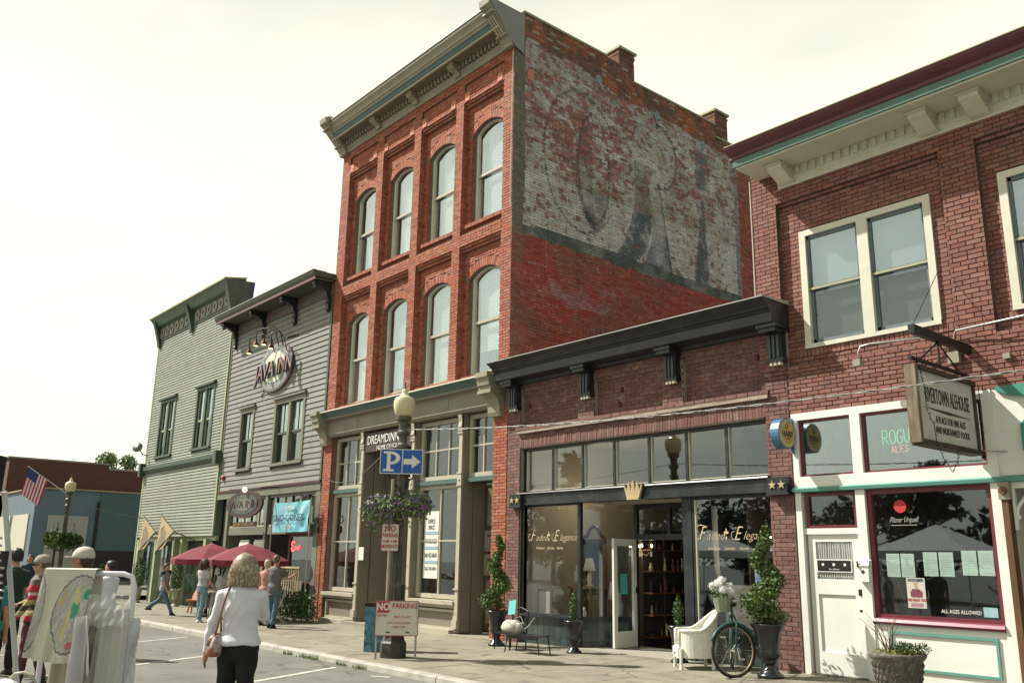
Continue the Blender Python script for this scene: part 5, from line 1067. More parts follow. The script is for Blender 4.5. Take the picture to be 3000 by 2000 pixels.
for z in (8.7, 8.86): build('pink_stripe', MB().box(J0, J1, FY-.045, FY-.03, z, z+.05), m_pink, ja)
cn = run('eaves', [(FY+.2, 8.96), (FY-.6, 8.96), (FY-.6, 9.0), (FY+.2, 9.02)], J0+.02, J1, m_dgrey, ja)
run('fascia', [(FY-.6, 8.96), (FY-.62, 8.95), (FY-.63, 9.03), (FY-.6, 9.04)], J0-.02, J1+.02, m_pink, cn); run('gutter', [(FY-.6, 9.03), (FY-.64, 9.04), (FY-.68, 9.12), (FY-.69, 9.18), (FY+.1, 9.2), (FY+.1, 9.03)], J0-.04, J1+.03, m_dgrey, cn)
build('drip_edge', MB().box(J0-.05, J1+.03, FY-.71, FY-.3, 9.185, 9.21), m_metal, cn)
for x in (-27.35, -25.25, -23.15, -21.15):
    build('bracket', MB().prism([(FY-.03, 8.2), (FY-.1, 8.22), (FY-.12, 8.36), (FY-.08, 8.44), (FY-.16, 8.56), (FY-.2, 8.7), (FY-.34, 8.78), (FY-.46, 8.82), (FY-.52, 8.78), (FY-.56, 8.84), (FY-.56, 8.95), (FY-.03, 8.95)], 'x', x-.07, x+.07).box(x-.1, x+.1, FY-.5, FY-.02, 8.88, 8.955).box(x-.085, x+.085, FY-.12, FY-.02, 8.42, 8.47).ball((x, FY-.07, 8.2), (.06, .06, .06), 8, 5).ball((x, FY-.5, 8.78), (.085, .05, .05), 8, 5), m_dbrk, cn)
# storefront
FJ = MB()
FJ.box(J0, J1, FY-.03, FY+.2, 3.3, 3.5).box(-26.95, J1, FY+.03, FY+.15, 3.22, 3.3).box(-26.95, J1, FY+.03, FY+.15, 2.2, 2.42)
for a, b in ((-26.98, -26.8), (-24.22, -24.08), (-21.22, J1)): FJ.box(a, b, FY-.01, FY+.15, -.1, 3.3)
build('shopfront', FJ, MC['grey_green_trim'], ja)
run('ledge', [(FY+.02, 3.5), (FY-.06, 3.5), (FY-.08, 3.56), (FY+.02, 3.58)], J0, J1, m_pink, ja)
tw = build('transom_window', MB().box(-26.8, -24.22, FY+.05, FY+.1, 2.42, 2.47).box(-24.08, -21.22, FY+.05, FY+.1, 2.42, 2.47), m_lightcol, ja)
for a, b, n in ((-26.8, -24.22, 5), (-24.08, -21.22, 6)):
    for i in range(n):
        p, q = lerp(a, b, i/n), lerp(a, b, (i+1)/n); build('pane', MB().box(p+.02, q-.02, FY+.08, FY+.085, 2.47, 3.22), g_shop, tw)
        if i: build('glazing_bar', MB().box(p-.02, p+.02, FY+.05, FY+.11, 2.47, 3.22), m_iron if i % 2 else m_lightcol, tw)
build('curtain', MB().box(-26.8, -21.22, FY+.16, FY+.17, 2.4, 3.25), mat('pale_green_curtain', (.36, .38, .30, 1), .8, .12, 4), ja)
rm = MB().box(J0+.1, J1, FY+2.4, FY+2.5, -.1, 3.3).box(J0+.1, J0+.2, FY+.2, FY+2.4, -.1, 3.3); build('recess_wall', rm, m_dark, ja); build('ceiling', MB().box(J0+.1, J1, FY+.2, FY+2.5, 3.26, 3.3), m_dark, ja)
build('pub_window', MB().box(-23.4, -21.22, FY+.4, FY+.46, .9, .96).box(-23.4, -21.22, FY+.4, FY+.46, 2.14, 2.2).box(-23.4, -23.3, FY+.4, FY+.46, .96, 2.14), m_redp, ja)
build('pane', MB().box(-23.3, -21.22, FY+.43, FY+.435, .96, 2.14), g_dark, ja)
for x in (-26.3, -25.3):
    mbd = build('menu_board', MB().prism([(x, 1.62), (x+.62, 1.62), (x+.86, 2.06), (x+.24, 2.06)][::-1], 'y', FY+.14, FY+.17), mat('menu_white', (.66, .66, .62, 1), .6, .05), ja)
build('wooden_fence', MB().box(-23.3, -21.3, FY-.02, FY+.02, .1, .14), m_dgrey, ja)
bench = thing('painted_sign_board', 'white board sign with dark lettering hung on the cafe rail', 'sign', (-22.2, FY-.15, .8)); sbd = build('board', MB().box(-23.2, -21.4, FY-.17, FY-.14, .74, 1.0), m_white, bench); text('lettering', 'COFFEE', .26, (-22.3, FY-.175, .865), FX, FZ, m_ink, bench, .002, 1.3, bold=.006)
rail = thing('cafe_railing', 'light wooden balustrade in front of the cafe window', 'railing', (-22.3, FY-.3, .1))
build('handrail', MB().box(-23.3, -21.3, FY-.3, FY-.24, 1.3, 1.35), mat('light_bamboo', (.42, .35, .2, 1), .6, .15), rail)
for i in range(16): build('baluster', MB().box(-23.28+i*.128, -23.25+i*.128, FY-.285, FY-.255, .1, 1.3), MC['light_bamboo'], rail)
# neon, banner, signs
ne = thing('red_neon_sign', 'small red neon word glowing in the cafe window', 'neon sign', (-22.9, FY+.38, 1.9)); k = MB(); k.tube([(-23.0, FY+.38, 1.98), (-23.1, FY+.38, 2.02), (-23.17, FY+.38, 1.93), (-23.08, FY+.38, 1.88), (-23.16, FY+.38, 1.82), (-23.1, FY+.38, 1.74), (-22.98, FY+.38, 1.79)], .014, 5).tube([(-22.93, FY+.38, 1.87), (-22.87, FY+.38, 1.8), (-22.8, FY+.38, 1.87), (-22.74, FY+.38, 1.8), (-22.68, FY+.38, 1.9)], .012, 5); build('tube', k, mat('red_neon', (1, .08, .1, 1), .4, 0, emit=2.2), ne)
ba = thing('sky_blue_banner', 'sky blue cloth banner reading SNO CONES hung on white poles', 'banner', (-22.1, 11.0, 2.6))
V_ = []; F_ = []; nx, nz_ = 26, 12
for k in range(nz_+1):
    for i in range(nx+1):
        u, v = i/nx, k/nz_; x = lerp(-23.2, -21.08, u); z = lerp(2.24, 3.04, v)-.1*u*(1-u)*(1 if v > .5 else .2); y = 10.98+.03*math.sin(u*9+v*4)*u+.02*math.sin(u*20-v*9)*u
        V_.append((x, y, z))
for k in range(nz_):
    for i in range(nx): a = k*(nx+1)+i; F_.append((a, a+1, a+nx+2, a+nx+1))
q = MB(); q.add(V_, F_); cl = build('cloth', q, mat('sky_blue_cloth', (.16, .48, .55, 1), .8, .14, 3, col2=(.35, .6, .62, 1), c2s=2), ba, smooth=True)
text('lettering', 'SNO CONES', .26, (-22.2, 10.93, 2.6), FX, FZ, m_ink, ba, .003, 1.22); text('lettering', 'SUMMER', .13, (-22.15, 10.94, 2.87), FX, FZ, m_white, ba, .003, 1.1); text('lettering', '$1.50', .17, (-22.2, 10.94, 2.36), FX, FZ, mat('pink_lettering', (.6, .4, .42, 1), .7, 0), ba, .003, 1.1)
for x in (-23.25, -21.05): build('pole', MB().tube([(x, 10.98, .06), (x, 10.98, 3.1)], .018, 6), m_lightcol, ba)
m_mar = mat('maroon_brown_board', (.05, .02, .024, 1), .5, .2, 5); m_slt = mat('slate_board', (.07, .085, .09, 1), .5, .15, 5)
ov = thing('oval_hanging_sign', 'dark oval JAVA INN sign hanging over the cafe entrance', 'sign', (-23.6, 10.3, 2.98))
el = lambda rx, rz, n=32, cx=-23.6, cz=2.97: [(cx+rx*math.cos(2*math.pi*i/n), cz+rz*math.sin(2*math.pi*i/n)) for i in range(n)][::-1]
build('board', MB().prism(el(1.16, .37), 'y', 10.27, 10.33), m_mar, ov); build('inner_board', MB().prism(el(.86, .27), 'y', 10.262, 10.275), m_slt, ov); build('centre_oval', MB().prism(el(.5, .19), 'y', 10.255, 10.265), mat('dull_oval', (.16, .16, .14, 1), .6), ov)
text('lettering', 'JAVA INN', .3, (-23.6, 10.25, 2.97), FX, FZ, m_mar, ov, .004, 1.45, bold=.0); text('lettering', 'COFFEE HOUSE', .1, (-23.6, 10.258, 3.16), FX, FZ, m_stone, ov, .003, 1.0); text('lettering', 'ESPRESSO', .1, (-23.6, 10.258, 2.77), FX, FZ, m_stone, ov, .003, 1.0)
build('hanger', MB().tube([(-24.7, 10.3, 3.42), (-22.6, 10.3, 3.38)], .018, 6).tube([(-23.6, 10.3, 3.4), (-23.4, FY, 3.5)], .018, 6), m_iron, ov)
build('lamp', MB().ball((-23.45, 10.2, 3.36), (.09, .07, .07), 10, 6), mat('lit_sign_lamp', (1, .85, .5, 1), .5, 0, emit=1.1), ov)
ss = thing('small_board_sign', 'narrow dark board with gold words under the oval sign', 'sign', (-25.1, 11, 2.5)); build('board', MB().box(-25.95, -24.35, 11.0, 11.04, 2.42, 2.56), m_mar, ss); [text('lettering', w_, .12, (q, 10.995, 2.485), FX, FZ, mat('amber_lettering', (.4, .25, .1, 1), .6, 0), ss, .002, 1.0) for w_, q in (('GENUINE', -25.65), ('COFFEE', -25.08), ('BAR', -24.62))]
# round wall sign with banner
rs = thing('round_wall_sign', 'round blue grey and cream JAVA INN sign high on the grey siding', 'sign', (-24.15, 11.15, 7.1))
cc = (-24.15, 7.06)
def disc(r, y0, y1, m, nm, n=36): return build(nm, MB().prism([(cc[0]+r*math.cos(2*math.pi*i/n), cc[1]+r*.66*math.sin(2*math.pi*i/n)*1.0) for i in range(n)][::-1], 'y', y0, y1), m, rs)
disc(1.1, 11.1, 11.15, mat('dusky_pink_board', (.35, .22, .24, 1), .6, .1), 'rim'); disc(1.05, 11.09, 11.1, mat('blue_grey_board', (.22, .25, .28, 1), .6, .1), 'ring'); disc(.72, 11.08, 11.09, mat('cream_disc', (.68, .66, .56, 1), .6, .04), 'disc')
for s, z, a0 in (('GOURMET COFFEE ICE CREAM', 0, 1), ('FRESH ROASTED COFFEES', 0, -1)):
    n = len(s)
    for i, ch in enumerate(s):
        if ch == ' ': continue
        t = lerp(-1.05, 1.05, i/(n-1)); a = math.pi/2-t if a0 > 0 else -math.pi/2+t
        p = (cc[0]+.9*math.cos(a), 11.085, cc[1]+.9*.66*math.sin(a)); dx, dz = (math.sin(a), -math.cos(a)) if a0 > 0 else (-math.sin(a), math.cos(a))
        text('lettering', ch, .15, p, (dx, 0, dz), (-dz, 0, dx), m_cream, rs, .002, .8, bold=.003)
bn = build('word_board', MB().prism([(-25.35, 6.62), (-24.15, 6.72), (-22.8, 6.72), (-22.72, 7.22), (-24.1, 7.28), (-25.3, 7.2)][::-1], 'y', 11.04, 11.08), MC['dusky_pink_board'], rs) if False else None
text('lettering', 'JAVA INN', .66, (-24.05, 11.02, 6.97), (1, 0, .03), FZ, m_ink, rs, .02, .86, .12, bold=.018); text('lettering', 'JAVA INN', .66, (-24.05, 11.0, 6.98), (1, 0, .03), FZ, mat('rose_brown_letters', (.34, .21, .18, 1), .5, .1), rs, .012, .86, .12)
gn = thing('gooseneck_lamps', 'row of four bronze gooseneck lamps over the round wall sign', 'lamp', (-23.7, 10.8, 7.6))
build('mounting_bar', MB().tube([(-23.6, FY-.02, 7.88), (-22.9, FY-.02, 7.84)], .025, 6), m_iron, gn)
for i, (x, z) in enumerate(((-24.95, 7.52), (-24.5, 7.68), (-23.95, 7.62), (-23.45, 7.42))):
    y = 10.6; x2 = lerp(x, -23.2, .45)
    build('gooseneck', MB().tube([(x2, FY-.02, z-.05), (x2, FY-.15, z+.0), (x2, FY-.25, z+.35), (lerp(x2, x, .4), FY-.4, z+.55), (x, y, z+.48), (x, y, z+.2)], .014, 6), m_iron, gn, smooth=True)
    l = build('lamp_shade', MB().lathe(x, y, [(.09, z), (.085, z+.06), (.03, z+.12), (.03, z+.2)], 12, False), mat('bronze_lamp', (.14, .07, .03, 1), .35, .2, metal=.6), gn, smooth=True); build('bulb', MB().ball((x, y, z+.01), (.07, .07, .03), 10, 6), MC['lit_sign_lamp'], l)
build('alarm_bell', MB().ball((-27.35, FY-.05, 3.98), (.08, .06, .09), 10, 6), mat('alarm_red', (.35, .05, .05, 1), .5), ja)
shell(ja, J0, J1, FY+.26, 22, 9.0, m_side, side_r=False)
# ================================================================ GREEN BUILDING
G0, G1 = -35.15, -27.85
m_grn = mat('sage_green_siding', (.255, .275, .225, 1), .6, .12, 2.2, rnd=.08); m_dgn = mat('dark_green_trim', (.055, .085, .06, 1), .5, .15, 4); m_mgn = mat('mid_green_paint', (.12, .17, .12, 1), .5, .12, 4); m_lgn = mat('pale_green_trim', (.36, .40, .24, 1), .5, .08)
gr = thing('green_building', 'tall sage green clapboard building with a dark patterned cornice', 'building', ((G0+G1)/2, FY, 0))
gw = [(-34.05, -32.4, 5.07, 7.33), (-30.42, -28.78, 5.07, 7.33)]
w = MB(); holed_wall(w, G0, G1, 2.2, 10.2, FY+.021, FY+.25, gw); build('wall', w, m_mgn, gr)
clap(gr, G0+.1, G1-.08, 4.8, 9.75, .1, gw, m_grn, slope=.024)
clap(gr, G0+.1, G1-.1, 2.2, 4.55, .1, [], m_grn, slope=.024)
build('corner_board', MB().box(G0, G0+.1, FY-.03, FY+.02, -.1, 9.75), m_lgn, gr); build('corner_board', MB().box(G1-.1, G1, FY-.03, FY+.02, 2.2, 4.55).box(G1-.08, G1, FY-.03, FY+.02, 4.85, 9.75), m_lgn, gr)
run('belt_cornice', [(FY+.02, 4.55), (FY-.06, 4.55), (FY-.1, 4.62), (FY-.14, 4.66), (FY-.15, 4.8), (FY+.02, 4.84)], G0-.05, G1+.1, m_dgn, gr)
build('bracket', MB().box(G1-.12, G1+.12, FY-.22, FY, 4.45, 4.88), m_dgn, gr); build('bracket', MB().box(G0-.08, G0+.12, FY-.22, FY, 4.45, 4.95), m_dgn, gr)
for (x0, x1, z0, z1) in gw:
    c = MB().box(x0, x0+.13, FY-.04, FY+.1, z0+.06, z1-.2).box(x1-.13, x1, FY-.04, FY+.1, z0+.06, z1-.2).box(x0, x1, FY-.04, FY+.1, z1-.2, z1-.08).box(x0-.05, x1+.05, FY-.12, FY+.1, z1-.08, z1).box(x0-.04, x1+.04, FY-.09, FY+.1, z0-.02, z0+.06).box((x0+x1)/2-.08, (x0+x1)/2+.08, FY-.03, FY+.1, z0+.06, z1-.2)
    wn = build('window', c, m_dgn, gr)
    for a, b in ((x0+.13, (x0+x1)/2-.08), ((x0+x1)/2+.08, x1-.13)):
        build('sash', MB().box(a, a+.04, FY+.03, FY+.08, z0+.06, z1-.2).box(b-.04, b, FY+.03, FY+.08, z0+.06, z1-.2).box(a+.04, b-.04, FY+.03, FY+.08, 6.05, 6.12), m_lgn, wn)
        build('pane', MB().box(a+.04, b-.04, FY+.05, FY+.055, 6.12, z1-.2), glass('bright_pane', (.95, .97, .97), .25), wn); build('pane', MB().box(a+.04, b-.04, FY+.05, FY+.055, z0+.06, 6.05), g_dark, wn)
    build('window_blind', MB().box(x0+.1, x1-.1, FY+.15, FY+.16, 6.1, z1-.2), m_blind, wn); build('curtain', MB().box(x0+.1, x1-.1, FY+.16, FY+.17, z0, 6.1), m_dark, wn)
cn = run('cornice', [(FY+.02, 9.75), (FY-.04, 9.75), (FY-.04, 9.8), (FY-.06, 9.82), (FY-.06, 10.3), (FY-.22, 10.34), (FY-.34, 10.5), (FY-.44, 10.62), (FY+.3, 10.75), (FY+.3, 9.75)], G0-.06, G1+.02, m_mgn, gr)
build('cap', MB().prism([(FY-.48, 10.6), (FY-.48, 10.66), (FY+.3, 10.8), (FY+.3, 10.74)], 'x', G0-.1, G1+.06), m_cop, cn)
m_pt = mat('pale_taupe_fretwork', (.27, .25, .2, 1), .6, .1)
for i in range(13):
    if i == 6: continue
    x = lerp(-34.7, -28.4, i/12)
    f = MB(); a = .2
    P8 = lambda r: [(x+r*math.cos(k*math.pi/4+math.pi/8), 10.06+r*math.sin(k*math.pi/4+math.pi/8)) for k in range(8)]
    A_, B_ = P8(.21), P8(.09)
    for k in range(8): f.prism([A_[k], A_[(k+1) % 8], B_[(k+1) % 8], B_[k]][::-1], 'y', FY-.09, FY-.06)
    f.box(x-.2, x+.2, FY-.085, FY-.06, 9.84, 9.87); build('fretwork', f, m_pt, cn)
for x in (-34.95, -31.55, -28.0): build('bracket', MB().prism([(FY-.04, 9.5), (FY-.1, 9.52), (FY-.16, 9.8), (FY-.28, 10.2), (FY-.38, 10.5), (FY-.04, 10.5)], 'x', x-.1, x+.1), m_dgn, cn)
build('end_panel', MB().prism([(FY-.04, 9.1), (FY-.44, 10.6), (FY+.5, 10.68), (FY+.4, 9.1)], 'x', G1+.02, G1+.08), mat('grey_green_sheet', (.10, .11, .08, 1), .5, .15), cn); build('flashing', MB().prism([(FY+.4, 9.1), (FY+.5, 10.68), (FY+.6, 10.68), (FY+.5, 9.1)], 'x', G1+.02, G1+.09), mat('blue_violet_flashing', (.06, .07, .22, 1), .5, .1), cn)
# ground floor
gf = MB().box(G0, G1, FY+.1, FY+.2, 2.05, 2.2)
for x in (-34.9, -33.0, -31.2, -30.5, -28.45): gf.box(x-.09, x+.09, FY-.02, FY+.2, -.12, 2.1)
build('shopfront', gf, m_lgn, gr); build('shop_wall', MB().box(G0, G1, FY+.6, FY+.7, -.1, 2.2), m_dgn, gr)
for x0, x1 in ((-34.8, -33.1), (-32.9, -31.3), (-30.4, -28.55)):
    o = build('shop_window', MB().box(x0, x1, FY+.3, FY+.36, .3, .38).box(x0, x1, FY+.3, FY+.36, 1.9, 2.0), m_dgn, gr); build('pane', MB().box(x0, x1, FY+.33, FY+.335, .38, 1.9), g_dark, o); build('display_panel', MB().box(x0+.2, x1-.3, FY+.5, FY+.52, .9, 1.6), mat('amber_display', (.3, .22, .1, 1), .7, .3, 5), o)
dsh = thing('satellite_dish', 'grey satellite dish on the left edge of the green building', 'satellite dish', (-35.2, FY-.3, 5.6)); build('dish', MB().lathe(0, 0, [(.02, .0), (.2, .03), (.32, .09), (.33, .1)], 18).xf(Matrix.Translation((-35.15, FY-.35, 5.55)) @ Vector((.75, -.6, .25)).to_track_quat('Z', 'Y').to_matrix().to_4x4() @ Matrix.Scale(.6, 4)), mat('grey_dish', (.25, .25, .24, 1), .5), dsh, smooth=True); build('arm', MB().tube([(-35.15, FY-.33, 5.55), (-35.0, FY-.2, 5.3), (-34.95, FY, 5.25)], .02, 6), m_iron, dsh)
shell(gr, G0, G1, FY+.71, 22, 10.2, m_grn)
# diagonal flags
m_yel = mat('buff_yellow_cloth', (.44, .34, .18, 1), .8, .1, 3); m_fig = mat('grey_brown_print', (.24, .19, .14, 1), .8, .2)
for i, (x, lab) in enumerate(((-33.15, 'buff yellow diamond flag nearest the far corner building'), (-31.35, 'buff yellow diamond flag nearest the red umbrellas'))):
    y = 10.75; fl = thing('diamond_flag', lab, 'flag', (x, y, 2.3), group='yellow flags on the green building')
    P = [(x, 2.85), (x+1.35, 2.33), (x-.15, 1.66), (x-.35, 1.72)]
    build('cloth', MB().prism([(x, 2.85), (x+1.3, 2.36), (x+.35, 1.78), (x-.3, 1.68)][::-1], 'y', y-.008, y+.008), m_yel, fl); build('border', MB().prism([(x+1.3, 2.36), (x+1.36, 2.33), (x-.28, 1.6), (x-.3, 1.68)][::-1], 'y', y-.012, y+.012), m_iron, fl)
    build('printed_figure', MB().prism([(x+.05, 2.45), (x+.3, 2.55), (x+.6, 2.3), (x+.5, 2.0), (x+.3, 1.86), (x-.1, 1.8), (x-.12, 2.0), (x+.05, 2.2)][::-1], 'y', y-.012, y-.008), m_fig, fl); build('pole', MB().tube([(x-.1, y, 2.92), (x+1.38, y, 2.32), (x+2.0, FY, 2.06)], .02, 6), m_iron, fl)
# ================================================================ CORNER BUILDINGS ACROSS THE SIDE STREET
m_blue = mat('steel_blue_render', (.115, .165, .20, 1), .7, .08, 1.5); m_teal = mat('blue_green_render', (.075, .125, .13, 1), .7, .08, 1.5); m_pal = mat('pale_grey_panel', (.35, .35, .30, 1), .7, .08, 2)
bl = thing('blue_corner_building', 'single storey blue rendered building on the far corner with pale boarded windows', 'building', (-55, 12, 0))
build('wall', MB().box(-64, -52, FY, 30, -.2, 4.85), m_blue, bl); build('painted_wall', MB().box(-52, -51.95, 14.4, 30, 1.72, 4.86), m_teal, bl); build('coping', MB().box(-64.1, -51.9, FY-.1, 30, 4.85, 4.93), mat('tan_flashing', (.35, .25, .14, 1), .6), bl)
build('panel', MB().box(-51.99, -51.94, 11.9, 13.9, -.1, 3.5), m_pal, bl); build('divider', MB().box(-51.96, -51.9, 14.25, 14.4, 0, 4.3), m_iron, bl)
for x0, x1 in ((-56.5, -52.9), (-61.5, -57.2)): build('panel', MB().box(x0, x1, FY-.06, FY, 1.2, 3.55), mat('cream_board', (.55, .52, .42, 1), .7, .06), bl); build('window', MB().box(x0+.6, x0+2.0, FY-.08, FY, .4, 1.2), m_dark, bl)
build('shop_window', MB().box(-51.98, -51.93, 14.4, 30, .2, 1.72), m_dark, bl)
rb = thing('far_brick_building', 'two storey dark red brick building rising behind the blue corner building', 'building', (-62, 15, 0))
mfb = mat('far_red_brick', (.105, .05, .042, 1), .9, .12, 3)
build('wall', MB().box(-75, -60, FY, 16.9, -.2, 7.05).box(-75, -60, 16.9, 34, -.2, 6.75), mfb, rb)
build('coping', MB().box(-75.1, -59.95, FY-.1, 16.9, 7.05, 7.15).box(-75.1, -59.95, 16.9, 34, 6.75, 6.85), mat('grey_coping', (.22, .22, .2, 1), .7), rb)
fb = MB()
for k in range(22):
    z = 4.95+k*.095
    fb.box(-60+.0, -59.985, FY, 34 if z < 6.7 else 16.9, z, z+.08)
build('brick_courses', fb, mfb, rb, kind='stuff')
# ================================================================ GROUND
m_asph = mat('worn_asphalt', (.18, .174, .152, 1), .92, .16, 1.2, .5, 160, crack=.45, col2=(.13, .125, .11, 1), c2s=.5, c2lo=.4, c2hi=.7)
m_conc = mat('sidewalk_concrete', (.255, .235, .18, 1), .9, .14, 2.5, .3, 120, crack=.7, rnd=.05, col2=(.17, .155, .12, 1), c2s=.9, c2lo=.45, c2hi=.75)
m_kerb = mat('kerb_stone', (.42, .40, .35, 1), .85, .16, 5, .2, 60, col2=(.24, .23, .2, 1), c2s=3, c2lo=.5, c2hi=.75)
m_line = mat('worn_line_paint', (.50, .49, .43, 1), .8, .2, 10, col2=(.22, .21, .18, 1), c2s=9, c2lo=.52, c2hi=.7)
st = top('street', MB().add([(-300, -300, .03), (200, -300, .03), (200, 7.2, .03), (-300, 7.2, .03), (-50, 7.2, .03), (-50, 300, .03), (-36.5, 300, .03), (-36.5, 7.2, .03)], [(0, 1, 2, 3), (4, 7, 6, 5)]), m_asph, None, None, kind='structure')
gd = top('ground', MB().add([(-400, -400, -.14), (300, -400, -.14), (300, 400, -.14), (-400, 400, -.14)], [(0, 1, 2, 3)]), m_roof, None, None, kind='structure')
sw_ = thing('sidewalk', None, None, (-18, 9, 0)); sw_['kind'] = 'structure'
xs = [-36.4+1.22*i for i in range(31)]; ys = [7.34, 8.3, 9.27, 10.24, FY+.1]
b = MB()
for a, c in zip(xs, xs[1:]): b.add([(a, 7.3, gz(a, 7.3)-.02), (c, 7.3, gz(c, 7.3)-.02), (c, FY+.3, gz(c, FY)-.02), (a, FY+.3, gz(a, FY)-.02)], [(0, 1, 2, 3)])
build('bed', b, mat('joint_dirt', (.06, .055, .045, 1), .95, .2), sw_)
for a, c in zip(xs, xs[1:]):
    for p, q in zip(ys, ys[1:]):
        e = .005; t = random.uniform(-.002, .002); A, B_, P, Q = a+e, c-e, p+e, q-e
        v = [(A, P, gz(A, P)+t), (B_, P, gz(B_, P)+t), (B_, Q, gz(B_, min(Q, FY))+t), (A, Q, gz(A, min(Q, FY))+t)]
        build('slab', MB().add([(x, y, z-.1) for x, y, z in v]+v, [(3, 2, 1, 0), (4, 5, 6, 7), (0, 1, 5, 4), (1, 2, 6, 5), (2, 3, 7, 6), (3, 0, 4, 7)]), m_conc, sw_)
kb = thing('kerb', None, None, (-18, 7.25, 0)); kb['kind'] = 'structure'
for i in range(16):
    a = -36.4+2.4*i; t = random.uniform(-.006, .006)
    build('kerb_stone', MB().prism([(7.19+t, -.1), (7.2+t, .1), (7.215+t, .118), (7.335, .123), (7.335, -.1)], 'x', a+.006, a+2.394), m_kerb, kb)
build('dirt', MB().prism([(7.335, -.05), (7.335, .1), (7.345, .1), (7.345, -.05)], 'x', -36, -1), MC['joint_dirt'], kb)
for x in (-24.0, -21.0, -18.05, -15.1, -12.2, -9.25, -6.3):
    v = [(x-.055, 6.95), (x+.055, 6.95), (x+.055+2.6, 1.6), (x-.055+2.6, 1.6)]
    top('parking_line', MB().add([(p, q, .034) for p, q in v], [(3, 2, 1, 0)]), m_line, None, None, kind='structure')
top('parking_line', MB().add([(-11.1, 6.9, .034), (-10.85, 7.06, .034), (-10.8, 6.98, .034), (-11.05, 6.82, .034)], [(0, 3, 2, 1)]), m_line, None, None, kind='structure')
fs = thing('far_sidewalk', None, None, (-58, 9, 0)); fs['kind'] = 'structure'; build('paving', MB().box(-80, -50, 7.25, FY+.05, -.1, .1).box(-52, -50, FY, 60, -.1, .1), m_conc, fs)
gt = MB()
for x in [-13.3, -13.6, -14.2, -12.4, -11.9]:
    for k in range(60):
        p = Vector((x+random.gauss(0, .09), 7.17+random.gauss(0, .03), .03)); a = random.uniform(0, 6.28); h = random.uniform(.03, .09)
        gt.add([p, p+Vector((.012*math.cos(a), .012*math.sin(a), 0)), p+Vector((random.gauss(0, .03), random.gauss(0, .02), h))], [(0, 1, 2)])
top('kerb_weeds', gt, mat('weed_green', (.12, .2, .03, 1), .7, .2), 'small green weeds growing in the gutter along the kerb', 'weeds', kind='stuff')

# ================================================================ LAMP POSTS
m_post = mat('brown_grey_iron', (.075, .065, .045, 1), .5, .25, 8, col2=(.16, .14, .10, 1), c2s=6)
m_globe = mat('cream_lamp_glass', (.66, .60, .38, 1), .3, .04, 4, sss=.2)
def lamp_post(x, y, z, s, lab):
    t = thing('lamp_post', lab, 'lamp post', (x, y, z), group='acorn street lamps')
    P = lambda pr: [(r*s, z+h*s) for r, h in pr]
    build('base', MB().lathe(x, y, P([(.205, 0), (.205, .22), (.18, .25), (.165, .3), (.15, .36), (.115, .6), (.09, .74), (.1, .8), (.08, .84)]), 8), mat('dark_base_iron', (.05, .045, .035, 1), .55, .3, 6), t)
    pr = []; n = 16
    sh_ = MB()
    V_ = []
    for k, (r, h) in enumerate([(.08, .82), (.075, 1.5), (.068, 2.6), (.06, 3.25)]):
        for i in range(32): a = 2*math.pi*i/32; q = r*(1 if i % 2 else .86)*s; V_.append((x+q*math.cos(a), y+q*math.sin(a), z+h*s))
    F_ = [(k*32+i, k*32+(i+1) % 32, (k+1)*32+(i+1) % 32, (k+1)*32+i) for k in range(3) for i in range(32)]
    sh_.add(V_, F_); build('shaft', sh_, m_post, t)
    build('capital', MB().lathe(x, y, P([(.06, 3.2), (.1, 3.25), (.1, 3.29), (.07, 3.32), (.07, 3.42), (.11, 3.46), (.11, 3.5), (.075, 3.53), (.08, 3.66), (.13, 3.7), (.13, 3.75)]), 14), m_post, t, smooth=False)
    build('globe', MB().lathe(x, y, P([(.1, 3.74), (.15, 3.8), (.175, 3.9), (.178, 3.99), (.165, 4.05), (.14, 4.075), (.1, 4.09), (.06, 4.13), (.045, 4.17), (.05, 4.19), (.03, 4.22)]), 20), m_globe, t, smooth=True)
    build('finial', MB().lathe(x, y, P([(.02, 4.21), (.026, 4.24), (.014, 4.27), (.02, 4.3), (.002, 4.36)]), 10), mat('green_brass', (.16, .16, .09, 1), .4, .2, metal=.4), t)
    return t
lamp_post(-12.16, 7.92, .12, 1, 'cream acorn street lamp carrying the blue parking sign and flower baskets')
lx, ly = -32.2, 7.92; lamp_post(lx, ly, .0, .95, 'far acorn street lamp in front of the blue corner building')
m_leaf = mat('basket_leaf_green', (.16, .24, .08, 1), .6, .25, 9, rnd=.3); m_pur = mat('purple_petals', (.24, .08, .34, 1), .6, .2, 9, rnd=.4); m_dleaf = mat('dark_leaf_green', (.045, .09, .02, 1), .6, .3, 9, rnd=.3)
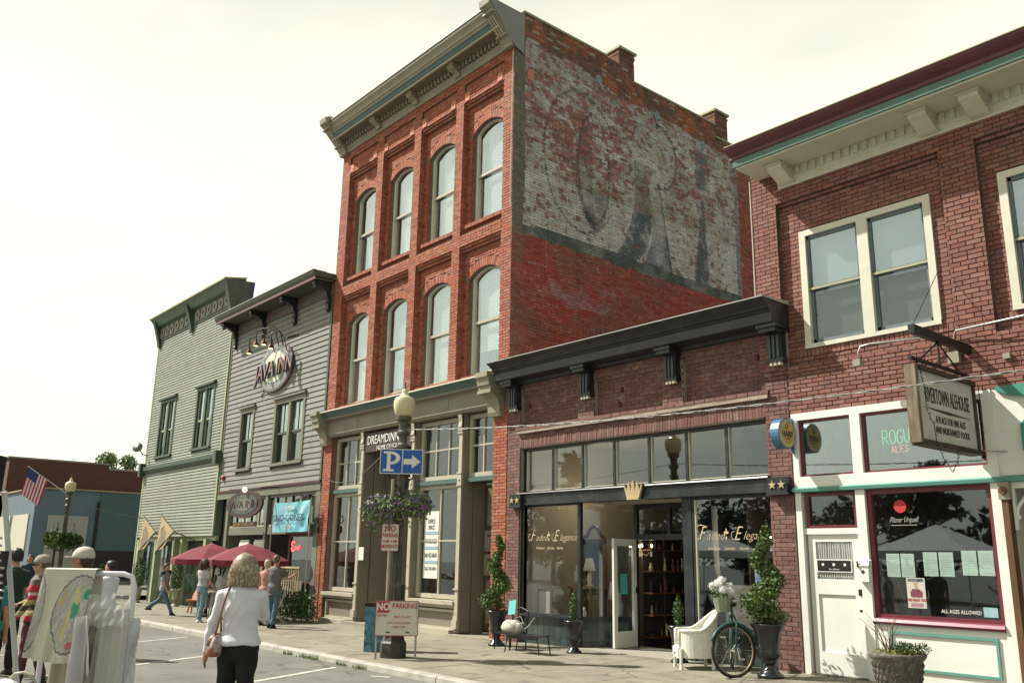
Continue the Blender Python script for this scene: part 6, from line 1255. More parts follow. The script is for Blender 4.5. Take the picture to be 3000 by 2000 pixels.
def basket(c, r, lab, n=1700, fl=170, ls=.024, grp='hanging flower baskets', m=m_leaf):
    t = thing('hanging_basket', lab, 'flower basket', c, group=grp); x, y, z = c
    build('pot', MB().lathe(x, y, [(.08, z-.16), (.14, z-.05), (.16, z)], 12), mat('fibre_liner', (.12, .07, .04, 1), .9, .2), t, smooth=True)
    P = []
    while len(P) < n:
        p = Vector((random.gauss(0, 1), random.gauss(0, 1), random.gauss(0, .7)))
        q = p.normalized()*random.uniform(.55, 1)*r; q.z *= .7
        if random.random() < .25: q.z -= random.uniform(0, .6*r)
        P.append((x+q.x, y+q.y, z+.05+q.z))
    k = MB(); leaves(k, P, ls, long=1.1); build('foliage', k, m, t, kind='stuff')
    if fl:
        k = MB(); Q = [random.choice(P) for _ in range(fl)]; Q = [(x+(a-x)*1.08, y+(b_-y)*1.08, c_+.015) for a, b_, c_ in Q]
        for q in Q:
            for _ in range(3): leaves(k, [(q[0]+random.gauss(0, .012), q[1]+random.gauss(0, .012), q[2]+random.gauss(0, .012))], .026, long=1.0)
        build('flowers', k, m_pur, t, kind='stuff')
    build('chain', MB().tube([(x-.13, y, z), (x, y, z+.62)], .004, 4).tube([(x+.13, y, z), (x, y, z+.62)], .004, 4).tube([(x, y+.13, z), (x, y, z+.62)], .004, 4), m_iron, t)
    return t
U = Vector((.60, .80, 0)); LB = Vector((-12.16, 7.92, 0))
basket(tuple(LB-U*.27+Vector((0, 0, 2.33))), .36, 'left hanging basket of purple flowers on the near lamp post'); basket(tuple(LB+U*.20+Vector((0, 0, 2.42))), .33, 'right hanging basket of purple flowers on the near lamp post')
arm = MB()
for s, e in ((-1, .29), (1, .22)):
    p = lambda d, z: tuple(LB+U*d*s+Vector((0, 0, z)))
    arm.tube([p(.05, 2.7), p(.1, 2.8), p(.2, 2.9), p(e-.04, 3.0), p(e+.02, 2.98), p(e, 2.93)], .012, 6)
top('basket_bracket', arm, m_iron, 'dark scrolled iron arms holding the flower baskets on the near lamp', 'bracket')
basket((lx-.1, ly-.2, 1.98), .38, 'hanging basket on the far lamp post by the blue building', 900, 0, .07, m=mat('far_leaf', (.12, .17, .045, 1), .7, .3, 9, rnd=.3)); basket((lx+.3, ly+.2, 1.95), .33, 'darker basket on the right of the far lamp post', 800, 0, .07, m=m_dleaf)
# blue parking sign
def board_frame(c, u, w_, h, th=.012):
    u = Vector(u).normalized(); n = Vector((u.y, -u.x, 0)); c = Vector(c)
    return Matrix(((u.x, -n.x, 0, c.x), (u.y, -n.y, 0, c.y), (0, 0, 1, c.z), (0, 0, 0, 1)))
def rrect(w_, h, r, n=4):
    P = []
    for cx, cz, a0 in ((w_/2-r, h/2-r, 0), (-w_/2+r, h/2-r, 90), (-w_/2+r, -h/2+r, 180), (w_/2-r, -h/2+r, 270)):
        for i in range(n+1): a = R(a0+90*i/n); P.append((cx+r*math.cos(a), cz+r*math.sin(a)))
    return P[::-1]
def sign(name, lab, c, u, w_, h, m, border, bt=.012):
    t = thing(name, lab, 'sign', c); M = board_frame(c, u, w_, h)
    build('plate', MB().prism(rrect(w_, h, .02), 'y', -.006, .006).xf(M), border, t); build('face', MB().prism(rrect(w_-2*bt, h-2*bt, .015), 'y', -.008, -.005).xf(M), m, t)
    return t, M
UX = tuple(U); pc = tuple(LB+U*.0+Vector((0, 0, 3.13))+Vector((U.y, -U.x, 0))*.1)
m_pb = mat('sign_blue', (.015, .10, .38, 1), .4, .05)
t, M = sign('parking_sign', 'blue parking sign with white letter P and right arrow on the lamp post', pc, UX, .69, .40, m_pb, m_white)
build('divider', MB().box(.01, .022, -.010, -.006, -.19, .19).xf(M), m_white, t)
Pm = MB().box(-.235, -.175, -.012, -.007, -.135, .135).box(-.29, -.12, -.0125, -.007, -.16, -.125).box(-.29, -.175, -.0125, -.007, .125, .16)
n = 14; O_ = [(-.175+.155*math.cos(lerp(-math.pi/2, math.pi/2, i/n)), .055+.105*math.sin(lerp(-math.pi/2, math.pi/2, i/n))) for i in range(n+1)]; I_ = [(-.175+.085*math.cos(lerp(-math.pi/2, math.pi/2, i/n)), .055+.065*math.sin(lerp(-math.pi/2, math.pi/2, i/n))) for i in range(n+1)]
for i in range(n): Pm.prism([O_[i], O_[i+1], I_[i+1], I_[i]][::-1], 'y', -.012, -.007)
build('letter', Pm.xf(M), m_white, t); build('arrow', MB().prism([(.035, .045), (.17, .045), (.17, .11), (.31, 0), (.17, -.11), (.17, -.045), (.035, -.045)], 'y', -.012, -.007).xf(M), m_white, t)
pc2 = tuple(LB+U*-.12+Vector((0, 0, 1.93))+Vector((U.y, -U.x, 0))*.12)
m_offw = mat('faded_white_plate', (.62, .58, .50, 1), .5, .05)
t, M = sign('no_parking_sign', 'small white NO PARKING sign with red words under the flower baskets', pc2, UX, .27, .42, m_offw, m_redink, .006)
for s, z, k in (('NO', .13, .13), ('PARKING', .03, .085), ('3 AM - 5 AM', -.06, .06), ('MONDAYS', -.14, .075)):
    q = M @ Vector((0, -.011, z)); text('lettering', s, k, q, UX, FZ, m_redink, t, .001, .68 if len(s) > 2 else .9, bold=.002)
top('sign_post', MB().tube([tuple(LB+U*-.12+Vector((U.y, -U.x, 0))*.085+Vector((0, 0, .12))), tuple(LB+U*-.12+Vector((U.y, -U.x, 0))*.085+Vector((0, 0, 2.85)))], .03, 8), mat('tan_pole', (.30, .26, .19, 1), .6, .15), 'thin tan post beside the lamp shaft holding the small sign', 'post')
# a-frame no parking board
ua = Vector((.55, .84, 0)).normalized(); na = Vector((ua.y, -ua.x, 0)); ac = Vector((-12.0, 7.86, .0))+na*.12
t, M = sign('street_notice_board', 'white NO PARKING board with red corner on two legs beside the lamp base', tuple(ac+Vector((0, 0, .72))), tuple(ua), .66, .52, m_offw, mat('red_board_edge', (.30, .08, .07, 1), .6), .012)
build('red_block', MB().box(-.31, -.12, -.0105, -.0075, .08, .245).xf(M), m_redink, t); q = M @ Vector((-.215, -.013, .165)); text('lettering', 'NO', .15, q, ua, FZ, m_white, t, .001, .85, bold=.004)
q = M @ Vector((.11, -.011, .18)); text('lettering', 'PARKING', .11, q, ua, FZ, m_redink, t, .001, .82, bold=.002)
for s, x, z, k in (('AFTER', -.22, .04, .055), ('MAY 15 6 AM', .08, .02, .05), ('CITY OF SNOHOMISH', .03, -.07, .04), ('STREET FAIR', .03, -.13, .04)): q = M @ Vector((x, -.011, z)); text('lettering', s, k, q, ua, FZ, m_redink, t, .001, .9)
for s in (-.13, .17): q = MB().box(s-.03, s+.03, -.0105, -.0075, -.215, -.195).xf(M); build('print', q, m_ink, t)
for s in (-.3, .3):
    p = ac+ua*s; build('leg', MB().tube([tuple(p+Vector((0, 0, .95))), tuple(p-na*.02+Vector((0, 0, .12)))], .016, 6), m_metal, t); build('leg', MB().tube([tuple(p+Vector((0, 0, .9))), tuple(p-na*.3+Vector((0, 0, .12)))], .014, 6), m_metal, t)
# newspaper box and bin
nb_ = thing('newspaper_box', 'blue newspaper box standing by the lamp post', 'newspaper box', (-13.15, 8.2, .1)); M = Matrix.Translation((-13.15, 8.2, .11)) @ Matrix.Rotation(R(52), 4, 'Z')
build('body', MB().box(-.16, .16, -.18, .18, 0, .72).xf(M), mat('blue_print_panel', (.03, .13, .2, 1), .4, .3, 9, col2=(.25, .4, .45, 1), c2s=9), nb_); build('display', MB().box(-.12, .14, -.187, -.18, .15, .66).xf(M), mat('photo_print', (.08, .2, .28, 1), .3, .5, 12), nb_); build('hood', MB().box(-.17, .17, -.19, .18, .72, .78).xf(M), m_iron, nb_)
tb = thing('black_paper_box', 'black box on a pedestal behind the blue newspaper box', 'newspaper box', (-13.0, 8.5, .1)); M = Matrix.Translation((-12.95, 8.45, .11)) @ Matrix.Rotation(R(52), 4, 'Z'); build('box', MB().box(-.14, .14, -.14, .14, .8, 1.08).box(-.12, .12, -.12, .12, .74, .8).xf(M), m_black, tb); build('pedestal', MB().box(-.05, .05, -.05, .05, 0, .74).xf(M), m_iron, tb)
# garlands between the lamps
def cat(a, b, sag, n=30): a, b = Vector(a), Vector(b); return [a.lerp(b, i/n)-Vector((0, 0, 4*sag*(i/n)*(1-i/n))) for i in range(n+1)]
def garland(lab, a, b, sag, r=.0048, m=None):
    P = cat(a, b, sag, 60); t = thing('light_garland', lab, 'string lights', a)
    for ph in (0, math.pi):
        Q = []
        for i, p in enumerate(P): Q.append(p+Vector((0, .009*math.cos(i*1.9+ph), .009*math.sin(i*1.9+ph))))
        build('cable', MB().tube(Q, r, 5), m or mat('pale_green_wire', (.2, .21, .18, 1), .5, .6, 20), t)
    return t
garland('twisted light cable running from the near lamp across to the right', (-12.1, 7.92, 3.66), (-1.2, 7.92, 3.26), .17)
garland('thin cable running from the near lamp to the left', (-12.2, 7.92, 3.66), (-20.4, FY-.1, 3.52), .35, .003)
garland('far cable sagging from the distant lamp to the green building', (lx, ly, 3.35), (-33.2, 10.7, 2.86), .1, .009)
# american flag on its staff at the far lamp
fp = thing('flag_staff', 'slanting flag staff with the striped flag on the far lamp post', 'flag', (lx, ly, 3.3)); A_ = Vector((lx-.05, ly, 3.45)); B_ = A_+Vector((-1.0, -1.15, .95))
build('staff', MB().tube([A_, B_], .015, 6), m_metal, fp)
for i in range(13):
    s0, s1 = i/13, (i+1)/13; d = (B_-A_); p0 = A_+d*(.52+.44*s0); p1 = A_+d*(.52+.44*s1); dn = Vector((-.28, -.1, -.88)); can = i > 5
    st_ = .36 if can else 0
    build('stripe', MB().add([p0+dn*st_, p1+dn*st_, p1+dn*(.98+.02*i/13), p0+dn*.98, p0+dn*st_+Vector((0, .01, 0)), p1+dn*st_+Vector((0, .01, 0)), p1+dn+Vector((0, .01, 0)), p0+dn*.98+Vector((0, .01, 0))], [(0, 1, 2, 3), (7, 6, 5, 4), (0, 4, 5, 1), (3, 2, 6, 7)]), mat('flag_red', (.42, .03, .10, 1), .8) if i % 2 == 0 else mat('flag_white', (.62, .60, .55, 1), .8), fp)
d = B_-A_; p0 = A_+d*(.52+.44*6/13); p1 = A_+d*.96
build('canton', MB().add([p0, p1, p1+dn*.36, p0+dn*.36], [(0, 1, 2, 3)]), mat('flag_blue', (.03, .04, .14, 1), .8), fp)
# green arrow sign across the side street
ga = thing('green_arrow_sign', 'green arrow board on a thin post in front of the pale panel', 'sign', (-46, 11, .1)); build('post', MB().tube([(-46, 11, .1), (-46, 11, 2.7)], .05, 6), m_iron, ga); build('arrow', MB().prism([(-47.2, 2.35), (-46.6, 2.8), (-46.6, 2.55), (-44.0, 2.55), (-44.0, 2.15), (-46.6, 2.15), (-46.6, 1.9)], 'y', 10.93, 10.97), mat('arrow_green', (.05, .17, .12, 1), .6, .1), ga)
# ================================================================ PLANTS, FURNITURE, BICYCLE
m_urn = mat('glossy_black_urn', (.016, .018, .022, 1), .28, .25, 6, spec=.6); m_top = mat('topiary_green', (.10, .165, .028, 1), .65, .4, 7, rnd=.45); m_brn = mat('dry_twig', (.16, .10, .06, 1), .8, .2); m_soil = mat('soil', (.05, .035, .02, 1), .95, .2)
def urn(t, x, y, z, s, m=m_urn):
    P = [(r*s, z+h*s) for r, h in [(.21, 0), (.21, .05), (.17, .07), (.15, .1), (.09, .16), (.08, .2), (.1, .22), (.13, .24), (.1, .27), (.14, .3), (.19, .36), (.17, .42), (.18, .55), (.22, .72), (.27, .8), (.29, .82), (.29, .85), (.24, .85), (.22, .8)]]
    build('urn', MB().lathe(x, y, P, 24), m, t, smooth=True); build('soil', MB().lathe(x, y, [(.01, z+.79*s), (.235*s, z+.79*s)], 16), m_soil, t); 
def clump(P, c, r, n):
    for _ in range(n):
        v = Vector((random.gauss(0, 1), random.gauss(0, 1), random.gauss(0, 1))).normalized()*random.uniform(.45, 1.08)
        P.append((c[0]+v.x*r[0], c[1]+v.y*r[1], c[2]+v.z*r[2]))
def spiral_topiary(x, y, z, s, H, lab, turns=1.9, seed=1):
    random.seed(seed); t = thing('spiral_topiary', lab, 'potted plant', (x, y, z)); urn(t, x, y, z, s)
    zb = z+.8*s; P = []; n = 34
    for i in range(n):
        u = i/(n-1); a = u*turns*2*math.pi+seed; r = lerp(.31, .07, u**.75)*s*1.15; off = lerp(.16, .05, u)*s
        r *= random.uniform(.75, 1.2); off += random.uniform(-.04, .04)*s; clump(P, (x+off*math.cos(a), y+off*math.sin(a), zb+.14*s+u*(H-.18*s)+random.uniform(-.03, .03)*s), (r, r, random.uniform(.8, 1.5)*lerp(.11, .06, u)*s), 230 if u < .6 else 120)
    k = MB(); leaves(k, P, .026*s, long=1.4); build('foliage', k, m_top, t, kind='stuff')
    build('trunk', MB().tube([(x, y, zb-.02), (x+.01, y, zb+H*.9)], [.022*s, .008*s], 7), m_brn, t)
    k = MB()
    for _ in range(60):
        a = random.uniform(0, 6.28); r = random.uniform(.08, .26)*s; zz = zb+random.uniform(.05, .38)*s; k.tube([(x, y, zb+random.uniform(0, .2)), (x+r*math.cos(a), y+r*math.sin(a), zz)], .003, 3)
    build('twigs', k, m_brn, t, kind='stuff')
spiral_topiary(-12.69, 10.43, .14, .70, 1.34, 'spiral topiary in a glossy black urn by the orange brick pier', seed=3)
spiral_topiary(-7.12, 10.5, .18, .80, 1.28, 'spiral topiary in a large black urn by the brick pier behind the bicycle', seed=8)
def small_cypress(x, y, z, s, H, lab):
    t = thing('cypress_in_urn', lab, 'potted plant', (x, y, z), group='small cypresses at the shop door'); urn(t, x, y, z, s); P = []
    for i in range(14):
        u = i/13; clump(P, (x, y, z+.84*s+.05+u*(H-.06)), ((.085*math.sin(math.pi*(.25+.7*u)),)*2+(.05,)), 60)
    k = MB(); leaves(k, P, .013, long=2); build('foliage', k, mat('cypress_green', (.07, .14, .035, 1), .6, .3, 7, rnd=.3), t, kind='stuff'); build('trunk', MB().tube([(x, y, z+.75*s), (x, y, z+.84*s+.15)], .01, 6), m_brn, t)
small_cypress(-10.95, 10.65, .15, .6, .44, 'small pointed cypress in a black urn left of the open door'); small_cypress(-8.98, 10.93, .17, .62, .42, 'small cypress in a black urn behind the wicker chair')
# large stone planter
t = thing('stone_planter', 'large rough grey planter with low green bush and bare twigs by the alehouse door', 'planter', (-5.33, 10.4, .2))
m_pl = mat('rough_grey_planter', (.12, .105, .085, 1), .9, .35, 18, .9, 45, col2=(.24, .22, .18, 1), c2s=14, c2lo=.5, c2hi=.7)
build('pot', MB().lathe(-5.33, 10.4, [(.2, .16), (.22, .2), (.25, .4), (.275, .56), (.31, .6), (.325, .63), (.315, .65), (.27, .64)], 28), m_pl, t, smooth=True)
k = MB()
for i in range(26):
    for j in range(5):
        a = i*2*math.pi/26+.12*(j % 2); z = .24+j*.07; r = lerp(.23, .27, j/4); k.tube([(-5.33+r*math.cos(a-.08), 10.4+r*math.sin(a-.08), z-.03), (-5.33+(r+.012)*math.cos(a), 10.4+(r+.012)*math.sin(a), z), (-5.33+r*math.cos(a+.08), 10.4+r*math.sin(a+.08), z+.035)], .008, 4)
build('relief', k, m_pl, t, kind='stuff')
build('soil', MB().lathe(-5.33, 10.4, [(.01, .62), (.28, .62)], 16), m_soil, t); P = []
for cx, cy in ((-5.15, 10.4), (-5.08, 10.5), (-5.22, 10.35), (-5.32, 10.5)): clump(P, (cx, cy, .70), (.1, .1, .075), 260)
k = MB(); leaves(k, P, .012, long=1.2); build('bush', k, m_dleaf, t, kind='stuff'); P = []
for _ in range(350): a = random.uniform(0, 6.28); r = random.uniform(.0, .27); P.append((-5.33+r*math.cos(a), 10.4+r*math.sin(a), .645+random.uniform(0, .04)))
k = MB(); leaves(k, P, .012, long=1.6); build('moss', k, mat('yellow_moss', (.22, .22, .05, 1), .8, .3), t, kind='stuff'); k = MB()
for _ in range(16):
    a = random.uniform(0, 6.28); b_ = (-5.42+random.gauss(0, .04), 10.4+random.gauss(0, .04), .64); r = random.uniform(.08, .3); h = random.uniform(.2, .46); m1 = (b_[0]+r*.4*math.cos(a), b_[1]+r*.4*math.sin(a), .64+h*.6); e = (b_[0]+r*math.cos(a), b_[1]+r*math.sin(a), .64+h)
    k.tube([b_, m1, e], [.006, .004, .002], 4); k.tube([m1, (m1[0]+random.gauss(0, .08), m1[1]+random.gauss(0, .05), m1[2]+.12)], .002, 3)
build('twigs', k, m_brn, t, kind='stuff')
# wicker chair
wc = thing('wicker_armchair', 'white wicker tub armchair beside the bicycle', 'chair', (-8.38, 10.55, .17), rotz=R(0)); m_wk = mat('white_wicker', (.80, .78, .70, 1), .6, .1, 30, .6, 90)
fr_ = Matrix.Rotation(R(-38), 4, 'Z')
# local: seat opens toward +? ; built with front at -Y, back at +Y
def arcpt(a, r=.30): return (r*math.cos(a)*.98, r*math.sin(a)*.95)
N = 28; A_ = [lerp(R(-62), R(242), i/N) for i in range(N+1)]
def backh(a): return .50+.28*max(0, math.sin((a-R(10))*0.9+.15))**1.5 if math.sin(a) > -.2 else .50
sk = MB(); V_ = []; F_ = []
for i, a in enumerate(A_):
    x, y = arcpt(a); h = .52+.26*max(0, math.sin(a))**1.6; fl = 1+.16*max(0, math.sin(a))
    for k_, q in enumerate((.16, .3, .42, h)): V_.append((x*(1+(fl-1)*k_/3), y*(1+(fl-1)*k_/3), q))
for s in (0,):
    for i in range(N):
        for k_ in range(3): F_.append((i*4+k_, (i+1)*4+k_, (i+1)*4+k_+1, i*4+k_+1))
n0 = len(V_); V2 = [(x*.93, y*.93, z) for x, y, z in V_]; F2 = [tuple(n0+i for i in reversed(f)) for f in F_]; F3 = [(i*4+3, (i+1)*4+3, n0+(i+1)*4+3, n0+i*4+3) for i in range(N)]+[(i*4, n0+i*4, n0+(i+1)*4, (i+1)*4) for i in range(N)]
F3 += [(k_, k_+1, n0+k_+1, n0+k_) for k_ in range(3)]+[(N*4+k_, n0+N*4+k_, n0+N*4+k_+1, N*4+k_+1) for k_ in range(3)]
sk.add(V_+V2, F_+F2+F3).xf(fr_); build('woven_back', sk, m_wk, wc, smooth=False)
rl = [(V_[i*4+3][0]*.97, V_[i*4+3][1]*.97, V_[i*4+3][2]) for i in range(N+1)]; rl = [(rl[0][0], rl[0][1], .3)]+rl+[(rl[-1][0], rl[-1][1], .3)]
build('rolled_edge', MB().tube(rl, .026, 8).xf(fr_), m_wk, wc, smooth=True)
build('seat', MB().rings([(0, -.01, .27, .26, .25), (0, -.01, .30, .28, .27), (0, -.01, .315, .26, .25)], 20).box(-.16, .16, -.27, -.2, .15, .3).xf(fr_), m_wk, wc)
build('cushion', MB().rings([(0, -.02, .31, .2, .2), (0, -.02, .34, .24, .23), (0, -.02, .37, .22, .21)], 20).xf(fr_), mat('pale_print_cushion', (.6, .6, .56, 1), .8, .2, 20), wc, smooth=True)
ap = [(lerp(-.17, .17, i/8), .17+.06*math.sin(math.pi*i/8)) for i in range(9)]; build('apron', MB().prism(ap+[(.17, .29), (-.17, .29)], 'y', -.285, -.265).xf(fr_), m_wk, wc)
for x, y in ((-.2, -.25), (.2, -.25), (-.22, .2), (.22, .2)): build('leg', MB().tube([(x, y, .0), (x*.97, y, .06), (x*.95, y*.97, .28)], [.028, .02, .024], 8).xf(fr_), m_wk, wc)
# garden bench table with watering can
gb = thing('iron_garden_table', 'small black folding garden table with curled iron ends', 'table', (-11.35, 9.98, .15), rotz=R(0)); M = Matrix.Rotation(R(8), 4, 'Z')
build('table_top', MB().box(-.34, .34, -.14, .14, .27, .285).box(-.34, .34, -.14, -.13, .22, .27).xf(M), m_iron, gb)
for x, y in ((-.32, -.13), (.32, -.13), (-.32, .13), (.32, .13)): build('leg', MB().tube([(x*1.15, y*1.1, 0), (x, y, .27)], .01, 6).xf(M), m_iron, gb)
fc = thing('garden_chair', 'dark iron scroll chair with a cushion and turquoise card', 'chair', (-12.05, 10.2, .14), rotz=R(0))
build('seat', MB().box(-.2, .2, -.18, .18, .26, .28), m_iron, fc); k = MB()
for x in (-.2, .2): k.tube([(x, .18, 0), (x, .2, .3), (x, .24, .62)], .012, 6).tube([(x, -.18, 0), (x, -.18, .27)], .012, 6)
for c in range(3): k.tube([(-.12+c*.12+.05*math.cos(a), .22, .45+.09*math.sin(a)) for a in [i*.6 for i in range(11)]], .006, 4)
k.tube([(-.2, .24, .62), (0, .25, .68), (.2, .24, .62)], .012, 6); build('frame', k, m_iron, fc)
cs = top('cushion', MB().rings([(-12.0, 10.18, .42, .17, .12), (-12.0, 10.18, .5, .21, .15), (-12.0, 10.2, .58, .19, .13), (-12.0, 10.2, .62, .12, .08)], 18), mat('cream_fabric', (.5, .48, .38, 1), .8, .12, 8), 'cream cushion on the dark iron chair', 'cushion', smooth=True)
top('turquoise_card', MB().box(-.09, .09, -.003, .003, -.12, .12).xf(Matrix.Translation((-12.1, 10.28, .82)) @ Matrix.Rotation(R(-14), 4, 'X') @ Matrix.Rotation(R(-10), 4, 'Y')), m_cyan, 'turquoise card propped above the cream cushion', 'card')
wcn = thing('watering_can', 'grey metal watering can on the black garden table', 'watering can', (-11.5, 9.98, .44)); build('body', MB().lathe(-11.5, 9.95, [(.075, .436), (.075, .60), (.06, .62), (.055, .6)], 16), m_metal, wcn, smooth=True); build('spout', MB().tube([(-11.44, 9.95, .48), (-11.3, 9.97, .58), (-11.2, 9.98, .69)], [.016, .011, .01], 7).lathe(-11.19, 9.98, [(.012, .68), (.03, .71)], 8), m_metal, wcn); build('handle', MB().tube([(-11.56, 9.95, .6), (-11.6, 9.95, .68), (-11.5, 9.95, .72), (-11.43, 9.95, .64)], .007, 6), m_metal, wcn)
# bicycle: local frame along +X (front at origin, body behind), turned by rotation
bk = thing('bicycle', 'vintage teal bicycle with white flowers in its handlebar basket', 'bicycle', (-7.42, 10.14, .17), rotz=R(128))
m_tyre = mat('black_tyre', (.02, .02, .02, 1), .8, .2); m_rim = mat('tan_rim', (.33, .24, .15, 1), .4, .2, metal=.4); m_tea = mat('teal_frame_paint', (.03, .10, .085, 1), .35, .1); m_chr = mat('dull_chrome', (.55, .55, .52, 1), .25, .1, metal=.9)
def wheel(par, cx, rot=0, r=.335):
    M = Matrix.Translation((cx, 0, r)) @ Matrix.Rotation(rot, 4, 'Z'); T = [(r*math.cos(a), 0, r*math.sin(a)) for a in [i*2*math.pi/40 for i in range(41)]]
    w_ = build('wheel', MB().tube([(.9*p[0], 0, .9*p[2]) for p in T], .012, 6, False).xf(M), m_rim, par, smooth=True); build('tyre', MB().tube([(.955*p[0], 0, .955*p[2]) for p in T], .02, 8, False).xf(M), m_tyre, w_, smooth=True); k = MB()
    for i in range(32):
        a = i*2*math.pi/32; s = .02 if i % 2 else -.02; k.tube([(.02*math.cos(a+1), s, .02*math.sin(a+1)), (.3*math.cos(a), 0, .3*math.sin(a))], .0012, 3)
    k.tube([(0, -.05, 0), (0, .05, 0)], .016, 8); build('spokes', k.xf(M), m_chr, w_, kind='stuff')
    f = MB(); Q = [(1.05*r*math.cos(a), 0, 1.05*r*math.sin(a)) for a in [R(15+i*9) for i in range(17)]]; f.tube(Q, [(.004, .028)]*len(Q) if False else .02, 6).xf(M); build('mudguard', f, m_tea, par, smooth=True)
st_ = R(-58); wheel(bk, 0, st_); wheel(bk, 1.0)
k = MB(); Ms = Matrix.Rotation(st_, 4, 'Z')
for s in (-.05, .05): k.tube([Ms @ Vector((0, s, .335)), Ms @ Vector((.03, s, .7)), Vector((.12, s*.5, .78))], .012, 6)
k.tube([(.1, 0, .74), (.17, 0, .98)], .015, 7); build('fork', k, m_tea, bk, smooth=True)
k = MB(); k.tube([(.13, 0, .84), (.35, 0, .66), (.55, 0, .34)], .018, 7).tube([(.15, 0, .9), (.4, 0, .8), (.62, 0, .55)], .014, 7).tube([(.55, 0, .32), (.68, 0, .86)], .016, 7)
for s in (-.05, .05): k.tube([(.55, s*.3, .32), (1.0, s, .335)], .009, 6).tube([(.66, s*.3, .76), (1.0, s, .335)], .008, 6)
build('frame', k, m_tea, bk, smooth=True)
k = MB(); Hh = lambda x, y, z: Matrix.Translation((.17, 0, 0)) @ Ms @ Vector((x, y, z)); k.tube([Hh(.1, -.28, .98), Hh(-.02, -.22, 1.0), Hh(-.04, -.08, .99), Hh(-.04, .08, .99), Hh(-.02, .22, 1.0), Hh(.1, .28, .98)], .012, 7); build('handlebar', k, m_chr, bk, smooth=True)
[build('grip', MB().tube([Hh(.1, q*.28, .98), Hh(.16, q*.3, .97)], .017, 7), m_tyre, bk) for q in (-1, 1)]; build('saddle', MB().rings([(.68, 0, .87, .12, .07), (.68, 0, .91, .14, .09), (.7, 0, .93, .1, .06)], 14), m_tyre, bk, smooth=True)
build('headlamp', MB().ball(tuple(Hh(-.08, 0, .9)), .045, 10, 6), m_chr, bk, smooth=True); build('crank', MB().tube([(.55, -.07, .33), (.5, -.09, .2)], .008, 5).tube([(.55, .07, .33), (.6, .09, .46)], .008, 5).box(.46, .54, -.16, -.08, .18, .2).box(.56, .64, .08, .16, .45, .47), m_chr, bk); build('kickstand', MB().tube([(.6, .05, .3), (.68, .2, .0)], .008, 5), m_chr, bk)
hp_ = Hh(-.14, 0, .9); build('basket', MB().rings([(hp_.x, hp_.y, .82, .09, .09), (hp_.x, hp_.y, 1.0, .13, .13), (hp_.x, hp_.y, 1.0, .12, .12), (hp_.x, hp_.y, .9, .1, .1)], 14), mat('grey_green_basket', (.25, .28, .2, 1), .8, .2, 20), bk)
P = []; clump(P, (hp_.x, hp_.y, 1.05), (.15, .15, .1), 260); k = MB(); leaves(k, P, .018, long=1.3)
fl = thing('flower_bunch', 'bunch of white ball flowers in the bicycle basket', 'flowers', (-7.42, 10.14, .17), rotz=R(128)); build('foliage', k, mat('sage_leaf', (.16, .24, .08, 1), .7, .2, rnd=.3), fl, kind='stuff')
for i, (dx, dy, dz) in enumerate(((0, 0, .24), (.09, .05, .2), (-.09, .03, .2), (.04, -.1, .16), (-.06, -.1, .1), (.13, -.04, .1), (-.13, -.02, .12), (.02, .12, .16), (.16, .06, .13))):
    c = (hp_.x+dx, hp_.y+dy, 1.02+dz-.03); P = []; clump(P, c, (.062, .062, .055), 190); k = MB(); leaves(k, P, .012, long=1.0); k.ball(c, .048, 8, 6); build('flower_head', k, mat('white_petals', (.8, .79, .76, 1), .7, .05), fl)
# cafe: umbrellas, tables, chairs, hedge
m_umb = mat('crimson_canvas', (.175, .018, .034, 1), .85, .08, 4)
def umbrella(x, y, z, lab, r=1.0, hz=1.82):
    t = thing('patio_umbrella', lab, 'umbrella', (x, y, z), group='crimson umbrellas outside the cafe'); n = 8
    for i in range(n):
        a, b = 2*math.pi*i/n+.2, 2*math.pi*(i+1)/n+.2; m_ = (a+b)/2
        A = (x+r*math.cos(a), y+r*math.sin(a), z+hz-.4); B = (x+r*math.cos(b), y+r*math.sin(b), z+hz-.4); Mm = (x+r*.955*math.cos(m_), y+r*.955*math.sin(m_), z+hz-.41); T = (x, y, z+hz); d = Vector((0, 0, -.13)); 
        Ai = Vector(A).lerp(Vector(T), .5)+Vector((0, 0, .045)); Bi = Vector(B).lerp(Vector(T), .5)+Vector((0, 0, .045))
        k = MB().add([T, Ai, Bi, A, Mm, B, Vector(A)+d, Vector(Mm)+d, Vector(B)+d], [(0, 1, 2), (1, 3, 4, 5, 2), (3, 6, 7, 4), (4, 7, 8, 5)]); build('canopy_panel', k, m_umb, t)
        build('rib', MB().tube([T, Vector(A)-Vector((0, 0, .02))], .008, 4), m_lightcol, t)
    build('pole', MB().tube([(x, y, z), (x, y, z+hz+.03)], .022, 8), m_lightcol, t); build('foot', MB().lathe(x, y, [(.22, z), (.22, z+.05), (.05, z+.08), (.04, z+.2)], 14), m_iron, t)
umbrella(-22.97, 9.23, .08, 'crimson patio umbrella further left outside the cafe'); umbrella(-21.3, 9.5, .08, 'crimson patio umbrella nearer the brick building'); umbrella(-20.9, 10.5, .06, 'crimson umbrella standing close to the cafe window', .95, 1.75) if False else None
m_wt = mat('cream_table', (.55, .5, .38, 1), .6, .1)
def cafe_table(x, y, z, lab):
    t = thing('cafe_table', lab, 'table', (x, y, z), group='pale cafe tables'); build('table_top', MB().lathe(x, y, [(.38, z+.64), (.38, z+.68)], 20), m_wt, t)
    for i in range(4): a = i*math.pi/2+.5; build('leg', MB().tube([(x+.28*math.cos(a), y+.28*math.sin(a), z), (x+.2*math.cos(a), y+.2*math.sin(a), z+.64)], .016, 5), m_metal, t)
cafe_table(-22.97, 9.6, .07, 'pale round cafe table under the left umbrella'); cafe_table(-21.9, 9.1, .08, 'pale round cafe table between the two umbrellas')
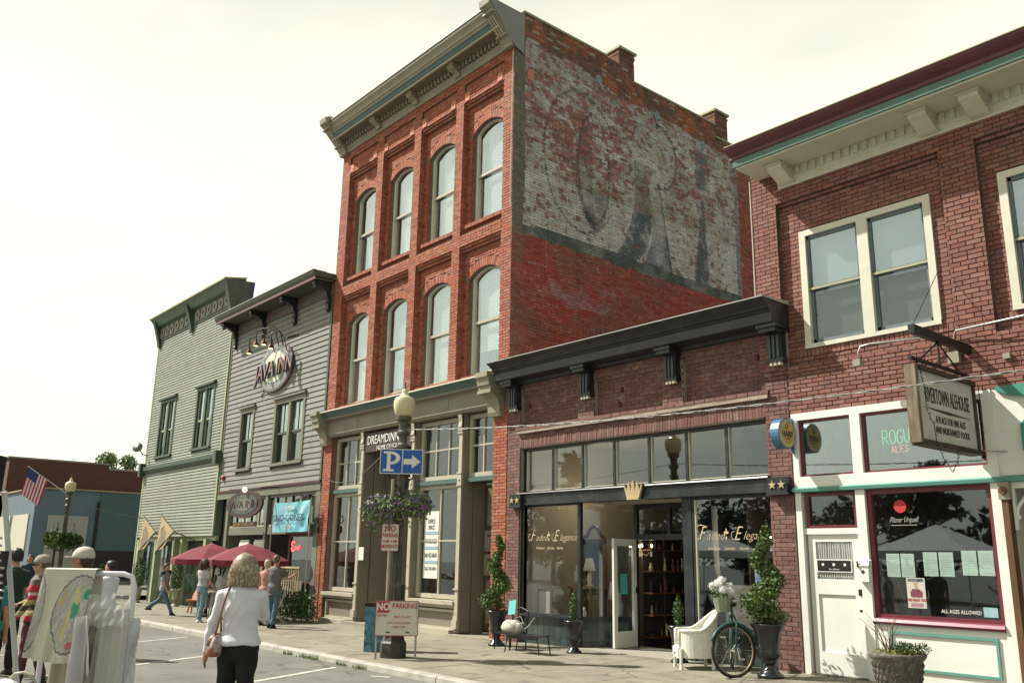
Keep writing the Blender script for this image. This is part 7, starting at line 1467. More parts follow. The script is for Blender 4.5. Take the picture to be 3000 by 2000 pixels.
def simple_chair(x, y, z, rz, m, lab, grp=None, nm='folding_chair'):
    t = thing(nm, lab, 'chair', (x, y, z), rotz=rz, group=grp); build('seat', MB().box(-.2, .2, -.2, .2, .40, .42), m, t); build('backrest', MB().box(-.19, .19, .2, .22, .6, .8), m, t)
    for x_ in (-.19, .19): build('leg', MB().tube([(x_, -.22, 0), (x_, .12, .42), (x_, .22, .82)], .012, 5), m, t); build('leg', MB().tube([(x_, .24, 0), (x_, -.1, .41)], .012, 5), m, t)
    return t
simple_chair(-20.1, 9.75, .07, R(-30), mat('grey_folding_metal', (.4, .42, .4, 1), .5), 'pale folding chair with a turquoise back outside the cafe'); simple_chair(-21.0, 9.4, .07, R(60), MC['grey_folding_metal'], 'pale folding chair behind the woman in white')
top('turquoise_cloth', MB().rings([(-20.22, 9.6, .78, .07, .03), (-20.22, 9.6, .86, .09, .04), (-20.22, 9.6, .95, .06, .03)], 10), m_cyan, 'turquoise cloth hung on the folding chair back', 'cloth', smooth=True)
wr = thing('round_wood_chair', 'round backed brown chair by the sage green building', 'chair', (-24.6, 9.6, .02)); build('backrest', MB().lathe(0, 0, [(.02, 0), (.3, .04), (.36, .1)], 18).xf(Matrix.Translation((-24.5, 9.75, .62)) @ Matrix.Rotation(R(60), 4, 'X')), mat('orange_brown_wood', (.34, .11, .05, 1), .5, .15), wr); build('seat', MB().lathe(-24.6, 9.6, [(.25, .38), (.27, .42)], 16), MC['orange_brown_wood'], wr)
for i in range(4): a = i*math.pi/2+.7; build('leg', MB().tube([(-24.6+.24*math.cos(a), 9.6+.24*math.sin(a), .0), (-24.6+.17*math.cos(a), 9.6+.17*math.sin(a), .4)], .02, 5), MC['orange_brown_wood'], wr)
P = []
for cx in [-21.2+i*.2 for i in range(8)]: clump(P, (cx, 10.5, .42), (.18, .25, .38), 170)
k = MB(); leaves(k, P, .035, long=1.2); top('boxwood_hedge', k, m_dleaf, 'low dark green hedge in front of the cafe window', 'hedge', kind='stuff')
def pot_cypress(x, y, z, lab, H=1.1, r=.27, pm=m_stone):
    t = thing('potted_cypress', lab, 'potted plant', (x, y, z), group='potted cypresses by the green building'); urn(t, x, y, z, .62, pm); P = []
    for i in range(12): u = i/11; clump(P, (x, y, z+.6+u*(H-.15)), ((r*math.sin(math.pi*(.22+.7*u)),)*2+(.1,)), 110)
    k = MB(); leaves(k, P, .022, long=1.6); build('foliage', k, m_dleaf, t, kind='stuff'); build('trunk', MB().tube([(x, y, z+.45), (x, y, z+.9)], .02, 6), m_brn, t)
pot_cypress(-32.2, 10.5, -.04, 'tall cypress in a pale stone urn at the left end of the green building', 1.0, .33); pot_cypress(-29.3, 10.75, -.01, 'dark cypress in an urn behind the walking man', .95, .24); pot_cypress(-35.9, 10.3, -.06, 'dark cypress in an urn at the green building corner', .75, .28)

# ================================================================ TREES
m_lf = [mat('tree_leaf_light', (.22, .28, .11, 1), .6, .3, 2, rnd=.3), mat('tree_leaf_dark', (.035, .06, .02, 1), .6, .35, 2, rnd=.3)]; m_bark = mat('tree_bark', (.12, .09, .06, 1), .9, .3, 6)
def tree(x, y, z, H, r, lab, m, n=2600, ls=.16, trunk=.35, con=False, seed=0, grp=None):
    random.seed(seed); t = thing('conifer_tree' if con else 'leafy_tree', lab, 'tree', (x, y, z), group=grp); P = []; br_ = MB()
    br_.tube([(x, y, z), (x+.1, y, z+H*trunk), (x, y, z+H*.9)], [H*.03, H*.022, H*.005], 8)
    nb_ = 30 if con else 22
    for i in range(nb_):
        u = random.uniform(trunk*.7, .97) if con else random.uniform(trunk, .95); a = random.uniform(0, 6.28)
        R_ = r*(1.05-u)*1.3 if con else r*math.sqrt(max(.05, 1-((u-.62)/.42)**2))*random.uniform(.6, 1)
        e = Vector((x+R_*math.cos(a), y+R_*math.sin(a), z+H*u)); br_.tube([(x, y, z+H*(u-.12)), e], [H*.008, H*.003], 5)
        for _ in range(n//nb_):
            if con: q = Vector((x, y, z+H*u)).lerp(e, random.uniform(.1, 1.1)); P.append((q.x+random.gauss(0, .25), q.y+random.gauss(0, .25), q.z+random.gauss(0, .12)-.2*random.random()))
            else:
                v = Vector((random.gauss(0, 1), random.gauss(0, 1), random.gauss(0, 1))).normalized()*random.uniform(.3, 1)*r*.38; q = e+v-Vector((0, 0, r*.05)); P.append(tuple(q))
    k = MB(); leaves(k, P, ls, long=1.2); build('crown', k, m, t, kind='stuff'); build('trunk', br_, m_bark, t)
tree(-95, 27.4, 3.0, 8.6, 2.0, 'light green leafy tree rising behind the far brick building', m_lf[0], 4500, .16, .5, seed=5)
tree(-95, 30.2, 3.0, 6.9, 1.4, 'smaller leafy tree beside the light green tree behind the brick roof', m_lf[0], 3000, .14, .5, seed=6)
for i, (x, y, H, r, c) in enumerate(((-41, -17, 8.6, 1.8, 1), (-33, -24, 5.4, 2.8, 0), (-29, -21, 5.6, 2.6, 0), (-24, -22, 5.9, 2.6, 0), (-19.5, -20, 6.6, 2.4, 1), (-14.5, -19, 5.4, 2.4, 0), (-36.5, -20, 6.0, 2.4, 0), (-48, -22, 6.5, 3, 0), (-55, -26, 7, 3, 0), (-10, -24, 5.5, 2.6, 0), (-6, -26, 5.0, 2.6, 0))):
    tree(x, y, .03, H, r, 'dark '+('conifer' if c else 'leafy tree')+' across the street, seen only in the shop windows, '+['far left', 'left', 'left of centre', 'centre', 'tallest', 'right of the tallest', 'short', 'leftmost', 'beyond the leftmost', 'low right', 'rightmost'][i], m_lf[1], 1800, .2, .3, bool(c), seed=20+i, grp='trees across the street')
# canopy tents across the street
m_tent = mat('white_tent_cloth', (.78, .78, .74, 1), .8, .04)
for i, (x, y) in enumerate(((-23.0, -7.5), (-18.6, -8.2), (-13.2, -6.5))):
    t = thing('canopy_tent', 'white market canopy tent across the street, '+['leftmost', 'middle', 'rightmost'][i], 'tent', (x, y, .03), group='market tents across the street'); w_ = 1.5
    c = [(x-w_, y-w_, 2.1), (x+w_, y-w_, 2.1), (x+w_, y+w_, 2.1), (x-w_, y+w_, 2.1)]
    k = MB().add(c+[(x, y, 2.95)]+[(a, b, 1.85) for a, b, _ in c], [(0, 1, 4), (1, 2, 4), (2, 3, 4), (3, 0, 4), (0, 5, 6, 1), (1, 6, 7, 2), (2, 7, 8, 3), (3, 8, 5, 0)]); build('canopy', k, m_tent, t)
    for a, b, _ in c: build('leg', MB().box(a-.02, a+.02, b-.02, b+.02, .03, 2.1), m_white, t)
# ================================================================ PEOPLE
random.seed(99)
m_skin = mat('fair_skin', (.48, .27, .19, 1), .55, .05, 6, sss=.08); m_skin2 = mat('tanned_skin', (.38, .19, .12, 1), .55, .05, 6); m_skin3 = mat('brown_skin', (.17, .08, .05, 1), .55, .05, 6)
def solid(name, mb, m, parent, vox=.012, sm=4, kind=None):
    me = bpy.data.meshes.new(name); me.from_pydata(mb.v, [], mb.f); o = bpy.data.objects.new(name, me); C.objects.link(o)
    md = o.modifiers.new('r', 'REMESH'); md.mode = 'VOXEL'; md.voxel_size = vox; s = o.modifiers.new('s', 'SMOOTH'); s.factor = .6; s.iterations = sm
    dg = bpy.context.evaluated_depsgraph_get(); m2 = bpy.data.meshes.new_from_object(o.evaluated_get(dg)); m2.name = name; bpy.data.objects.remove(o); bpy.data.meshes.remove(me)
    if name != 'body':
        k_ = .009 if vox < .01 else .007
        n_v = len(m2.vertices); P_ = np.empty(n_v*3, np.float32); N_ = np.empty(n_v*3, np.float32); m2.vertices.foreach_get('co', P_); m2.vertices.foreach_get('normal', N_)
        P_ = P_.reshape(-1, 3); N_ = N_.reshape(-1, 3); x, y, z = P_.T; ph = random.uniform(0, 9)
        f = np.sin(11*x+4*np.sin(9*z+ph)+ph)*np.sin(14*z+3*np.sin(8*y+6*x)+1.3)+.7*np.abs(np.sin(23*z+9*x+5*np.sin(11*x+ph)))*np.sin(7*z+5*y+ph)
        m2.vertices.foreach_set('co', (P_+N_*(k_*f)[:, None]).ravel())
    m2.materials.clear(); m2.materials.append(m); m2.shade_smooth(); o = bpy.data.objects.new(name, m2); C.objects.link(o); o.parent = parent; ORI[o.name] = Vector((0, 0, 0))
    if kind: o['kind'] = kind
    return o
def person(lab, loc, rotz, h=1.62, sex='m', legs=((0, 0), (0, 0)), arms=((0, 10, 12), (0, 10, 12)), shirt=None, sleeve='short', smat=None, pants=None, shoes=None, hair=None, hairstyle='short', hat=None, skin=None, vox=.013, head=(0, 0), bare_legs=False, stripes=None, wide=1.0, seated=0, hem=None, sun=False):
    s = h/1.7; t = thing('person', lab, 'person', loc, rotz=rotz); sk = skin or m_skin; fem = sex == 'f'
    sh_w = (.165 if fem else .19)*wide; hip_w = (.175 if fem else .165)*wide
    J = []; low = 9
    for i, sd_ in ((0, -1), (1, 1)):
        a, k = R(legs[i][0]), R(legs[i][1]); hp = Vector((sd_*.088, 0, .88)); kn = hp+Vector((sd_*.005, math.sin(a), -math.cos(a)))*.41; an = kn+Vector((0, math.sin(a-k), -math.cos(a-k)))*.40; J.append((hp, kn, an, a-k)); low = min(low, an.z-.075*math.cos(a-k)-.0)
    dz = -low
    S_ = lambda v: Vector((v[0]*s, v[1]*s, (v[2]+dz)*s))
    body = MB(); cl = MB(); pt = MB(); shoe = []
    # torso rings
    T = [(.80, hip_w*.75, .10), (.88, hip_w, .118), (.96, hip_w*.97, .115), (1.04, .135*wide if fem else .15*wide, .10), (1.14, .145*wide if fem else .16*wide, .105), (1.25, .16*wide if fem else .178*wide, .115), (1.33, sh_w*.95, .108), (1.385, sh_w*.92, .09), (1.42, sh_w*.6, .07), (1.45, .06, .06)]
    body.rings([(0, 0, (z+dz)*s, rx*s*.92, ry*s*.9) for z, rx, ry in T], 18)
    hemz = hem if hem is not None else (.88 if fem else .84)
    Tc = [(z, rx, ry) for z, rx, ry in T if z > hemz+.01]; a0 = ([T[0]]+[q for q in T if q[0] <= hemz+.01])[-1]
    cl.rings([(0, 0, (hemz+dz)*s, hip_w*s*1.10, .138*s)]+[(0, 0, (z+dz)*s, rx*s*(1.12 if z < 1 else 1.04)+.004, ry*s*(1.2 if z < 1 else 1.08)+.004) for z, rx, ry in Tc[:-1]]+[(0, 0, (1.445+dz)*s, .068*s, .066*s)], 20)
    if fem: cl.ball((-.07*s, .085*s, (1.24+dz)*s), (.065*s, .05*s, .06*s)).ball((.07*s, .085*s, (1.24+dz)*s), (.065*s, .05*s, .06*s))
    # head, neck
    hy, hz_ = R(head[0]), head[1]
    Mh = Matrix.Translation((0, .005*s, (1.47+dz)*s)) @ Matrix.Rotation(hy, 4, 'Z') @ Matrix.Rotation(R(-hz_), 4, 'X') @ Matrix.Scale(s, 4)
    body.tube([S_((0, -.01, 1.40)), S_((0, .0, 1.50))], [.058*s, .054*s], 12)
    hd = MB().rings([(0, .035, .0, .03, .03), (0, .03, .02, .05, .055), (0, .02, .05, .062, .078), (0, .012, .09, .072, .09), (0, .008, .13, .076, .096), (0, .0, .17, .074, .094), (0, -.004, .20, .06, .078), (0, -.005, .222, .035, .045), (0, -.005, .23, .01, .012)], 18)
    hd.rings([(0, .1, .075, .02, .02), (0, .112, .085, .016, .02), (0, .1, .12, .008, .012)], 8); hd.ball((0, .088, .048), (.025, .016, .01)).ball((-.077, 0, .105), (.01, .02, .03)).ball((.077, 0, .105), (.01, .02, .03))
    body.add([tuple(Mh @ Vector(v)) for v in hd.v], hd.f)
    # arms
    hands = []
    for i, sd_ in ((0, -1), (1, 1)):
        p, ab, e = (R(q) for q in arms[i][:3]); inw = R(arms[i][3]) if len(arms[i]) > 3 else 0
        shd = Vector((sd_*(sh_w-.012), 0, 1.375)); d1 = Vector((sd_*math.sin(ab), math.cos(ab)*math.sin(p), -math.cos(ab)*math.cos(p))); el = shd+d1*.285; d2 = Vector((sd_*math.sin(ab*.5-inw), math.cos(ab*.5-inw)*math.sin(p+e), -math.cos(ab*.5-inw)*math.cos(p+e))).normalized(); wr_ = el+d2*.25
        body.tube([S_(shd-Vector((sd_*.04, 0, 0))), S_(shd+d1*.03), S_(shd.lerp(el, .5)), S_(el), S_(el.lerp(wr_, .3)), S_(wr_)], [.04*s, .048*s, .044*s, .036*s, .038*s, .024*s], 10)
        sd2 = Vector((0, 1, 0)) if abs(d2.y) < .8 else Vector((0, 0, 1)); side = (sd2-d2*sd2.dot(d2)).normalized(); nrm_ = d2.cross(side)
        pm = wr_+d2*.045; pe = wr_+d2*.085
        body.tube([S_(wr_), S_(pm), S_(pe)], [(.022*s, .02*s), (.03*s, .02*s), (.034*s, .017*s)] if False else [.024*s, .028*s, .026*s], 8)
        for f, (off, ln) in enumerate(((.026, .062), (.009, .074), (-.009, .07), (-.025, .055))):
            b0 = pe-d2*.012+side*off; b1 = b0+d2*ln*.5+nrm_*(-sd_*.004); b2 = b0+d2*ln+nrm_*sd_*(-.022); body.tube([S_(b0), S_(b1), S_(b2)], [.0095*s, .009*s, .0075*s], 6)
        body.tube([S_(wr_+d2*.02+side*.02), S_(wr_+d2*.055+side*.046), S_(wr_+d2*.085+side*.05)], [.012*s, .011*s, .009*s], 6)
        if sleeve == 'long': cl.tube([S_(shd-Vector((sd_*.05, 0, .01))), S_(shd+d1*.02), S_(shd.lerp(el, .5)), S_(el), S_(el.lerp(wr_, .5)), S_(wr_+d2*.005)], [.05*s, .066*s, .058*s, .05*s, .044*s, .034*s], 12)
        elif sleeve == 'short': cl.tube([S_(shd-Vector((sd_*.05, 0, .01))), S_(shd+d1*.02), S_(shd.lerp(el, .45)), S_(shd.lerp(el, .72))], [.05*s, .068*s, .064*s, .062*s], 12)
        hands.append((S_(wr_), S_(pe), d2, S_(el)))
    # legs
    for (hp, kn, an, ang) in J:
        R1, R2, R3 = (.082, .054, .042); w_ = 1.0
        body.tube([S_(hp+Vector((0, 0, .03))), S_(hp.lerp(kn, .5)), S_(kn), S_(kn.lerp(an, .35)), S_(an)], [R1*s*.93, .068*s, R2*s, .054*s, .036*s], 12)
        pt.tube([S_(hp+Vector((0, 0, .04))), S_(hp.lerp(kn, .5)), S_(kn), S_(kn.lerp(an, .4)), S_(an.lerp(kn, .02 if not bare_legs else .6))], [.092*s*wide, .082*s*wide, .068*s, .066*s, .064*s], 12)
        fy = math.cos(ang-0); f0 = an+Vector((0, -.06, -.04)); shoe.append(MB().rings([(an.x*s, (an.y+.035)*s, (an.z-.075+dz)*s, .044*s, .125*s), (an.x*s, (an.y+.035)*s, (an.z-.05+dz)*s, .046*s, .125*s), (an.x*s, (an.y+.02)*s, (an.z-.015+dz)*s, .038*s, .085*s), (an.x*s, (an.y-.005)*s, (an.z+.025+dz)*s, .036*s, .045*s)], 14))
    pt.rings([(0, 0, (z+dz)*s, rx*s*.97, ry*s*1.0) for z, rx, ry in ((.80, hip_w*.85, .115), (.88, hip_w, .122), (.96, hip_w*.97, .12), (1.0, hip_w*.9, .11))], 18)
    b_ = solid('body', body, sk, t, vox*.85 if vox > .01 else vox, 3)
    c_ = solid('shirt', cl, smat, t, vox, 5)
    p_ = solid('trousers', pt, pants, t, vox, 5)
    for k in shoe: build('shoe', k, shoes or m_iron, t, smooth=True)
    # eyes
    for x in (-.03, .03): build('eye', MB().ball(tuple(Mh @ Vector((x, .094, .108))), (.011*s, .006*s, .007*s), 8, 5), m_iron, t)
    def onhead(mb): return MB().add([tuple(Mh @ Vector(v)) for v in mb.v], mb.f)
    if sun: build('sunglasses', onhead(MB().box(-.07, .07, .085, .11, .095, .125).box(-.08, -.07, -.01, .1, .105, .12).box(.07, .08, -.01, .1, .105, .12)), m_iron, t)
    if hair:
        H_ = MB()
        if hairstyle == 'short': H_.rings([(0, -.055, .05, .05, .04), (0, -.035, .08, .074, .066), (0, -.022, .13, .083, .086), (0, -.012, .17, .083, .094), (0, -.005, .205, .07, .088), (0, -.006, .232, .045, .055), (0, -.006, .242, .012, .015)], 18)
        elif hairstyle == 'bob': H_.rings([(0, -.035, -.045, .075, .05), (0, -.03, -.02, .10, .075), (0, -.022, .04, .112, .098), (0, -.018, .09, .118, .108), (0, -.012, .14, .118, .112), (0, -.008, .185, .105, .105), (0, -.008, .22, .082, .085), (0, -.008, .245, .05, .05), (0, -.008, .255, .012, .012)], 22)
        elif hairstyle == 'curly': H_.rings([(0, -.05, -.08, .07, .05), (0, -.045, -.03, .12, .08), (0, -.035, .04, .135, .1), (0, -.02, .11, .128, .115), (0, -.01, .18, .11, .11), (0, -.008, .23, .07, .07), (0, -.008, .25, .015, .015)], 22)
        V_ = [Vector(v) for v in H_.v]; V_ = [v*(1+.035*mnoise.noise(v*32)) for v in V_]; H_.v = [tuple(v) for v in V_]
        ho = build('hair', onhead(H_), hair, t, smooth=True)
        if hairstyle in ('bob', 'curly'):
            k = MB(); rr = random.Random(3)
            for _ in range(1700 if hairstyle == 'bob' and vox < .01 else 900 if hairstyle == 'bob' else 500):
                a = rr.uniform(0, 6.28); v = rr.uniform(.0, 1); z0 = lerp(.262, .05, v**1.25); rad = math.sqrt(max(0, 1-((z0-.1)/.155)**2)); 
                if math.sin(a) > .55 and z0 < .17: continue
                q0 = Vector((.112*rad*math.cos(a), -.012+.108*rad*math.sin(a), z0)); q1 = q0+Vector((.02*math.cos(a), .018*math.sin(a), -.03-.03*rr.random())); q2 = q1+Vector((rr.gauss(0, .012), rr.gauss(0, .012), -.05)); 
                if hairstyle == 'curly': q1 += Vector((rr.gauss(0, .02), rr.gauss(0, .02), 0)); q2 += Vector((rr.gauss(0, .03), rr.gauss(0, .03), 0))
                q2.x *= .97; q2.y = (q2.y+.02)*.96-.02; k.tube([Mh @ q0, Mh @ q1, Mh @ q2], [.004*s, .0045*s, .001*s], 4)
            build('hair_strands', k, hair, t, kind='stuff')
    if hat:
        k = MB().rings([(0, -.0, .135, .085, .102), (0, -.0, .16, .088, .105), (0, -.003, .2, .08, .095), (0, -.005, .235, .055, .068), (0, -.005, .25, .015, .02)], 18)
        ht = build('cap', onhead(MB().add([(x*1.06, y*1.06, z) for x, y, z in k.v], k.f)), hat, t, smooth=True)
        if hat.name != 'beanie_grey': build('brim', onhead(MB().rings([(0, .1, .142, .068, .09), (0, .105, .15, .066, .085)], 16)), hat, ht, smooth=True)
    return t, hands, dz, s, Mh
m_jean = mat('blue_denim', (.08, .14, .19, 1), .8, .15, 8); m_ljean = mat('light_blue_denim', (.16, .25, .31, 1), .8, .15, 8); m_blk = mat('black_cloth', (.008, .008, .010, 1), .85, .1, 5); m_wh = mat('white_sweater', (.70, .70, .74, 1), .85, .03, 5, .25, 25)
m_blond = mat('ash_blond_hair', (.44, .37, .26, 1), .5, .35, 30, rnd=.35, col2=(.26, .19, .12, 1), c2s=10); m_br = mat('brown_hair', (.05, .03, .02, 1), .5, .3, 30); m_dk = mat('dark_hair', (.015, .012, .01, 1), .5, .3, 30); m_lbr = mat('sandy_hair', (.14, .09, .05, 1), .55, .3, 30)
# woman in white, seen from behind
t, hd_, dz, s, Mh = person('woman with ash blond bob in white sweater and black trousers seen from behind', (-7.44, 3.3, .03), R(56), h=1.60, sex='f', legs=((14, 2), (-12, 6)), arms=((2, 17, 8), (30, 8, 100, 40)), smat=m_wh, sleeve='long', pants=m_blk, hair=m_blond, hairstyle='bob', vox=.009, wide=1.06, hem=.93, shoes=m_blk)
wm = t
hb = thing('shoulder_bag', 'small brown and silver shoulder bag hanging at her left hip', 'bag', (-7.44, 3.3, .03), rotz=R(56))
bx, by, bz = -.17, -.04, .86
build('body', MB().rings([(bx-.01, by-.02, bz-.09, .05, .08), (bx-.01, by-.02, bz-.06, .062, .115), (bx, by-.02, bz, .06, .12), (bx, by-.02, bz+.06, .04, .09), (bx, by-.02, bz+.085, .02, .05)], 18), mat('tan_leather', (.34, .13, .06, 1), .45, .2, 20, col2=(.45, .38, .36, 1), c2s=11, c2lo=.48, c2hi=.55), hb, smooth=True)
build('flap', MB().rings([(bx-.03, by-.02, bz+.0, .045, .1), (bx-.02, by-.02, bz+.06, .045, .085), (bx-.005, by-.02, bz+.09, .03, .05)], 14), mat('brown_leather', (.20, .09, .06, 1), .4, .2), hb, smooth=True)
build('strap', MB().tube([(bx+.02, by+.05, bz+.08), (-.175, .075, 1.05), (-.15, .108, 1.2), (-.12, .08, 1.315), (-.10, .0, 1.345), (-.105, -.07, 1.31), (-.125, -.112, 1.2), (-.155, -.105, 1.05), (bx, by-.09, bz+.08)], .0085, 6), MC['brown_leather'], hb, smooth=True)
# man with raglan shirt walking left
m_nav = mat('navy_cloth', (.02, .035, .06, 1), .8, .1); m_gry = mat('light_grey_shirt', (.32, .33, .34, 1), .8, .1); m_char = mat('grey_brown_tee', (.13, .12, .125, 1), .85, .1, 5)
t, h_, _, _, _ = person('man in grey shirt with navy sleeves walking along the sidewalk', (-23.74, 8.40, .09), R(-48), h=1.36, legs=((-32, 26), (30, 4)), arms=((-14, 6, 18), (16, 6, 14)), smat=m_gry, pants=m_jean, hair=m_br, shoes=m_blk)
build('raglan_sleeve', MB().rings([(-.14, 0, 1.02, .055, .06), (-.15, 0, 1.1, .05, .065), (-.12, 0, 1.12, .03, .05)], 12).rings([(.14, 0, .95, .05, .055), (.15, 0, 1.08, .055, .065), (.11, 0, 1.12, .03, .05)], 12), m_nav, t, smooth=True)
person('woman with dark curly hair in pale blouse and jeans by the cafe tables', (-20.84, 8.25, .09), R(20), h=1.42, sex='f', legs=((4, 0), (-5, 4)), arms=((18, 8, 25), (12, 10, 30)), smat=mat('pale_lilac_blouse', (.42, .41, .43, 1), .8, .1), pants=m_ljean, hair=m_br, hairstyle='curly', shoes=m_wh, hem=.95)
t, h_, dz, s, Mh = person('man in white number 37 jersey and dark cap under the umbrella', (-21.95, 9.2, .08), R(40), h=1.52, legs=((3, 0), (-4, 3)), arms=((8, 14, 30), (20, 10, 60)), smat=mat('white_jersey', (.5, .5, .46, 1), .8, .08), pants=m_ljean, hair=m_dk, hat=m_nav, skin=m_skin3, wide=1.12, hem=.78, shoes=m_wh)
text('number', '37', .3, (0.02, -.16, 1.12), (1, 0, 0), (0, 0, 1), m_nav, None, .02, .7).parent = t
person('man in grey brown tee and jeans with hands raised, back to the camera', (-18.45, 8.9, .1), R(30), h=1.52, legs=((3, 2), (-5, 5)), arms=((28, 10, 70), (34, 12, 75)), smat=m_char, pants=m_jean, hair=m_lbr, shoes=m_blk, hem=.76)
person('person in pink top standing half hidden beside the man in grey', (-19.3, 9.1, .1), R(30), h=1.42, sex='f', legs=((2, 0), (-3, 2)), smat=mat('pink_top', (.45, .22, .2, 1), .8), pants=m_jean, hair=m_blond, shoes=m_blk)
# left foreground and street
def onray(px, py, dep): d = fw*2578+cr*(px-1500)-cu*(py-1000); return Vector((0, 0, 1.62))+d*(dep/2578)
m_bean = mat('beanie_grey', (.33, .31, .27, 1), .9, .15, 15, .4, 60); m_ball = mat('cap_beige', (.52, .49, .42, 1), .8, .1)
t, h_, dz, s, Mh = person('woman in grey knit hat and sunglasses wearing a red striped sweater', (-12.42, 2.86, .03), R(152), h=1.54, sex='f', legs=((8, 2), (-8, 5)), arms=((6, 16, 28), (14, 12, 60, 10)), smat=mat('dark_knit', (.05, .05, .04, 1), .85, .1), sleeve='long', pants=mat('maroon_skirt', (.10, .03, .04, 1), .8), hair=m_lbr, hat=m_bean, wide=1.1, sun=True, hem=.8)
body_sh = [c for c in t.children if c.name.startswith('shirt')][0]
m = mat('striped_knit', (.3, .03, .05, 1), .85, 0); nt_ = m.node_tree; g_ = nn(nt_, 'ShaderNodeTexCoord'); sp = nn(nt_, 'ShaderNodeSeparateXYZ'); nt_.links.new(g_.outputs['Object'], sp.inputs[0]); rp = nn(nt_, 'ShaderNodeValToRGB'); mm = nn(nt_, 'ShaderNodeMath', operation='MULTIPLY_ADD'); mm.inputs[1].default_value = 1.6; mm.inputs[2].default_value = -1.13; nt_.links.new(sp.outputs['Z'], mm.inputs[0]); nt_.links.new(mm.outputs[0], rp.inputs[0]); rp.color_ramp.interpolation = 'CONSTANT'
E_ = rp.color_ramp.elements; E_[0].color = (.02, .02, .025, 1); E_[1].position = .1; E_[1].color = (.35, .03, .05, 1)
for p, c in ((.2, (.32, .28, .14)), (.3, (.05, .035, .02)), (.4, (.36, .30, .12)), (.5, (.35, .03, .05)), (.58, (.5, .35, .32)), (.64, (.36, .03, .05)), (.78, (.13, .10, .08)), (.86, (.12, .11, .09))): e = E_.new(p); e.color = (*c, 1)
nt_.links.new(rp.outputs[0], nt_.nodes['Principled BSDF'].inputs['Base Color']); body_sh.data.materials[0] = m
person('man in beige baseball cap and olive shirt behind the linen rack', (-9.25, 2.48, .03), R(135), h=1.62, legs=((2, 0), (-3, 2)), smat=mat('olive_shirt', (.09, .09, .06, 1), .8), pants=m_jean, hair=m_br, hat=m_ball, skin=m_skin2, vox=.010)
person('man with dark hair in a dark green tee standing in the street', (-13.77, 2.83, .03), R(112), h=1.62, legs=((2, 0), (-3, 2)), arms=((10, 12, 40), (10, 12, 30)), smat=mat('bottle_green_tee', (.018, .035, .022, 1), .85), pants=m_blk, hair=m_dk, skin=m_skin, hem=.78)
person('distant person in dark top and jeans before the blue building', (-28.4, 6.2, .03), R(-120), h=1.5, legs=((10, 2), (-10, 5)), smat=m_nav, pants=m_jean, hair=m_br, vox=.018)
person('person in bright white shirt and dark cap sitting beyond the rack', (-15.1, 4.47, .03), R(125), h=1.46, sex='m', legs=((4, 0), (-4, 0)), arms=((20, 10, 50), (20, 10, 50)), smat=mat('bright_white_shirt', (.72, .74, .76, 1), .8), pants=m_jean, hair=m_dk, vox=.014)
person('person in teal top half hidden behind the white tent pole', (-10.6, 1.98, .03), R(80), h=1.5, sex='f', legs=((3, 0), (-3, 0)), smat=mat('teal_top', (.04, .2, .19, 1), .8), pants=mat('pale_grey_trousers', (.3, .3, .3, 1), .8), hair=m_br, vox=.014)
person('person in brown tee at the left edge close to the camera', tuple(onray(-150, 1700, 3.0).xy)+(.03,), R(0), h=1.60, legs=((2, 0), (-2, 0)), arms=((6, 14, 15), (6, 8, 10)), smat=mat('brown_tee', (.12, .06, .04, 1), .8), pants=m_jean, hair=m_br, skin=m_skin2, vox=.010)

# ================================================================ LINEN RACK AND STALL
uR = (Vector((cr.x, cr.y, 0))).normalized(); uF = Vector((-uR.y, uR.x, 0))
o_ = onray(160, 1676, 4.5); e_ = onray(392, 1692, 4.5); zr = 1.515; base_ = Vector((o_.x, o_.y, 0)); dr_ = (Vector((e_.x, e_.y, 0))-base_); W = dr_.length; dr_.normalize(); df = Vector((-dr_.y, dr_.x, 0))
if df.dot(fw) < 0: df = -df
Q = lambda a, d, z: base_+dr_*a+df*d+Vector((0, 0, z))
rk = thing('linen_rack', 'white tubular rack with rounded corners holding tablecloths', 'rack', tuple(Q(W/2, 0, .03)))
ORI[rk.name] = Vector(tuple(Q(W/2, 0, .03))); m_tub = mat('white_enamel_tube', (.75, .75, .78, 1), .25, .03, spec=.6)
build('frame', MB().tube([Q(-.02, .02, .05), Q(-.02, .02, zr-.06), Q(.0, .02, zr-.015), Q(.04, .02, zr), Q(W-.06, .02, zr), Q(W-.015, .02, zr-.015), Q(W, .02, zr-.06), Q(W, .02, .05)], .0135, 12), m_tub, rk, smooth=True)
for a in (-.02, W): build('foot', MB().tube([Q(a, -.25, .05), Q(a, .3, .05)], .017, 8), m_tub, rk)
build('lower_rail', MB().tube([Q(-.02, .02, .5), Q(W, .02, .5)], .012, 8), m_tub, rk)
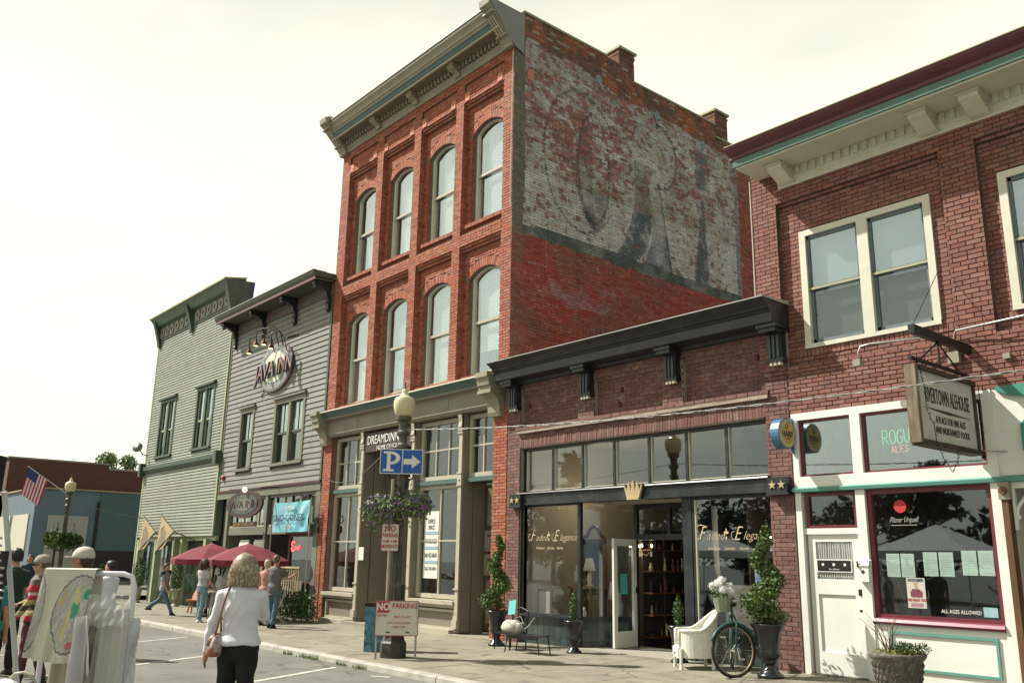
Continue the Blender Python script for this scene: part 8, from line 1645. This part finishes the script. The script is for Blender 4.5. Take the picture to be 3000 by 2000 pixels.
# embroidered cloth: a sloping sheet over the rail with folds
def cloth(fn, nu, nv, name, m, par, thick=.003, smooth=True):
    V_ = [tuple(fn(i/nu, j/nv)) for j in range(nv+1) for i in range(nu+1)]; F_ = [(j*(nu+1)+i, j*(nu+1)+i+1, (j+1)*(nu+1)+i+1, (j+1)*(nu+1)+i) for j in range(nv) for i in range(nu)]
    return build(name, MB().add(V_, F_), m, par, smooth=smooth)
A0_, A1_ = onray(140, 1674, 4.5), onray(290, 1681, 4.5); B0_, B1_ = onray(68, 1924, 4.32), onray(205, 1941, 4.32)
A0_.z = A1_.z = zr+.02; A0_ -= uF*.035; A1_ -= uF*.035
def emb_colors(nu, nv):
    u, v = np.meshgrid(np.linspace(0, 1, nu+1), np.linspace(0, 1.35, nv+1)); u = u.ravel(); v = v.ravel(); r = np.random.default_rng(5)
    base = np.array([.60, .575, .47]); col = np.tile(base, (len(u), 1)); pal = np.array([[.34, .42, .50], [.50, .38, .48], [.60, .42, .30], [.62, .56, .28], [.28, .44, .32], [.55, .52, .50], [.58, .34, .34], [.42, .46, .50], [.6, .57, .46], [.6, .57, .46]])
    su = r.uniform(-.1, 1.1, 700); sv = r.uniform(0, 1.4, 700); sc_c = pal[r.integers(0, len(pal), 700)]*r.uniform(.75, 1.0, (700, 1)); a = .7
    x = (u*1.0+v*.5); y = (v*.5-u*.35); sx_ = (su+sv*.5); sy_ = (sv*.5-su*.35); near = np.zeros((len(u), 3)); edge = np.zeros(len(u))
    for k in range(0, len(u), 2000):
        d = (x[k:k+2000, None]-sx_[None])**2*2.6+(y[k:k+2000, None]-sy_[None])**2; o2 = np.argsort(d, 1)[:, :2]; near[k:k+2000] = sc_c[o2[:, 0]]; q = np.sqrt(np.take_along_axis(d, o2, 1)); edge[k:k+2000] = q[:, 1]-q[:, 0]
    near[edge < .006] = (.36, .36, .34)
    def med(cu_, cv_, ru, rv):
        th = np.arctan2((v-cv_)/rv, (u-cu_)/ru); e = np.hypot((u-cu_)/ru, (v-cv_)/rv)*(1+.035*np.abs(np.sin(th*13)))
        return e
    for e in (med(.80, .66, .42, .58), med(-.04, .68, .20, .62)):
        m_ = e < 1; mix = .75; col[m_] = near[m_]*mix+base*(1-mix); col[np.abs(e-1) < .022] = (.16, .15, .15)
    for cu_, cv_, ru, rv, c, t in ((.80, .60, .07, .13, (.10, .34, .22), -.3), (.97, .38, .07, .08, (.06, .33, .20), .3), (.70, .82, .035, .22, (.62, .55, .22), -.25), (.78, .40, .04, .14, (.62, .55, .25), .5), (.52, .45, .03, .12, (.60, .42, .18), -.4), (.86, 1.12, .07, .05, (.55, .18, .22), 0)):
        uu = u-cu_; vv = v-cv_; e = np.hypot((uu*math.cos(t)-vv*math.sin(t)*.6)/ru, (vv*math.cos(t)+uu*math.sin(t))/rv); col[e < 1] = c
    return col*.85
tcl = thing('embroidered_tablecloth', 'cream tablecloth with colourful embroidery draped over the white rack', 'tablecloth', tuple(A0_)); ORI[tcl.name] = A0_.copy()
def fcl(u, v):
    p = A0_.lerp(A1_, u).lerp(B0_.lerp(B1_, u), v); f = .012*math.sin(u*17+v*2.5)*v**.6+.008*math.sin(u*31-v*5)*v; return p-uF*f*1.0+Vector((0, 0, -.012*math.sin(math.pi*u)*v+.006*math.sin(v*3.14)))
nu, nv = 110, 150; c_ = cloth(fcl, nu, nv, 'cloth', mat('embroidered_cloth', (.6, .58, .48, 1), .85, .05, 12, .2, 50, attr='embroidery'), tcl)
at = c_.data.color_attributes.new('embroidery', 'FLOAT_COLOR', 'POINT'); bf = np.ones(((nu+1)*(nv+1), 4), np.float32); bf[:, :3] = emb_colors(nu, nv); at.data.foreach_set('color', bf.ravel())
def fback(u, v): p = A0_.lerp(A1_, u)+uF*(.08+.05*v)+Vector((0, 0, -.45*v)); return p
cloth(fback, 12, 10, 'back_fall', mat('cream_linen', (.62, .60, .52, 1), .85, .05), tcl)
cloth(lambda u, v: A0_.lerp(A1_, u)+uF*.08*v+Vector((0, 0, .006*math.sin(v*3.14))), 12, 3, 'top_fold', MC['cream_linen'], tcl)
t2 = thing('folded_tablecloth', 'second cream cloth with embroidered edge hanging low on the rack', 'tablecloth', tuple(onray(175, 1980, 4.55))); ORI[t2.name] = onray(175, 1980, 4.55)
c0, c1 = onray(148, 1930, 4.55), onray(205, 1935, 4.55)
c2 = cloth(lambda u, v: c0.lerp(c1, u)+Vector((0, 0, -.55*v))-uF*.01*math.sin(u*9+v), 14, 14, 'cloth', mat('buff_linen', (.40, .36, .26, 1), .85, .08), t2)
# plastic wrapped linens
def pane_mat(name, col, tr, rough=.15):
    m = bpy.data.materials.new(name); m.use_nodes = True; t = m.node_tree; t.nodes.clear(); o = nn(t, 'ShaderNodeOutputMaterial'); a = nn(t, 'ShaderNodeBsdfTransparent'); g = nn(t, 'ShaderNodeBsdfPrincipled'); g.inputs['Base Color'].default_value = col; g.inputs['Roughness'].default_value = rough; x = nn(t, 'ShaderNodeMixShader'); x.inputs[0].default_value = tr
    ge = nn(t, 'ShaderNodeNewGeometry'); n = nn(t, 'ShaderNodeTexNoise'); n.inputs['Scale'].default_value = 14; n.inputs['Detail'].default_value = 2; t.links.new(ge.outputs['Position'], n.inputs['Vector']); b = nn(t, 'ShaderNodeBump'); b.inputs['Strength'].default_value = .22; b.inputs['Distance'].default_value = .02; t.links.new(n.outputs['Fac'], b.inputs['Height']); t.links.new(b.outputs[0], g.inputs['Normal'])
    t.links.new(a.outputs[0], x.inputs[1]); t.links.new(g.outputs[0], x.inputs[2]); t.links.new(x.outputs[0], o.inputs[0]); MC[name] = m; return m
m_pla = pane_mat('clear_plastic', (.55, .57, .54, 1), .42)
lw_ = thing('wrapped_linens', 'grey white linens in a clear plastic sleeve hanging on the rack', 'linens', tuple(onray(330, 1900, 4.35))); ORI[lw_.name] = onray(330, 1900, 4.35)
g0, g1 = onray(275, 1788, 4.36), onray(382, 1782, 4.36)
cloth(lambda u, v: g0.lerp(g1, u)+Vector((0, 0, -.9*v))-uF*(.01*math.sin(u*8+.5)+.006*math.sin(u*23+v*3)), 30, 20, 'linen', mat('grey_white_linen', (.50, .50, .46, 1), .85, .06, 3), lw_)
g2, g3 = onray(262, 1742, 4.33), onray(384, 1738, 4.33)
cloth(lambda u, v: g2.lerp(g3, u)+Vector((0, 0, -.15*v+.005*math.sin(u*14)))-uF*(.004*math.sin(u*31+v*7)+.004*math.sin(v*15+u*9)), 44, 16, 'plastic_sleeve', m_pla, lw_)
cloth(lambda u, v: onray(268, 1790, 4.33).lerp(onray(288, 1790, 4.33), u)+Vector((0, 0, -.9*v))-uF*.01*math.sin(u*5+v*9), 8, 16, 'border', mat('olive_print', (.2, .18, .11, 1), .8, .4, 14, col2=(.36, .36, .32, 1), c2s=20), lw_)
wf = thing('white_linen_fold', 'white linen fold hanging between the embroidered cloth and the plastic sleeve', 'linens', tuple(onray(240, 1900, 4.3))); ORI[wf.name] = onray(240, 1900, 4.3)
w0, w1, w2_, w3 = onray(228, 1806, 4.3), onray(262, 1800, 4.3), onray(192, 2010, 4.25), onray(268, 2010, 4.28)
cloth(lambda u, v: w0.lerp(w1, u).lerp(w2_.lerp(w3, u), v)-uF*(.02*math.sin(u*7+1)*1+.004*math.sin(v*11)), 20, 24, 'linen', mat('white_linen', (.66, .66, .66, 1), .8, .04, 6), wf)
lc = thing('lace_edging', 'white lace edged cloth at the right end of the rack', 'linens', tuple(onray(405, 1880, 4.4))); ORI[lc.name] = onray(405, 1880, 4.4)
l0, l1 = onray(386, 1806, 4.42), onray(408, 1810, 4.42)
cloth(lambda u, v: l0.lerp(l1, u)+cr*(.003*abs(math.sin(v*45))*u+.008*math.sin(v*5)*u)+Vector((0, 0, -.5*v))-uF*.015*math.sin(u*4+v*12), 8, 90, 'lace', mat('white_lace', (.72, .72, .74, 1), .8, .1, 40), lc)
pl = top('tent_pole', MB().tube([tuple(onray(13, 1440, 5.0)), tuple(onray(51, 2030, 5.0))], .0148, 10), mat('white_tent_pole', (.55, .58, .55, 1), .4, .05), 'pale square tent pole at the left edge of the street stall', 'tent pole')
tv = onray(-72, 1385, 4.95); top('tent_valance', MB().box(-.13, .13, -.06, .06, -.095, .1).xf(Matrix.Translation(tv) @ Matrix.Rotation(R(50), 4, 'Z')), m_blk, 'black tent bracket at top of the pale pole', 'tent bracket')
jw_ = thing('jewellery_rack', 'dark stand with shining silver jewellery at the left edge', 'jewellery', tuple(onray(-8, 1680, 4.8))); ORI[jw_.name] = onray(-8, 1680, 4.8); c = onray(-12, 1700, 4.85)
build('stand', MB().box(-.04, .04, -.02, .02, -.3, .16).xf(Matrix.Translation(c) @ Matrix.Rotation(R(50), 4, 'Z')), m_iron, jw_)
for i in range(9): p = onray(2+random.uniform(-5, 5), 1575+i*22, 4.78); build('jewel', MB().ball(tuple(p), (.012, .012, .008), 8, 5), m_chr, jw_)
bg_ = thing('white_bag', 'white bag with a loop handle at the bottom left corner', 'bag', tuple(onray(20, 2010, 3.9))); ORI[bg_.name] = onray(20, 2010, 3.9); c = onray(15, 2030, 3.9)
build('body', MB().rings([(c.x, c.y, c.z-.3, .1, .07), (c.x, c.y, c.z-.05, .12, .07), (c.x, c.y, c.z+.04, .11, .05), (c.x, c.y, c.z+.055, .06, .02)], 16), m_wh, bg_, smooth=True)
build('handle', MB().tube([onray(28, 1985, 3.9), onray(45, 1972, 3.9), onray(70, 1968, 3.9), onray(95, 1980, 3.9), onray(110, 2010, 3.9)], .006, 8), m_lightcol, bg_, smooth=True)
